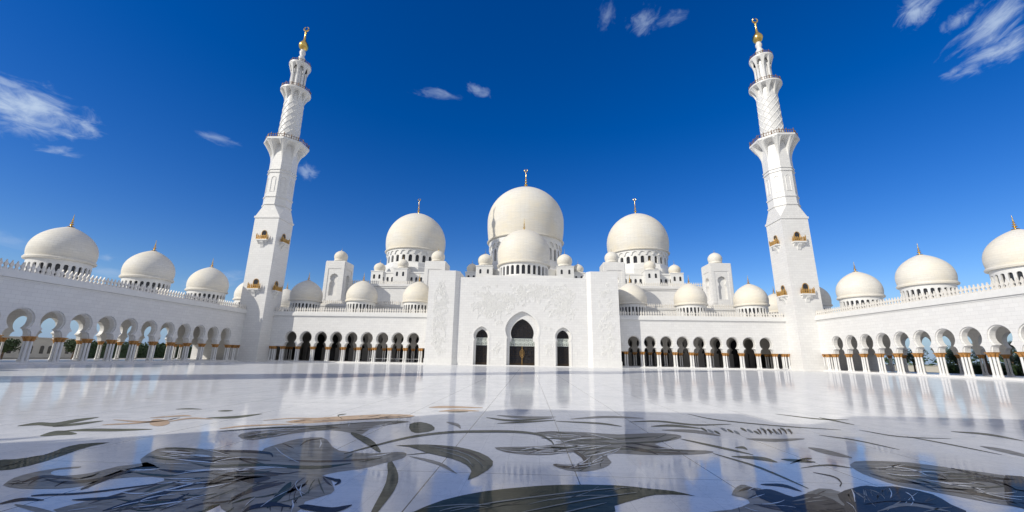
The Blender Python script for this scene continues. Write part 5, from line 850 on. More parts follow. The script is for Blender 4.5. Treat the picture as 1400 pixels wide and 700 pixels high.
 ('brown',1,[[719,722,726,736,733,750,737,763,739,774,737,783,733,791],[718,722,723,733,728,745,732,757,733,768,733,779,732,790]]),
 ('brown',1,[[729,730,740,744,752,759,763,774,774,789],[728,730,738,744,749,758,761,773,773,788]]),
 ('brown',1,[[796,757,807,766,819,776,831,785,845,796],[797,758,809,769,821,779,833,788,846,797]]),
 ('brown',1,[[802,738,811,744,820,751,830,758,840,767],[803,739,813,747,823,755,832,762,841,768]]),
 ('brown',1,[[741,729,751,739,761,749,773,759,786,770,800,782,815,795],[741,729,751,741,763,753,776,765,789,776,803,787,816,796]]),
 ('brown',1,[[682,718,688,731,695,743,703,755,712,767,723,780,736,796],[681,718,685,728,690,739,699,753,710,768,723,783,736,796]]),
 ('petal',1,[[762,694,778,701,795,708,811,715,829,721],[763,695,782,705,800,714,816,719,830,722]]),
 ('brown',1,[[766,766,775,776,784,788,791,799,795,808],[765,766,773,776,779,785,786,795,794,807]]),
 ('brown',1,[[937,831,935,819,933,808,934,799,936,791,939,784,944,779,951,775,958,772],[938,832,940,824,942,816,944,808,946,800,949,793,952,786,956,780,959,773]]),
 ('navy',1,[[960,753,964,749,968,746,969,741,970,737],[962,754,968,753,973,750,973,745,971,738]]),
 ('navy',1,[[1065,900,1072,894,1081,891,1095,891,1111,893],[1066,901,1081,902,1093,901,1104,899,1113,895]]),
 ('pale',1,[[944,895,953,889,964,884,977,883,993,883,1011,886,1031,891,1054,899,1079,909],[945,897,957,894,970,891,985,891,1001,892,1019,894,1038,898,1059,904,1081,911]]),
 ('pale',1,[[964,917,975,911,988,907,1002,905,1018,904,1036,906,1057,910,1079,915,1103,923],[966,919,981,918,997,917,1013,916,1030,917,1048,918,1066,919,1086,922,1105,924]]),
 ('pale',1,[[952,921,953,910,956,901,962,895,971,891,982,890,996,891,1012,895,1031,901],[953,923,960,918,966,912,974,908,984,905,994,903,1006,902,1019,902,1033,903]]),
 ('brown',1,[[902,918,909,911,917,904,925,897,932,891,940,885,947,879,954,873,961,867],[903,919,913,915,922,909,931,904,938,898,945,891,952,884,957,876,962,869]]),
 ('brown',1,[[1002,911,1004,904,1008,900,1015,899,1025,900,1037,904,1051,910,1068,919,1086,930],[1003,912,1011,912,1019,911,1028,912,1039,914,1050,917,1062,921,1075,927,1088,932]]),
 ('navy',1,[[881,954,891,950,902,946,912,943,923,940,934,937,945,934,956,932,968,930],[882,956,896,956,909,955,921,953,932,951,943,947,953,943,962,938,969,932]]),
 ('brown',1,[[949,977,956,974,963,971,970,969,977,967,984,965,992,964,999,962,1007,962],[951,979,963,982,973,983,982,984,991,982,997,980,1003,976,1007,970,1009,964]]),
 ('olive',1,[[906,867,910,862,914,857,917,851,918,845,919,838,918,831,917,824,915,816],[907,868,914,866,919,863,923,858,924,852,925,844,923,836,920,827,916,817]]),
 ('navy',1,[[951,897,954,889,956,882,958,875,959,867,959,859,958,852,957,844,956,836],[953,898,961,897,967,893,971,887,972,880,971,871,969,861,964,850,958,837]]),
 ('brown',1,[[914,958,928,961,945,968,967,981,992,999],[916,959,937,971,956,981,975,992,993,1001]]),
 ('navy',1,[[1034,831,1035,822,1038,815,1046,811,1055,810],[1035,832,1041,827,1046,822,1052,817,1057,811]]),
 ('brown',1,[[892,808,901,804,910,800,917,795,925,790,932,784,938,779,943,773,948,767],[893,810,904,807,914,804,922,800,930,795,936,789,942,783,946,776,949,768]]),
 ('navy',1,[[880,878,882,864,885,852,886,839,886,827,885,815,885,803],[881,879,889,872,894,862,896,850,896,836,892,821,886,804]]),
 ('navy',1,[[1032,888,1036,885,1040,882,1042,877,1043,872,1043,866,1042,859,1039,852,1035,845],[1033,890,1041,889,1047,888,1051,885,1052,880,1051,873,1048,865,1043,856,1037,846]]),
 ('olive',1,[[885,903,892,896,900,890,905,882,909,874,912,865,914,856,913,846,913,836],[886,904,898,903,909,900,916,894,921,886,923,876,922,865,919,851,914,837]]),
 ('pale',1,[[926,795,928,788,930,782,932,775,933,769,934,762,935,756],[927,796,933,792,937,788,939,781,939,774,938,766,936,757]]),
 ('olive',1,[[1083,887,1090,879,1097,871,1102,863,1107,855],[1085,888,1095,884,1104,877,1108,868,1109,856]]),
 ('pale',1,[[990,802,992,794,996,788,998,782,1000,776,1002,770,1004,764],[991,803,1000,801,1006,797,1010,792,1011,785,1009,776,1006,765]]),
 ('pale',1,[[1047,900,1053,898,1062,899,1076,905,1094,915],[1049,902,1063,908,1075,912,1087,916,1095,917]]),
 ('navy',1,[[938,877,951,876,964,875,975,872,984,869,993,865,1000,860,1006,854,1011,848],[940,878,956,882,972,884,985,883,995,880,1003,875,1009,868,1012,859,1012,849]]),
 ('pale',1,[[948,798,954,790,960,783,961,773,960,762],[949,799,959,794,965,788,965,776,962,763]]),
 ('pale',1,[[860,953,865,948,872,945,882,945,893,947,907,952,922,959,938,969,957,981],[861,954,871,955,881,955,892,957,904,960,916,964,930,970,944,976,958,983]]),
 ('navy',1,[[968,925,973,922,978,919,981,915,983,910,983,904,983,898,981,892,979,885],[970,927,980,930,989,931,994,929,997,924,997,917,994,909,988,898,981,887]]),
 ('olive',1,[[948,963,965,962,981,962,995,958,1007,954,1017,947,1025,939,1030,930,1034,920],[950,965,969,967,986,967,1001,965,1014,961,1023,954,1030,945,1034,934,1036,921]]),
 ('olive',1,[[966,838,976,834,987,832,1003,833,1022,838,1045,846,1070,858,1098,873,1129,890],[967,840,980,838,993,838,1010,840,1030,846,1052,853,1076,864,1103,877,1130,892]]),
 ('brown',1,[[990,885,1004,882,1017,880,1030,877,1042,874,1053,871,1064,867,1075,863,1085,859],[992,886,1008,887,1023,886,1037,884,1050,882,1061,878,1071,873,1079,867,1087,860]]),
 ('navy',1,[[949,772,949,764,950,757,950,751,951,745],[950,773,956,770,959,765,957,757,953,747]]),
 ('navy',1,[[906,839,909,829,913,822,921,817,932,814,945,814,961,817,979,822,999,829],[907,840,912,833,918,826,927,822,938,820,951,820,966,821,983,825,1001,830]]),
 ('navy',1,[[1042,907,1046,899,1050,891,1052,881,1052,871,1051,860,1048,849,1043,838,1038,826],[1044,908,1053,905,1061,900,1065,892,1065,883,1063,871,1058,858,1050,843,1040,827]]),
 ('olive',1,[[1009,925,1015,919,1024,916,1037,917,1053,922,1073,930,1096,942],[1011,926,1024,928,1037,929,1051,931,1066,935,1082,939,1097,943]]),
 ('olive',1,[[987,899,995,897,1003,895,1012,894,1020,893,1029,892,1039,892,1048,891,1058,892],[988,901,1001,903,1013,905,1024,906,1033,905,1042,904,1049,901,1055,898,1060,893]]),
 ('pale',1,[[638,720,642,723,645,726,649,729,653,733,657,737,661,741,665,745,670,750],[638,721,643,726,647,730,651,734,655,738,659,742,663,745,667,748,670,751]]),
 ('pale',1,[[642,682,644,681,647,681,651,683,656,687],[643,682,647,685,651,687,654,687,657,687]]),
 ('pale',1,[[615,680,619,680,624,680,628,680,632,680,636,680,640,679,643,679,647,678],[615,681,620,682,625,683,630,683,634,683,638,683,641,682,645,680,647,679]]),
 ('pale',1,[[626,680,628,678,630,677,632,677,634,676,637,676,640,677,644,678,647,679],[627,680,629,681,632,681,635,680,637,680,640,680,643,680,645,680,648,680]]),
 ('brown',1,[[636,736,643,744,650,753,658,761,667,770,678,778,689,788],[635,737,643,746,651,756,660,766,670,775,680,783,690,789]]),
 ('pale',1,[[633,749,640,756,647,764,655,771,663,778,673,786,683,794],[633,750,640,759,648,767,657,776,666,783,675,789,684,795]]),
 ('pale',1,[[628,687,630,687,633,686,636,686,640,687,644,688,648,690,652,692,657,695],[628,688,632,689,635,690,639,690,643,691,646,692,650,693,654,695,658,696]]),
 ('pale',1,[[658,760,662,764,665,768,669,772,673,775,678,779,683,783,689,787,694,790],[658,761,662,766,666,771,671,776,676,781,681,785,686,788,691,790,695,792]]),
 ('pale',1,[[652,750,658,756,665,764,672,772,679,781],[652,750,659,759,666,767,673,775,679,782]]),
 ('pale',1,[[639,743,644,749,648,755,653,761,659,767,666,773,673,780,681,787,690,794],[639,743,643,750,648,757,655,765,661,773,669,779,676,786,683,791,690,795]]),
 ('olive',1,[[100,635,108,642,116,648,125,654,134,660,144,665,154,669,165,672,176,676],[100,636,107,644,115,651,124,658,134,664,144,668,154,672,165,675,176,676]]),
 ('vein',1,[[58,635,64,641,71,646,78,651,87,654,96,656,105,657,114,657,124,656],[57,636,63,643,70,649,77,654,86,658,95,660,105,661,114,659,124,657]]),
 ('vein',1,[[33,644,44,649,54,653,66,657,77,660,89,663,101,665,114,665,126,666],[33,645,43,651,54,656,65,661,76,664,89,667,101,668,113,668,126,667]]),
 ('olive',1,[[180,699,192,701,203,704,215,708,227,713,239,719,250,726,262,734,274,744],[180,700,192,704,203,708,215,712,227,718,239,723,251,730,262,737,274,745]]),
 ('olive',1,[[122,679,135,682,148,685,160,691,172,699,183,709,194,720,203,734,213,749],[122,680,135,683,148,688,160,694,172,702,183,711,194,723,203,736,213,750]]),
 ('vein',1,[[308,744,317,749,327,755,336,763,345,772],[308,745,318,751,327,758,336,765,345,773]]),
 ('olive',1,[[136,660,146,666,157,673,166,682,175,693,182,704,189,718,195,732,200,748],[136,661,146,668,156,675,166,685,174,695,182,707,189,720,195,734,200,749]]),
 ('vein',1,[[182,673,197,684,212,694,228,703,245,711,263,717,281,722,299,724,318,726],[182,674,196,686,212,697,228,707,245,715,263,721,282,725,300,727,318,727]]),
 ('vein',1,[[218,695,233,702,248,710,263,721,277,735,290,752,302,771],[218,696,233,703,248,712,263,724,277,737,290,754,302,772]]),
 ('olive',1,[[153,690,169,697,185,704,202,711,219,718,236,726,253,733,271,741,290,749],[153,691,169,699,185,706,202,714,219,721,236,729,253,736,271,743,290,750]]),
 ('olive',1,[[-805,832,-801,823,-797,814,-796,805,-796,798,-797,791,-799,785],[-803,831,-795,819,-789,808,-787,799,-788,792,-792,787,-797,784]]),
 ('olive',1,[[-823,871,-826,863,-827,854,-823,842,-816,828,-804,813,-791,797],[-821,870,-822,860,-822,850,-817,838,-810,824,-800,810,-789,796]]),
 ('olive',1,[[-810,893,-805,880,-800,866,-793,852,-783,837,-772,821,-761,806],[-807,892,-801,877,-795,862,-787,848,-779,833,-769,819,-759,804]]),
 ('olive',1,[[-821,974,-816,958,-812,942,-810,928,-809,916,-811,905,-814,895,-819,887,-825,879],[-819,972,-812,954,-806,938,-804,923,-803,911,-805,900,-809,891,-815,884,-823,878]]),
 ('olive',1,[[-846,988,-844,975,-841,963,-837,950,-832,936,-826,922,-819,908,-811,894,-803,879],[-843,986,-839,971,-834,957,-830,943,-824,930,-819,916,-813,903,-807,890,-801,877]]),
 ('olive',1,[[-804,830,-801,822,-797,814,-796,807,-795,801,-795,795,-795,790,-797,785,-800,781],[-802,828,-798,820,-794,812,-792,804,-790,798,-791,792,-792,787,-794,783,-798,780]]),
 ('petal',0,[[-75,946,-54,928,-33,912,-15,897,2,882,15,867,27,851,39,836,50,823],[-76,950,-57,942,-37,933,-19,921,-1,906,14,888,27,867,38,847,50,826]]),
 ('olive',0,[[601,1228,616,1194,631,1164,645,1137,658,1114,670,1094,682,1077,693,1063,705,1050],[603,1235,623,1211,640,1186,656,1162,670,1139,682,1117,692,1096,700,1076,707,1054]]),
 ('olive',0,[[615,1054,625,1018,636,986,646,955,653,924,657,890,660,856,662,825,665,796],[617,1059,631,1028,643,999,654,970,662,937,665,902,667,866,667,831,667,799]]),
 ('petal',0,[[893,1150,889,1127,887,1110,888,1095,890,1081,896,1069,903,1058,912,1050,923,1045],[900,1158,910,1157,917,1152,923,1144,928,1132,930,1116,932,1096,932,1075,929,1052]]),
 ('olive',0,[[855,953,848,962,842,970,833,977,821,978,804,973,784,964,764,952,744,941],[853,950,842,954,833,959,823,963,811,964,795,960,777,953,759,945,742,938]]),
 ('petal',0,[[-538,607,-521,600,-506,595,-492,590,-480,586,-468,583,-458,582,-449,580,-441,580],[-541,610,-531,609,-520,607,-508,604,-496,601,-484,597,-471,593,-458,588,-444,583]]),
 ('navy',0,[[-562,605,-557,609,-554,614,-550,619,-546,622,-540,624,-532,625,-525,625,-519,627],[-565,607,-566,615,-567,623,-566,630,-562,634,-555,636,-545,635,-533,632,-522,630]]),
 ('olive',0,[[-85,960,-69,966,-53,974,-37,983,-21,990,-5,997,11,1004,26,1010,42,1018],[-86,962,-71,973,-56,984,-40,995,-24,1003,-7,1010,9,1014,25,1018,41,1021]]),
 ('petal',0,[[1392,1229,1382,1202,1376,1179,1373,1160,1370,1141,1368,1124,1367,1107,1367,1093,1371,1082],[1400,1236,1411,1228,1418,1217,1421,1203,1420,1185,1414,1164,1405,1140,1393,1114,1378,1088]]),
 ('olive',0,[[1553,1473,1565,1457,1580,1445,1595,1432,1606,1416,1610,1395,1610,1370,1610,1347,1614,1327],[1560,1481,1587,1479,1612,1476,1633,1469,1646,1454,1647,1429,1641,1398,1631,1365,1620,1333]]),
 ('petal',0,[[332,1556,365,1566,400,1583,436,1599,471,1610,505,1614,539,1614,572,1612,606,1617],[332,1566,369,1598,407,1629,445,1655,482,1670,517,1671,550,1662,580,1646,609,1628]]),
 ('petal',0,[[594,1366,615,1353,638,1345,660,1338,680,1330,695,1318,709,1306,722,1295,737,1288],[597,1376,627,1386,655,1392,682,1394,704,1388,719,1373,729,1350,736,1325,741,1297]]),
 ('petal',0,[[791,1252,804,1239,818,1228,834,1222,853,1221,876,1227,903,1239,932,1255,964,1274],[795,1260,818,1266,839,1267,860,1268,881,1269,903,1273,926,1279,949,1283,970,1283]]),
]

by = {}
for m, lv, P in INLAY:
    mb = by.setdefault(m, MB()); z = .003+.003*lv+{'petal': 0, 'leaf': .0006, 'olive': .0009, 'navy': .0012, 'brown': .0003, 'white': .0022, 'peach': .0015, 'pale': -.0003, 'vein': .0018}[m]
    cm = lambda q: list(zip([v/100 for v in q[::2]], [v/100 for v in q[1::2]]))
    if isinstance(P[0], list):
        A, D = cm(P[0]), cm(P[1]); n = len(A)
        mb.add([(x, y, z) for x, y in A]+[(x, y, z) for x, y in D], [(i, i+1, n+i+1, n+i) for i in range(n-1)])
    else:
        P = cm(P); mb.add([(x, y, z) for x, y in P], [tuple(range(len(P)))])
for m, mb in by.items(): 
    me = mb.mesh('floor_inlay', INL[m])
    bm = bmesh.new(); bm.from_mesh(me); bm.normal_update()
    bmesh.ops.reverse_faces(bm, faces=[f for f in bm.faces if f.normal.z < 0]); bm.to_mesh(me); bm.free()      # polished side up
    structure('floor_inlay', me)

# ------------------------------------------------------------------ arcades
def arcade(root, fn, s0, s1, centres, gaps, inner_d, out_d, inner_arches, side_out, colrange, fn_out=None, back=False):
    """fn(s, d, z): s along the wall, d depth away from the courtyard"""
    w = MB()
    o = arcade_outline(s0, s1, centres, 12.9, ex=.15); w.prism(o, fn, 0, .22)
    o = arcade_outline(s0, s1, centres, 12.9, ex=-.02); w.prism(o, fn, .2205, 1.15)
    part('wall', w, M_wall, root)
    c = MB()
    def bx(a0, a1, d0, d1, z0, z1):
        p = [fn(a0, d0, z0), fn(a1, d1, z1)]; c.box(p[0][0], p[1][0], p[0][1], p[1][1], z0, z1)
    bx(s0, s1, -.10, -.003, 12.0, 12.25); bx(s0, s1, -.34, -.003, 12.28, 12.95); bx(s0, s1, -.24, .5, 12.953, 13.2); bx(s0, s1, -.12, .45, 13.203, 13.42)
    part('cornice', c, M_trim, root)
    q = MB(); merlons(q, fn, s0, s1, 13.42, .66, .02, .24, .9); part('parapet', q, M_parapet, root)
    r = MB(); p = [fn(s0, 1.152, 12.4), fn(s1, out_d, 12.9)]; r.box(p[0][0], p[1][0], p[0][1], p[1][1], 12.4, 12.9); part('roof', r, M_trim, root)
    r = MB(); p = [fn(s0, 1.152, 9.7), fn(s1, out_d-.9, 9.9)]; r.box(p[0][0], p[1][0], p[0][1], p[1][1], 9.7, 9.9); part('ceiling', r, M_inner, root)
    r = MB(); p = [fn(s0, -.55, 0), fn(s1, out_d+.3, .3)]; r.box(p[0][0], p[1][0], p[0][1], p[1][1], 0.0, .16)
    p = [fn(s0, -.2, 0), fn(s1, out_d, .3)]; r.box(p[0][0], p[1][0], p[0][1], p[1][1], .161, .3); part('platform', r, M_col, root)
    if inner_arches:
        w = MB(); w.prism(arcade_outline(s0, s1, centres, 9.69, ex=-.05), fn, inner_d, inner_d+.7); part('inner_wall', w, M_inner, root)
    w = MB()
    if side_out:
        o = arcade_outline(s0, s1, centres, 12.39, ex=.0); w.prism(o, fn, out_d-.9, out_d-.003)
        part('outer_wall', w, M_wall, root)
    else:
        o = arcade_outline(s0, s1, centres, 12.39, ex=.1); w.prism(o, fn, out_d-.9, out_d-.3)
        for a in gaps:
            p = [fn(a-.9, out_d-.9, 0), fn(a+.9, out_d-.3, 0)]; w.box(p[0][0], p[1][0], p[0][1], p[1][1], .301, ZB-.001)
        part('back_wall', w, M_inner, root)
        w = MB(); p = [fn(s0, out_d-.25, 0), fn(s1, out_d-.05, 0)]; w.box(p[0][0], p[1][0], p[0][1], p[1][1], .301, 9.69); part('glazing', w, M_dark, root)
    row = MB(); rowc = MB()
    for a in gaps:
        pos = [(a+i*.27, .57+j*.27) for i in (-1, 1) for j in (-1, 1)]
        if inner_arches: pos += [(a+i*.27, inner_d+.35) for i in (-1, 1)]
        if side_out: pos += [(a+i*.27, out_d-.45) for i in (-1, 1)]
        for s, d in pos:
            x, y, _ = fn(s, d, 0)
            if colrange[0] <= a <= colrange[1]: add_column(root, x, y)
            else:
                row.lathe([(.27, .3), (.22, .5), (.17, .66), (.155, 3.32)], 8, x, y); rowc.lathe([(.16, 3.32), (.19, 3.44), (.32, 3.78), (.35, 4.04)], 8, x, y)
    if row.v:
        r = part('column_row', row, M_col, root, smooth=True); r['kind'] = 'stuff'
        r = part('capital_row', rowc, M_cap, root, smooth=True); r['kind'] = 'stuff'

proto_arc_dome = None
def arc_dome(root, x, y):
    global proto_arc_dome
    if proto_arc_dome is None:
        proto_arc_dome = make_dome(root, x, y, 19.0, 4.5, 4.95, zb=1.3, rbf=.96, drum_h=4.4, nwin=26, fin_h=2.5, fin_r=.34, wf=.6, point=.13)
        return proto_arc_dome
    return copy_tree(proto_arc_dome, root, (x, y, 19.1))

FC = [29.35+4.23*k for k in range(9)]
for sx, nm in ((-1, 'left'), (1, 'right')):
    root = thing('front_arcade', 'white marble arcade of nine keyhole arches facing the courtyard, %s of the carved portal' % nm, 'arcade', (sx*49, 111, 0), 'arcades around the courtyard')
    gaps = [FC[0]-2.115-1.75]+[c-2.115 for c in FC]+[FC[-1]+2.115, FC[-1]+2.115+2.2, FC[-1]+2.115+3.5]
    arcade(root, lambda s, d, z, sx=sx: (sx*s, 110+d, z), 24.6, 73.3, FC, gaps, 8.0, 16.6, True, False, (0, 99))
    for x in (31.4, 48.5, 65.6): arc_dome(root, sx*x, 119.3)
    b = MB(); b.box(sx*25.45, sx*26.35, 109.15, 109.997, 6.0, 10.1); b.box(sx*25.55, sx*26.25, 109.1, 109.149, 6.2, 9.9); part('wall_box', b, M_trim, root)
SC = [99.75-4.2*k for k in range(24)][::-1]
for sx, nm, lab in ((-1, 'left', 'long shaded marble arcade with keyhole arches and brown capitals, left of the courtyard'), (1, 'right', 'long sunlit marble arcade with keyhole arches and golden capitals, right of the courtyard')):
    root = thing('side_arcade', lab, 'arcade', (sx*82, 60, 0), 'arcades around the courtyard')
    gaps = [c+2.1 for c in SC]+[SC[0]-2.1, SC[-1]+4.2, SC[-1]+6.0]
    arcade(root, lambda s, d, z, sx=sx: (sx*(73.7+d), s, z), -2.5, 109.99, SC, gaps, 0, 16.6, False, True, (42, 120))
    for k in range(7): arc_dome(root, sx*82.2, 101.4-17.0*k)
    arc_dome(root, sx*82.2, 118.6); arc_dome(root, sx*82.6, 136.5)
    b = MB(); b.box(sx*73.31, sx*90.3, 110.0, 160, 0, 12.9); part('rear_wing', b, M_wall, root)
    q = MB(); merlons(q, lambda s, d, z, sx=sx: (sx*(73.7+16.6-d), s, z), -2.5, 109.9, 12.9, 1.3, .02, .24, 1.2); part('outer_parapet', q, M_parapet, root)

# ------------------------------------------------------------------ prayer hall with its domes and pylons
hall = thing('prayer_hall', 'great white prayer hall with three huge cream domes rising behind the carved portal', 'mosque hall', (0, 160, 0))
b = MB(); b.box(-73.2, 73.2, 126.7, 205, 0, 17.4); b.box(-73.2, 73.2, 126.5, 127.2, 17.0, 17.62)
part('lower_wall', b, M_wall, hall)
b = MB(); merlons(b, lambda s, d, z: (s, 126.6+d, z), -73, 73, 17.62, .66, 0, .22, .9); part('lower_parapet', b, M_parapet, hall)
b = MB(); b.box(-64, 64, 140, 198, 17.401, 26.3); b.box(-64.3, 64.3, 139.7, 198.3, 25.2, 25.5); b.box(-64.4, 64.4, 139.5, 198.5, 25.7, 26.6)
part('upper_wall', b, M_wall, hall)
b = MB(); merlons(b, lambda s, d, z: (s, 139.6+d, z), -64.3, 64.3, 26.6, .72, 0, .24, .95); part('upper_parapet', b, M_parapet, hall)

def small_windows(mb, xs, y, z, w=.42, h=1.5):
    for x in xs:
        P = [(x-w, z), (x+w, z)]+[(x+w*math.cos(PI*k/8), z+h+w*math.sin(PI*k/8)) for k in range(9)]
        mb.prism(P, lambda a, d, c: (a, y-d, c), -.02, .03)
def turret(x, y, z, R, zbody, hb, half):
    b = MB(); b.box(x-half, x+half, y-half, y+half, zbody, hb); b.box(x-half-.15, x+half+.15, y-half-.15, y+half+.15, hb-.25, hb+.1)
    t = part('turret', b, M_trim, hall)
    for q in (x-half*.45, x+half*.45):
        wdw = MB(); small_windows(wdw, (q,), y-half, hb-3.0, .38, 1.3); part('window', wdw, M_dark, t)
    make_dome(hall, x, y, z, R, R*.98, zb=R*.55, rbf=.85, drum_h=max(.5, z-R*.55-.5-hb-.1), nwin=12, fin_h=R*.75, fin_r=.12, seg=28, lip=.07, point=.12)
make_dome(hall, 0, 165, 57.6, 16.2, 16.2, zb=8.8, rbf=.955, drum_h=10.6, nwin=30, fin_h=9.3, fin_r=.75, crescent=True, seg=96, scallop=True, wf=.52, lip=.35, point=.05, label='largest cream marble dome, centre of the prayer hall')
for sx in (-1, 1):
    make_dome(hall, sx*46.7, 165, 48.7, 12.4, 13.3, zb=4.6, rbf=.955, drum_h=6.2, nwin=26, fin_h=7.2, fin_r=.6, crescent=True, seg=80, scallop=True, wf=.52, lip=.3, point=.05)
    b = MB(); b.box(sx*36.5, sx*57.8, 150, 180, 26.601, 33.0); b.box(sx*36.3, sx*58.0, 149.8, 180.2, 32.6, 33.15)
    b.lathe([(13.8, 33.15), (13.8, 35.6), (13.2, 35.9), (12.7, 37.6)], 8, sx*46.7, 165, PI/8)
    t = part('dome_base', b, M_trim, hall)
    
    for k in range(11):
        wdw = MB(); small_windows(wdw, [sx*(37.5+1.85*k)], 150, 29.3, .42, 1.4); part('window', wdw, M_dark, t)
    turret(sx*56.3, 151.6, 34.9, 2.2, 26.601, 33.3, 2.3); turret(sx*46.6, 149.5, 36.0, 2.1, 26.602, 33.9, 2.6)
    turret(sx*15.0, 149.5, 37.6, 2.85, 26.601, 35.0, 3.1); turret(sx*20.2, 151.5, 34.9, 2.1, 26.602, 33.2, 2.2)
b = MB(); b.lathe([(19.5, 26.6), (19.5, 34.5), (17.6, 35.5), (16.4, 38.5)], 8, 0, 165, PI/8); part('dome_base', b, M_trim, hall)
b = MB(); b.box(-11.5, 11.5, 116, 136, 17.4, 25.3); part('dome_base', b, M_trim, hall)
make_dome(hall, 0, 125, 33.7, 8.4, 8.3, zb=3.5, rbf=.955, drum_h=4.2, nwin=28, fin_h=4.2, fin_r=.38, seg=72, wf=.62, lip=.22, point=.05, label='cream dome directly above the carved portal, in front of the largest dome')

def half_panel(mb, fn, hw, z0, z1, hole, d0, d1):
    """wall panel of half width hw with a centred hole (right half outline from bottom centre to top centre)"""
    for s in (-1, 1):
        P = [(s*a, b) for a, b in hole]+[(0, z1), (s*hw, z1), (s*hw, z0), (0, z0)]
        mb.prism(P, fn, d0, d1)
def pylon(cx, cy, ztop, half, zbase):
    k = ztop-32.4
    zc = 26.9+k; r = 1.38; wn = 1.05; a0 = math.asin(wn/r)
    hole = [(0, 20.9+k), (1.38, 20.9+k), (1.38, 24.9+k), (wn, 25.6+k)]+[(r*math.sin(a0+(PI-a0)*i/14), zc-r*math.cos(a0+(PI-a0)*i/14)) for i in range(15)]
    hole[-1] = (0, zc+r*1.08)
    b = MB(); b.box(cx-half+.9, cx+half-.9, cy-half+.9, cy+half-.9, zbase, ztop-1)
    for ax, sg in ((0, -1), (0, 1), (1, -1), (1, 1)):
        hw = half if ax == 0 else half-.902
        if ax == 0: fn = lambda a, d, z, sg=sg: (cx+a, cy+sg*(half-d), z)
        else: fn = lambda a, d, z, sg=sg: (cx+sg*(half-d), cy+a, z)
        half_panel(b, fn, hw, zbase, ztop, hole, 0, .9)
        # raised border
        for (u0, u1, v0, v1) in ((-half*.99, -2.2, 19.5+k, ztop), (2.2, half*.99, 19.5+k, ztop), (-2.199, 2.199, ztop-2.4, ztop)):
            p0, p1 = fn(u0, -.14, v0), fn(u1, -.003, v1); b.box(p0[0], p1[0], p0[1], p1[1], v0, v1)
    b.box(cx-half+.02, cx+half-.02, cy-half+.02, cy+half-.02, ztop+.001, ztop+.25)
    t = part('pylon', b, M_wall, hall, label='square white pylon with keyhole niches and a small dome on top')
    make_dome(hall, cx, cy, ztop+2.35, 2.2, 2.2, zb=1.1, rbf=.88, drum_h=.62, nwin=10, fin_h=1.2, fin_r=.12, seg=32, lip=.08, wf=.02, point=.08)
for sx in (-1, 1):
    pylon(sx*63.2, 133.3, 32.4, 3.25, 17.401); pylon(sx*28.2, 128.2, 31.3, 3.25, 17.402)

# ------------------------------------------------------------------ carved portal
portal = thing('entrance_portal', 'flat topped white marble portal block with carved vines and three dark latticed doors', 'portal', (0, 106, 0))
def door_outline(c, hw, zs, wn, r, zc, apex, z0=0):
    """left to right, open at the bottom: straight jambs, neck, pointed horseshoe"""
    a0 = math.asin(min(.999, wn/r)); zk = zc-r*math.cos(a0)-.02; P = [(-hw, z0), (-hw, min(zs, zk-.25)), (-wn, min(zs+.25, zk))]
    n = 18
    for k in range(n+1):
        a = a0+(PI-a0)*k/n; x = -r*math.sin(a); z = -math.cos(a)
        zz_ = zc+r*z if z < 0 else zc+(apex-zc)*(z**1.0 if abs(a-PI) > 1e-6 else 1)
        if z > 0: zz_ = zc+(apex-zc)*(.80*z+.20*(1-math.sqrt(max(0, 1-z*z)))); x = -r*math.sin(a)*(1-.06*z)
        P.append((x, zz_))
    P += [(-a, b) for a, b in P[-2::-1]]
    return [(c+a, b) for a, b in P]
D_out = {0: (3.95, 6.9, 3.8, 4.35, 9.2, 13.8), 1: (1.95, 6.2, 1.7, 2.05, 7.55, 9.8)}
D_in = {0: (3.25, 5.9, 2.75, 3.0, 8.3, 11.9), 1: (1.5, 6.0, 1.3, 1.55, 7.3, 9.1)}
def recess_outline(D):
    P = [(-16.79, 0)]
    for c, k in ((-10.5, 1), (0, 0), (10.5, 1)): P += door_outline(c, *D[k])
    return P+[(16.79, 0), (16.79, 22.7), (-16.79, 22.7)]
b = MB(); F = lambda a, d, z: (a, d, z)
b.prism(recess_outline(D_out), F, 106, 106.9); b.prism(recess_outline(D_in), F, 106.902, 108.3)
b.box(-16.78, 16.78, 108.31, 122, 21.2, 22.6); b.box(-16.78, 16.78, 118, 122, .0, 21.1)
part('recess_wall', b, M_relief, portal)
b = MB()
for c, k in ((-10.5, 1), (0, 0), (10.5, 1)):   # thin raised mouldings round the openings
    o = door_outline(c, *D_out[k]); hw, zs, wn, r, zc, ap = D_out[k]; w = .42 if k == 0 else .3
    o2 = door_outline(c, hw+w, zs, wn+w, r+w, zc, ap+w*1.1)
    b.prism(o2+o[::-1], F, 105.93, 105.997)
part('arch_moulding', b, M_trim, portal)
for sx in (-1, 1):
    pts = [(24.8, 105), (17.8, 105), (16.8, 106), (16.8, 120), (24.8, 120)]
    b = MB(); b.prism([(sx*x, y) for x, y in pts], lambda a, d, c: (a, c, d), 0, 24.3)
    part('tower', b, M_relief, portal)
    b = MB(); b.prism([(sx*x, y) for x, y in [(24.9, 104.88), (17.75, 104.88), (16.69, 105.94), (16.69, 106.0), (16.79, 105.99), (17.8, 104.99), (24.9, 104.99)]], lambda a, d, c: (a, c, d), .0, 1.5)
    part('plinth', b, M_trim, portal)
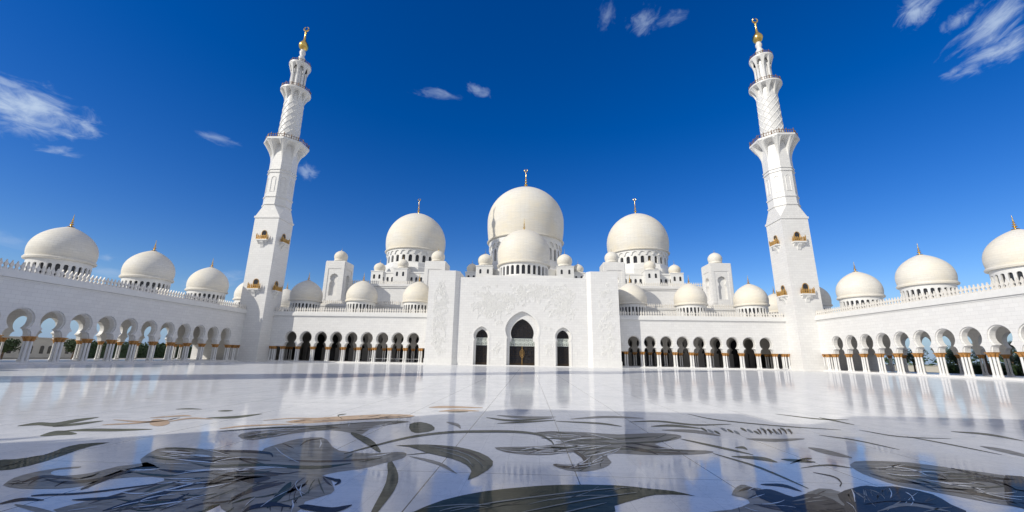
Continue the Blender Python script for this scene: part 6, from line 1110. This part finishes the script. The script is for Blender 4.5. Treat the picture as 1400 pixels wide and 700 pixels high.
# carved vines: stems, leaves and flowers in low relief
def relief(name, parent, y, ok, starts, seed, nfl, amp=1.0):
    rs = random.Random(seed); m = MB()
    def leaf(x, z, a, ln):
        d = (math.cos(a), math.sin(a)); n_ = (-d[1], d[0]); w = ln*.3
        V = [(x, y-.004, z), (x+d[0]*ln*.45+n_[0]*w, y-.004, z+d[1]*ln*.45+n_[1]*w), (x+d[0]*ln, y-.004, z+d[1]*ln), (x+d[0]*ln*.45-n_[0]*w, y-.004, z+d[1]*ln*.45-n_[1]*w), (x+d[0]*ln*.45, y-.10, z+d[1]*ln*.45)]
        m.add(V, [(0, 1, 4), (1, 2, 4), (2, 3, 4), (3, 0, 4)])
    def flower(x, z, r):
        for k in range(7):
            leaf(x+.15*r*math.cos(2*PI*k/7), z+.15*r*math.sin(2*PI*k/7), 2*PI*k/7, r)
    def vine(x, z, a, L_, cv, depth):
        P = []; st = .16; n_ = int(L_/st); r = .075 if depth == 0 else .055
        for i in range(n_):
            if not ok(x, z): break
            P.append((x, y-.005, z)); x += st*math.cos(a); z += st*math.sin(a)
            a += st*(cv*(1+1.6*(i/n_)**2 if depth else 1)+rs.gauss(0, .5)) + (st*1.1*math.sin(i*.13+seed) if depth == 0 else 0)
            if depth == 0: a += (PI/2-a)*.05
            if i % 4 == 2: leaf(x, z, a+rs.choice((-1, 1))*rs.uniform(.6, 1.2), rs.uniform(.35, .65))
            if depth == 0 and i % 9 == 4:
                s_ = rs.choice((-1, 1)); vine(x, z, a+s_*1.0, rs.uniform(1.8, 3.6), -s_*rs.uniform(.5, 1.3), 1)
        if len(P) > 2:
            m.tube(P, r, 4)
            if depth: flower(x, z, rs.uniform(.28, .5)) if ok(x, z) else None
    for x, z, a, L_ in starts: vine(x, z, a, L_, 0, 0)
    for _ in range(nfl):
        for t_ in range(40):
            x, z = rs.uniform(-24, 24), rs.uniform(1, 22)
            if ok(x, z): flower(x, z, rs.uniform(.35, .62)); break
    return part(name, m, M_trim, parent)
def in_field(x, z):
    ax = abs(x)
    if ax > 14.3+1.0*math.sin(z*.8+(x > 0)) or z < 2.4 or z > 20.8: return False
    if (x/5.7)**2+((z-7.2)/7.7)**2 < 1 or (ax < 5.7 and z < 8): return False
    if abs(ax-10.5) < 3.0 and z < 11: return False
    return True
stt = []
for x in (-13.9, -13.4, -7.2, -6.6, -6.2, 6.2, 6.6, 7.2, 13.4, 13.9): stt.append((x, 2.6, PI/2, 19))
for k in range(34): stt.append((-13+26*(k % 22)/21, 11.3+2.5*random.Random(k).random()+(4 if abs(-13+26*k/21) < 4.5 else 0), PI/2+random.Random(k+50).uniform(-.9, .9), 9))
relief('vine_relief', portal, 106, in_field, stt, 3, 40)
for sx in (-1, 1):
    relief('vine_relief', portal, 105, lambda x, z, sx=sx: abs(x*sx-21.3) < 1.9*min(1, (22-z)/5+.15) and 2.6 < z < 21.6, [(sx*(20.2+.55*(i % 5)), 2.8+2.9*(i//2), PI/2, 12) for i in range(12)], 9+sx, 30)
b = MB(); b.box(-13.2, 13.2, 105.3, 105.99, 0, .14); b.box(-4.2, 4.2, 106.0, 108.6, .001, .17)
part('door_step', b, M_col, portal)
def doorset(c, k):
    hw, zs, wn, r, zc, ap = D_in[k]; y = 107.6
    b = MB(); b.box(c-hw-.6, c+hw+.6, y+.3, y+.45, .16, ap+.3)
    d = part('door', b, M_dark, portal)
    l = MB()
    zt = zs-.9; ztb = zs+.9
    l.box(c-hw-.05, c+hw+.05, y, y+.12, .17, .75)
    nx = 6 if k == 0 else 3
    for i in range(nx+1):
        x = c-hw+2*hw*i/nx; l.box(x-.025, x+.025, y+.02, y+.1, .75, ap)
    if k == 0: l.box(c-.12, c+.12, y-.03, y+.12, .75, zt)
    l.box(c-hw, c+hw, y+.03, y+.09, 2.6, 2.66)
    cell = 2*hw/nx
    rs = random.Random(3+k)
    for i in range(nx):
        x = c-hw+cell*(i+.5); z = .75+cell*.5
        while z < ap:
            if not (zt-.2 < z < ztb+.2):
                q = cell*.47*rs.choice((.7, 1)); l.tube([(x+q*math.cos(t), y+.05, z+q*math.sin(t)) for t in [2*PI*j/12 for j in range(12)]], .045, 4, True)
                l.tube([(x+q*.5*math.cos(t), y+.05, z+q*.5*math.sin(t)) for t in [2*PI*j/8 for j in range(8)]], .025, 4, True)
            z += cell
    part('lattice', l, M_bronze, d)
    if k == 0:
        l = MB(); l.box(c-.06, c+.06, y-.06, y+.02, .2, zt-.1); l.tube([(c+.55*math.cos(t), y-.02, 3.1+1.0*math.sin(t)) for t in [2*PI*j/20 for j in range(20)]], .04, 5, True); l.tube([(c+.3*math.cos(t), y-.02, 3.1+.55*math.sin(t)) for t in [2*PI*j/16 for j in range(16)]], .035, 5, True)
        part('gilded_centre', l, M_goldmat, d)
    w = MB(); n = nx; ph = ztb-zt
    for i in range(n):
        x = c-hw+2*hw*(i+.5)/n; z = (zt+ztb)/2
        for q in (.48, .3, .12):
            w.tube([(x+cell*q*math.cos(t), y-.02, z+ph*q*math.sin(t)) for t in [2*PI*j/14 for j in range(14)]], .085, 4, True)
        w.tube([(x-cell/2, y-.03, zt), (x+cell/2, y-.03, ztb)], .05, 4); w.tube([(x+cell/2, y-.03, zt), (x-cell/2, y-.03, ztb)], .05, 4)
    w.box(c-hw, c+hw, y-.06, y+.02, ztb-.06, ztb+.06); w.box(c-hw, c+hw, y-.06, y+.02, zt-.06, zt+.06)
    part('lace_band', w, M_lace, d)
for c, k in ((-10.5, 1), (0, 0), (10.5, 1)): doorset(c, k)

# ------------------------------------------------------------------ minarets
def gallery_flare(mb, n, ph, ra, rb, z0, z1, arch=.8, flat=True, sub=10, rows=7):
    """corbelled gallery: arched niches between ribs, from shaft radius ra to slab radius rb"""
    for f in range(n):
        a0, a1 = ph+2*PI*f/n, ph+2*PI*(f+1)/n
        G = []
        for i in range(sub+1):
            s = i/sub; x = abs(2*s-1)
            zs = z0+(z1-arch*.35-z0)*(max(0, 1-(max(x, .0)/.80)**2.6))**.5 if x < .80 else z0
            row = []
            for j in range(rows+1):
                t = j/rows; z = zs+(z1-zs)*t; base = (z-z0)/(z1-z0)
                k = base**1.7 if x >= .80 else t**.35*(1.0)
                rr = ra+(rb-ra)*k if x >= .80 else ra+(rb-ra)*min(1, t*1.15)**.55
                if flat:
                    p0 = Vector((math.cos(a0), math.sin(a0))); p1 = Vector((math.cos(a1), math.sin(a1))); p = (p0*(1-s)+p1*s)*rr
                else:
                    a = a0+(a1-a0)*s; p = Vector((math.cos(a), math.sin(a)))*rr
                row.append((p.x, p.y, z))
            G.append(row)
        o = [v for row in G for v in row]; m = rows+1
        mb.add(o, [(i*m+j, (i+1)*m+j, (i+1)*m+j+1, i*m+j+1) for i in range(sub) for j in range(rows)])
def railing(root, R, z, n, h, ph, parent, at, nseg):
    m = MB()
    def P(a, rr, zz_): return (rr*math.cos(a), rr*math.sin(a), zz_)
    def pos(k, tot):
        a = 2*PI*k/tot
        if nseg:  # on an octagon
            f = int((k/tot)*nseg) % nseg; s = (k/tot)*nseg-int((k/tot)*nseg)
            a0, a1 = ph+2*PI*f/nseg, ph+2*PI*(f+1)/nseg
            return (R*(math.cos(a0)*(1-s)+math.cos(a1)*s), R*(math.sin(a0)*(1-s)+math.sin(a1)*s))
        return (R*math.cos(a), R*math.sin(a))
    tot = n
    ring = [pos(k, tot) for k in range(tot)]
    m.tube([(x, y, z+h) for x, y in ring], .07, 5, True); m.tube([(x, y, z+.18) for x, y in ring], .05, 5, True)
    for k, (x, y) in enumerate(ring):
        big = (k % 3 == 0)
        m.lathe([(.12 if big else .07, z), (.16 if big else .08, z+h*.5), (.09 if big else .06, z+h*.95), (.16 if big else .05, z+h*1.15), (.02, z+h*(1.6 if big else 1.2))], 6, x, y)
    return part('railing', m, M_brown, parent, at, True)
def minaret(cx, cy, label, detail=True):
    root = thing('minaret', label, 'minaret', (cx, cy, 0), 'minarets at the courtyard corners')
    A = (cx, cy, 0); h = 3.475
    b = MB(); b.box(-h, h, -h, h, 0, 39.2); b.box(-h-.18, h+.18, -h-.18, h+.18, 39.2, 39.75); b.box(-h-.25, h+.25, -h-.25, h+.25, -.0, 1.2)
    # slope from square to octagon
    R8 = 3.72; V = [(-h, -h, 39.751), (h, -h, 39.751), (h, h, 39.751), (-h, h, 39.751)]
    oc = [(R8*math.cos(PI/8+k*PI/4), R8*math.sin(PI/8+k*PI/4), 43.2) for k in range(8)]
    V += oc   # oc0 at 22.5deg (+x+y), ...
    f = [(2, 3, 5, 4+2), (2, 6, 5), ]
    faces = []
    # sides: +x between oc7 and oc0 ; +y oc1,oc2 ; -x oc3,oc4 ; -y oc5,oc6
    faces += [(1, 2, 4+0, 4+7), (2, 3, 4+2, 4+1), (3, 0, 4+4, 4+3), (0, 1, 4+6, 4+5)]
    faces += [(2, 4+1, 4+0), (3, 4+3, 4+2), (0, 4+5, 4+4), (1, 4+7, 4+6)]
    b.add(V, faces)
    part('square_shaft', b, M_wall, root, A)
    b = MB(); ph = PI/8
    b.lathe([(R8, 43.2), (R8+.22, 43.25), (R8+.22, 43.6), (R8, 43.7), (R8, 45.6), (R8+.2, 45.65), (R8+.2, 46.0), (R8-.02, 46.1), (R8-.05, 53.2), (R8+.18, 53.25), (R8+.18, 53.5), (R8-.04, 53.55), (R8-.04, 54.1), (R8+.18, 54.15), (R8+.18, 54.4), (R8-.06, 54.5), (R8-.08, 63.4)], 8, ph=ph, caps=False)
    part('octagonal_shaft', b, M_wall, root, A)
    b = MB()
    for k in range(8):   # blind niches as thin raised frames
        a = k*PI/4; ap = (R8-.03)*math.cos(PI/8); u = Vector((-math.sin(a), math.cos(a), 0)); nrm = Vector((math.cos(a), math.sin(a), 0))
        P = [(-.62, 47.3), (-.62, 51.2)]+[(-.62*math.cos(PI*i/10), 51.2+.75*math.sin(PI*i/10)) for i in range(1, 10)]+[(.62, 51.2), (.62, 47.3)]
        Q = [(-.46, 47.45), (-.46, 51.2)]+[(-.46*math.cos(PI*i/10), 51.2+.58*math.sin(PI*i/10)) for i in range(1, 10)]+[(.46, 51.2), (.46, 47.45)]
        pts = [tuple(nrm*(ap+.02)+u*x+Vector((0, 0, z))) for x, z in P]; b.tube(pts+[], .09, 4, True)
    part('blind_niche', b, M_trim, root, A)
    b = MB(); gallery_flare(b, 8, ph, R8-.06, 6.05, 57.6, 62.9, arch=1.2)
    b.lathe([(6.05, 62.9), (6.18, 62.95), (6.22, 63.5), (6.0, 63.6), (2.0, 63.62)], 8, ph=ph, caps=False)
    gal = part('gallery', b, M_trim, root, A); railing(root, 5.95, 63.55, 56, 1.0, ph, gal, A, 8)
    b = MB(); b.lathe([(2.85, 63.6), (2.78, 70), (2.62, 82.0)], 28, caps=False)
    rs = part('round_shaft', b, M_wall, root, A, True)
    b = MB()
    for dr in ((1, -1)):
        for k in range(10):
            P = []
            for i in range(30):
                t = i/29; a = 2*PI*k/10+dr*t*PI*1.25; z = 64.2+t*13.6; rr = 2.84-.2*t; P.append((rr*math.cos(a), rr*math.sin(a), z))
            b.tube(P, .15, 4)
    part('spiral_ribs', b, M_trim, rs, A)
    b = MB(); gallery_flare(b, 10, 0, 2.65, 4.2, 77.6, 81.6, arch=.9, flat=False)
    b.lathe([(4.2, 81.6), (4.32, 81.65), (4.34, 82.1), (4.15, 82.2), (1.6, 82.22)], 40, caps=False)
    gal = part('gallery', b, M_trim, root, A, True); railing(root, 4.12, 82.15, 42, .85, 0, gal, A, 0)
    b = MB(); b.lathe([(1.6, 82.2), (1.6, 91.6)], 16, caps=False)
    for k in range(8):
        a = ph+k*PI/4; b.lathe([(.44, 82.2), (.34, 82.8), (.31, 88.6), (.5, 89.2)], 8, 1.95*math.cos(a), 1.95*math.sin(a), caps=True)
    part('lantern_columns', b, M_col, root, A, True)
    b = MB(); gallery_flare(b, 8, ph, 2.25, 3.15, 87.4, 91.4, arch=1.6, flat=False)
    b.lathe([(3.1, 91.4), (3.2, 91.45), (3.2, 91.9), (3.0, 92.0), (.9, 92.02)], 32, caps=False)
    gal = part('gallery', b, M_trim, root, A, True); railing(root, 2.95, 91.95, 30, .75, 0, gal, A, 0)
    b = MB(); b.lathe([(1.1, 92), (.9, 92.6), (.75, 93.6), (1.0, 94.3), (1.05, 94.9), (.7, 95.6), (.62, 96.0), (.88, 96.6), (.9, 97.2), (.6, 97.8), (.7, 98.0)], 20)
    part('spire_neck', b, M_trim, root, A, True)
    b = MB(); b.lathe([(.7, 98.0), (1.15, 98.5), (1.45, 99.2), (1.5, 99.7), (1.3, 100.4), (.85, 101.1), (.5, 101.7), (.33, 102.6), (.24, 104.3), (.36, 104.6), (.36, 104.9), (.15, 105.2), (.06, 105.6)], 24)
    gold = part('finial', b, M_gold, root, A, True)
    q = .78; b = MB(); b.tube([(q*math.cos(t), 0, 106.3+q*math.sin(t)) for t in [PI/2+.3+(2*PI-.6)*k/22 for k in range(23)]], [.10+.16*math.sin(PI*k/22) for k in range(23)], 6)
    part('crescent', b, M_gold, gold, A, True)
    if detail:
        for ax, sg in ((1, -1), (0, 1 if cx < 0 else -1)):
            for z in (32.4, 18.6):
                def T(u, d, zz_): return ((u, sg*(h+d), zz_) if ax else (sg*(h+d), u, zz_))
                b = MB()
                def bx(u0, u1, d0, d1, z0, z1, mb=b):
                    p, q_ = T(u0, d0, 0), T(u1, d1, 0); mb.box(p[0], q_[0], p[1], q_[1], z0, z1)
                bx(-1.55, 1.55, .003, 1.0, z, z+.35)
                prof = [(.003, z-1.9), (.15, z-1.7), (.3, z-1.1), (.75, z-.5), (.9, z-.003), (.003, z-.003)]
                b.prism(prof, lambda a, d, c: T(d, a, c), -.45, .45); b.prism([(.003, z-.9), (.5, z-.35), (.8, z-.003), (.003, z-.003)], lambda a, d, c: T(d, a, c), .451, 1.3); b.prism([(.003, z-.9), (.5, z-.35), (.8, z-.003), (.003, z-.003)], lambda a, d, c: T(d, a, c), -1.3, -.451)
                bal = part('balcony', b, M_trim, root, A)
                r = MB()
                for u in (-1.45, -.95, -.48, 0, .48, .95, 1.45):
                    x, y, _ = T(u, .9, 0); bb = abs(u) > 1.2
                    r.lathe([(.15, z+.35), (.1, z+.6), (.17, z+.95), (.09, z+1.25), (.2 if bb else .12, z+1.4), (.03, z+(2.05 if bb else 1.6))], 8, x, y)
                for d in (.35,):
                    for u in (-1.45, 1.45):
                        x, y, _ = T(u, d, 0); r.lathe([(.13, z+.35), (.17, z+.95), (.1, z+1.4), (.03, z+1.8)], 8, x, y)
                def bx2(u0, u1, d0, d1, z0, z1):
                    p, q_ = T(u0, d0, 0), T(u1, d1, 0); r.box(p[0], q_[0], p[1], q_[1], z0, z1)
                bx2(-1.5, 1.5, .86, .94, z+1.15, z+1.28); bx2(-1.5, 1.5, .86, .94, z+.36, z+.62)
                part('railing', r, M_goldmat, bal, A, True)
                w = MB()
                P = [(-.5, z+.351), (.5, z+.351)]+[(.62*math.cos(t), z+2.2+.75*math.sin(t)) for t in [PI*i/10 for i in range(11)]]
                w.prism(P, lambda a, d, c: T(a, d, c), .004, .05); part('window', w, M_dark, bal, A)
                w = MB(); w.tube([T(a, .06, c) for a, c in [(-.62, z+.36), (-.7, z+1.8)]+[(-.72*math.cos(PI*i/10), z+2.2+.88*math.sin(PI*i/10)) for i in range(11)]+[(.7, z+1.8), (.62, z+.36)]], .1, 5); part('window_frame', w, M_goldmat, bal, A)
    return root
minaret(-72.3, 108.9, 'tall white minaret with gold finial left of the front arcade, its foot in shade')
minaret(72.3, 108.9, 'tall white minaret with gold finial at the right end of the front arcade, fully sunlit')
minaret(-72.3, 1.0, 'tall white minaret beside the near left corner of the courtyard, outside the picture', False)

# ------------------------------------------------------------------ gatehouse and arcade behind the camera
gate = thing('gatehouse', 'white marble gatehouse behind the camera whose shadow covers the near floor', 'gatehouse', (0, -8, 0))
b = MB()
def gbox(x0, x1, z): b.box(x0, x1, -2.3-14, -2.3, 0, z)
gbox(-25, -15.6, GZ); gbox(-15.599, -11.2, GZ-2.4); gbox(-11.199, 25, GZ+.2)
part('wall', b, M_wall, gate)
make_dome(gate, 2, -14, GZ+7.5, 8.4, 8.3, zb=3.5, rbf=.955, drum_h=4.2, nwin=28, fin_h=4.2, fin_r=.38, seg=48) if False else None
for sx, nm in ((-1, 'left'), (1, 'right')):
    root = thing('rear_arcade', 'white marble arcade behind the camera, %s of the gatehouse' % nm, 'arcade', (sx*49, -5, 0), 'arcades around the courtyard')
    w = MB(); f = lambda s, d, z, sx=sx: (sx*s, -4.5-d, z)
    w.prism(arcade_outline(25.02, 73.3, FC, 12.9), f, 0, 1.1); part('wall', w, M_wall, root)
    w = MB(); w.box(sx*25.02, sx*90, -5.7, -21, 12.4, 13.0); part('roof', w, M_trim, root)
    w = MB(); w.box(sx*25.02, sx*90, -20, -21, 0, 12.39); part('back_wall', w, M_inner, root)
    w = MB(); merlons(w, f, 25.02, 73.3, 12.9, 1.3, 0, .22, 1.2); part('parapet', w, M_parapet, root)
    w = MB(); wc = MB()
    for a in [c-2.115 for c in FC]+[FC[-1]+2.115]:
        for i in (-1, 1):
            w.lathe([(.27, 0), (.17, .5), (.155, 3.32)], 8, sx*(a+i*.27), -5.0); wc.lathe([(.16, 3.32), (.32, 3.78), (.35, 4.07)], 8, sx*(a+i*.27), -5.0)
    r = part('column_row', w, M_col, root, smooth=True); r['kind'] = 'stuff'
    r = part('capital_row', wc, M_cap, root, smooth=True); r['kind'] = 'stuff'

# ------------------------------------------------------------------ rope barrier in the left front arcade
bar = thing('rope_barrier', 'low white rail barrier on posts inside the front arcade just left of the portal', 'barrier', (-35, 111.6, .3))
b = MB()
for k in range(5): b.lathe([(.16, .3), (.16, .34), (.04, .36), (.04, 1.25), (.07, 1.3)], 8, -41.5+3.6*k, 111.8)
part('post', b, M_steel, bar)
b = MB(); b.tube([(-41.5, 111.8, 1.2), (-27.1, 111.8, 1.2)], .06, 6); part('rail', b, M_steel, bar)

# ------------------------------------------------------------------ grounds beyond the side arcades
def leaf_cloud(mb, rs, cx, cy, cz, rx, ry, rz, n, s):
    for _ in range(n):
        while True:
            p = Vector((rs.uniform(-1, 1), rs.uniform(-1, 1), rs.uniform(-1, 1)))
            if .35 < p.length < 1: break
        q = Vector((cx+p.x*rx, cy+p.y*ry, cz+p.z*rz)); u = Vector((rs.gauss(0, 1), rs.gauss(0, 1), rs.gauss(0, 1))).normalized(); w = u.orthogonal().normalized()
        a = s*rs.uniform(.6, 1.4)
        mb.add([q-u*a, q+w*a*.5, q+u*a, q-w*a*.5], [(0, 1, 2, 3)])
def tree(x, y, hgt, cr, label, seed, grp):
    rs = random.Random(seed); root = thing('broadleaf_tree', label, 'tree', (x, y, 0), grp)
    t = MB(); t.tube([(0, 0, -.1), (.1, .05, hgt*.3), (0, .1, hgt*.55)], [.22, .17, .1], 8)
    for k in range(5):
        a = 2*PI*k/5+rs.random(); t.tube([(0, 0, hgt*.35), (cr*.5*math.cos(a), cr*.5*math.sin(a), hgt*.65)], [.1, .04], 6)
    part('trunk', t, M_bark, root, (x, y, 0), True)
    c = MB()
    for k in range(11):
        a = rs.uniform(0, 2*PI); r = cr*.6*rs.random()
        leaf_cloud(c, rs, r*math.cos(a), r*math.sin(a), hgt*rs.uniform(.5, .85), cr*.55, cr*.55, hgt*.2, 150, .22)
    part('crown', c, M_green, root, (x, y, 0))
def palm(x, y, hgt, seed, label, grp='date palms beyond the right arcade'):
    rs = random.Random(seed); root = thing('palm_tree', label, 'palm', (x, y, 0), grp)
    t = MB(); P = [(0, 0, -.1)]+[(.12*math.sin(k), .1*k/8, hgt*k/8) for k in range(1, 9)]
    t.tube(P, [.34]+[.27+.03*(k % 2) for k in range(8)], 10); part('trunk', t, M_bark, root, (x, y, 0), True)
    c = MB()
    for k in range(80):
        a = rs.uniform(0, 2*PI); el = rs.uniform(-.5, 1.25); Ln = rs.uniform(2.6, 3.6)
        d = Vector((math.cos(a), math.sin(a), 0)); side = Vector((-math.sin(a), math.cos(a), 0)); p = Vector((0, 0, hgt)); e = el
        pts = []
        for i in range(9):
            pts.append(p.copy()); p = p+(d*math.cos(e)+Vector((0, 0, math.sin(e))))*Ln/9; e -= .17
        for i in range(1, 9):
            for sg in (-1, 1):
                for jj in (0, .5):
                    q = pts[i]+(pts[min(i+1, 8)]-pts[i])*jj; w = .75*math.sin(PI*(i+jj)/10.5)+.12
                    tip = q+side*sg*w+d*.25-Vector((0, 0, .22)); c.add([q, q+d*.09, tip], [(0, 1, 2)])
        c.tube(pts, .035, 3)
    part('crown', c, M_palm, root, (x, y, 0))
palm(101, 74.5, 5.6, 1, 'bushy date palm filling the last arch at the right edge of the photo')
palm(104, 83.5, 5.0, 2, 'date palm seen through the arch second from the right edge')
palm(112, 100, 6.4, 3, 'tallest date palm, seen dark against the sky in the middle of the right arcade')
palm(100.5, 79, 5.4, 8, 'date palm leaning out between the two nearest to the right edge')
palm(102, 96, 5.2, 4, 'date palm with drooping fronds seen left of the tallest palm through the right arcade')
rs = random.Random(5)
hb = MB()
for k in range(60): leaf_cloud(hb, rs, 108+rs.uniform(-1, 1), 58+k*.9, 1.2, 1.3, .9, 1.5, 240, .2)
hb.box(107.3, 108.7, 57.5, 111.5, -.12, 2.0)
thing('hedge', 'clipped dark green hedge beyond the right arcade', 'hedge', (0, 0, 0), me=hb.mesh('hedge', M_green))
hb = MB()
for k in range(70): leaf_cloud(hb, rs, -132+rs.uniform(-2, 2), 112+k*1.5, 2.2, 2.0, 1.8, 3.0, 200, .32)
hb.box(-133, -131, 111, 218, -.12, 4.0)
thing('hedge', 'tall dark green hedge far beyond the left arcade', 'hedge', (0, 0, 0), me=hb.mesh('hedge', M_green))
def yard_lamp(x, y, label):
    r = thing('garden_lamp', label, 'lamp', (x, y, 0), 'white garden lamps')
    b = MB(); b.lathe([(.3, 0), (.3, .15), (.09, .3), (.08, 3.2)], 10); part('post', b, M_steel, r, (x, y, 0), True)
    b = MB(); b.frus(0, 0, .18, 3.2, .62, 3.75); b.box(-.68, .68, -.68, .68, 3.751, 3.9); part('lamp_head', b, M_steel, r, (x, y, 0))
for i, (x, y, h_, c_, lb) in enumerate(((122, 74, 7.5, 3.6, 'bushy dark tree behind the garden wall, furthest right through the arches'), (124, 86, 8.2, 4.0, 'bushy dark tree behind the garden wall, between the two nearest palms'),
        (123, 99, 7.2, 3.6, 'bushy dark tree behind the garden wall, just right of the tallest palm'), (124, 112, 8.0, 3.9, 'bushy dark tree behind the garden wall, left of the tallest palm'), (125, 126, 7.4, 3.8, 'bushy dark tree behind the garden wall, furthest left through the right arches'))):
    tree(x, y, h_, c_, lb, 20+i, 'trees beyond the right arcade')
for i, (x, y, h_, c_, lb) in enumerate(((104, 104, 6.0, 3.0, 'leafy tree close behind the right arcade, left of the tallest palm'), (103, 90, 5.2, 2.6, 'leafy tree close behind the right arcade, between the second and third palms from the right'), (101, 68.5, 5.4, 2.6, 'leafy tree close behind the right arcade, at the very edge of the photo'), (106, 118, 6.6, 3.2, 'leafy tree behind the far end of the right arcade'))):
    tree(x, y, h_, c_, lb, 60+i, 'trees beyond the right arcade')
yard_lamp(99, 83.8, 'white garden lamp with flared head, standing by the palm nearest the right edge')
yard_lamp(100, 98.5, 'white garden lamp with flared head, seen through the fifth arch from the right edge')
low = thing('garden_wall', 'long pale garden wall behind the hedge beyond the right arcade', 'wall', (0, 0, 0), me=MB().box(118, 118.5, 40, 190, -.12, 1.5).box(117.9, 118.6, 40, 190, 1.501, 1.65).mesh('garden_wall', M_tan))
for i, (x, y, h_, c_, lb) in enumerate(((-108, 96, 4.6, 2.6, 'low dark tree beyond the left arcade, nearest the minaret'), (-112, 108, 5.2, 3.0, 'low dark tree beyond the left arcade, second from the minaret'), (-110, 84, 4.2, 2.4, 'low dark tree standing before the far end of the long white building'))):
    tree(x, y, h_, c_, lb, 40+i, 'trees beyond the left arcade')
annex = thing('annex_building', 'long low white building with pairs of dark arched windows beyond the left arcade', 'building', (-128, 85, 0))
b = MB(); b.box(-136, -126, 46, 112, 0, 4.9); b.box(-136.2, -125.8, 45.8, 112.2, 4.901, 5.2); part('wall', b, M_tan, annex)
for k in range(15):
    for dy in (-.9, .9):
        y = 49+k*4.3+dy; P = [(y-.42, 1.1), (y+.42, 1.1)]+[(y+.42*math.cos(t), 2.7+.42*math.sin(t)) for t in [PI*i/8 for i in range(9)]]
        wm = MB(); wm.prism(P, lambda a, d, c: (-126+d, a, c), .004, .06); part('window', wm, M_dark, annex)
far = MB(); rs = random.Random(11)
for k in range(46):
    a = math.radians(-75+150*k/45); R = 420+rs.uniform(-30, 30)
    leaf_cloud(far, rs, R*math.sin(a), R*math.cos(a), 3, 14, 14, 6, 260, 1.6)
o = put('distant_treeline', far.mesh('distant_treeline', M_green)); o['kind'] = 'stuff'; o['label'] = 'far dark tree line on the horizon beyond the arcades'
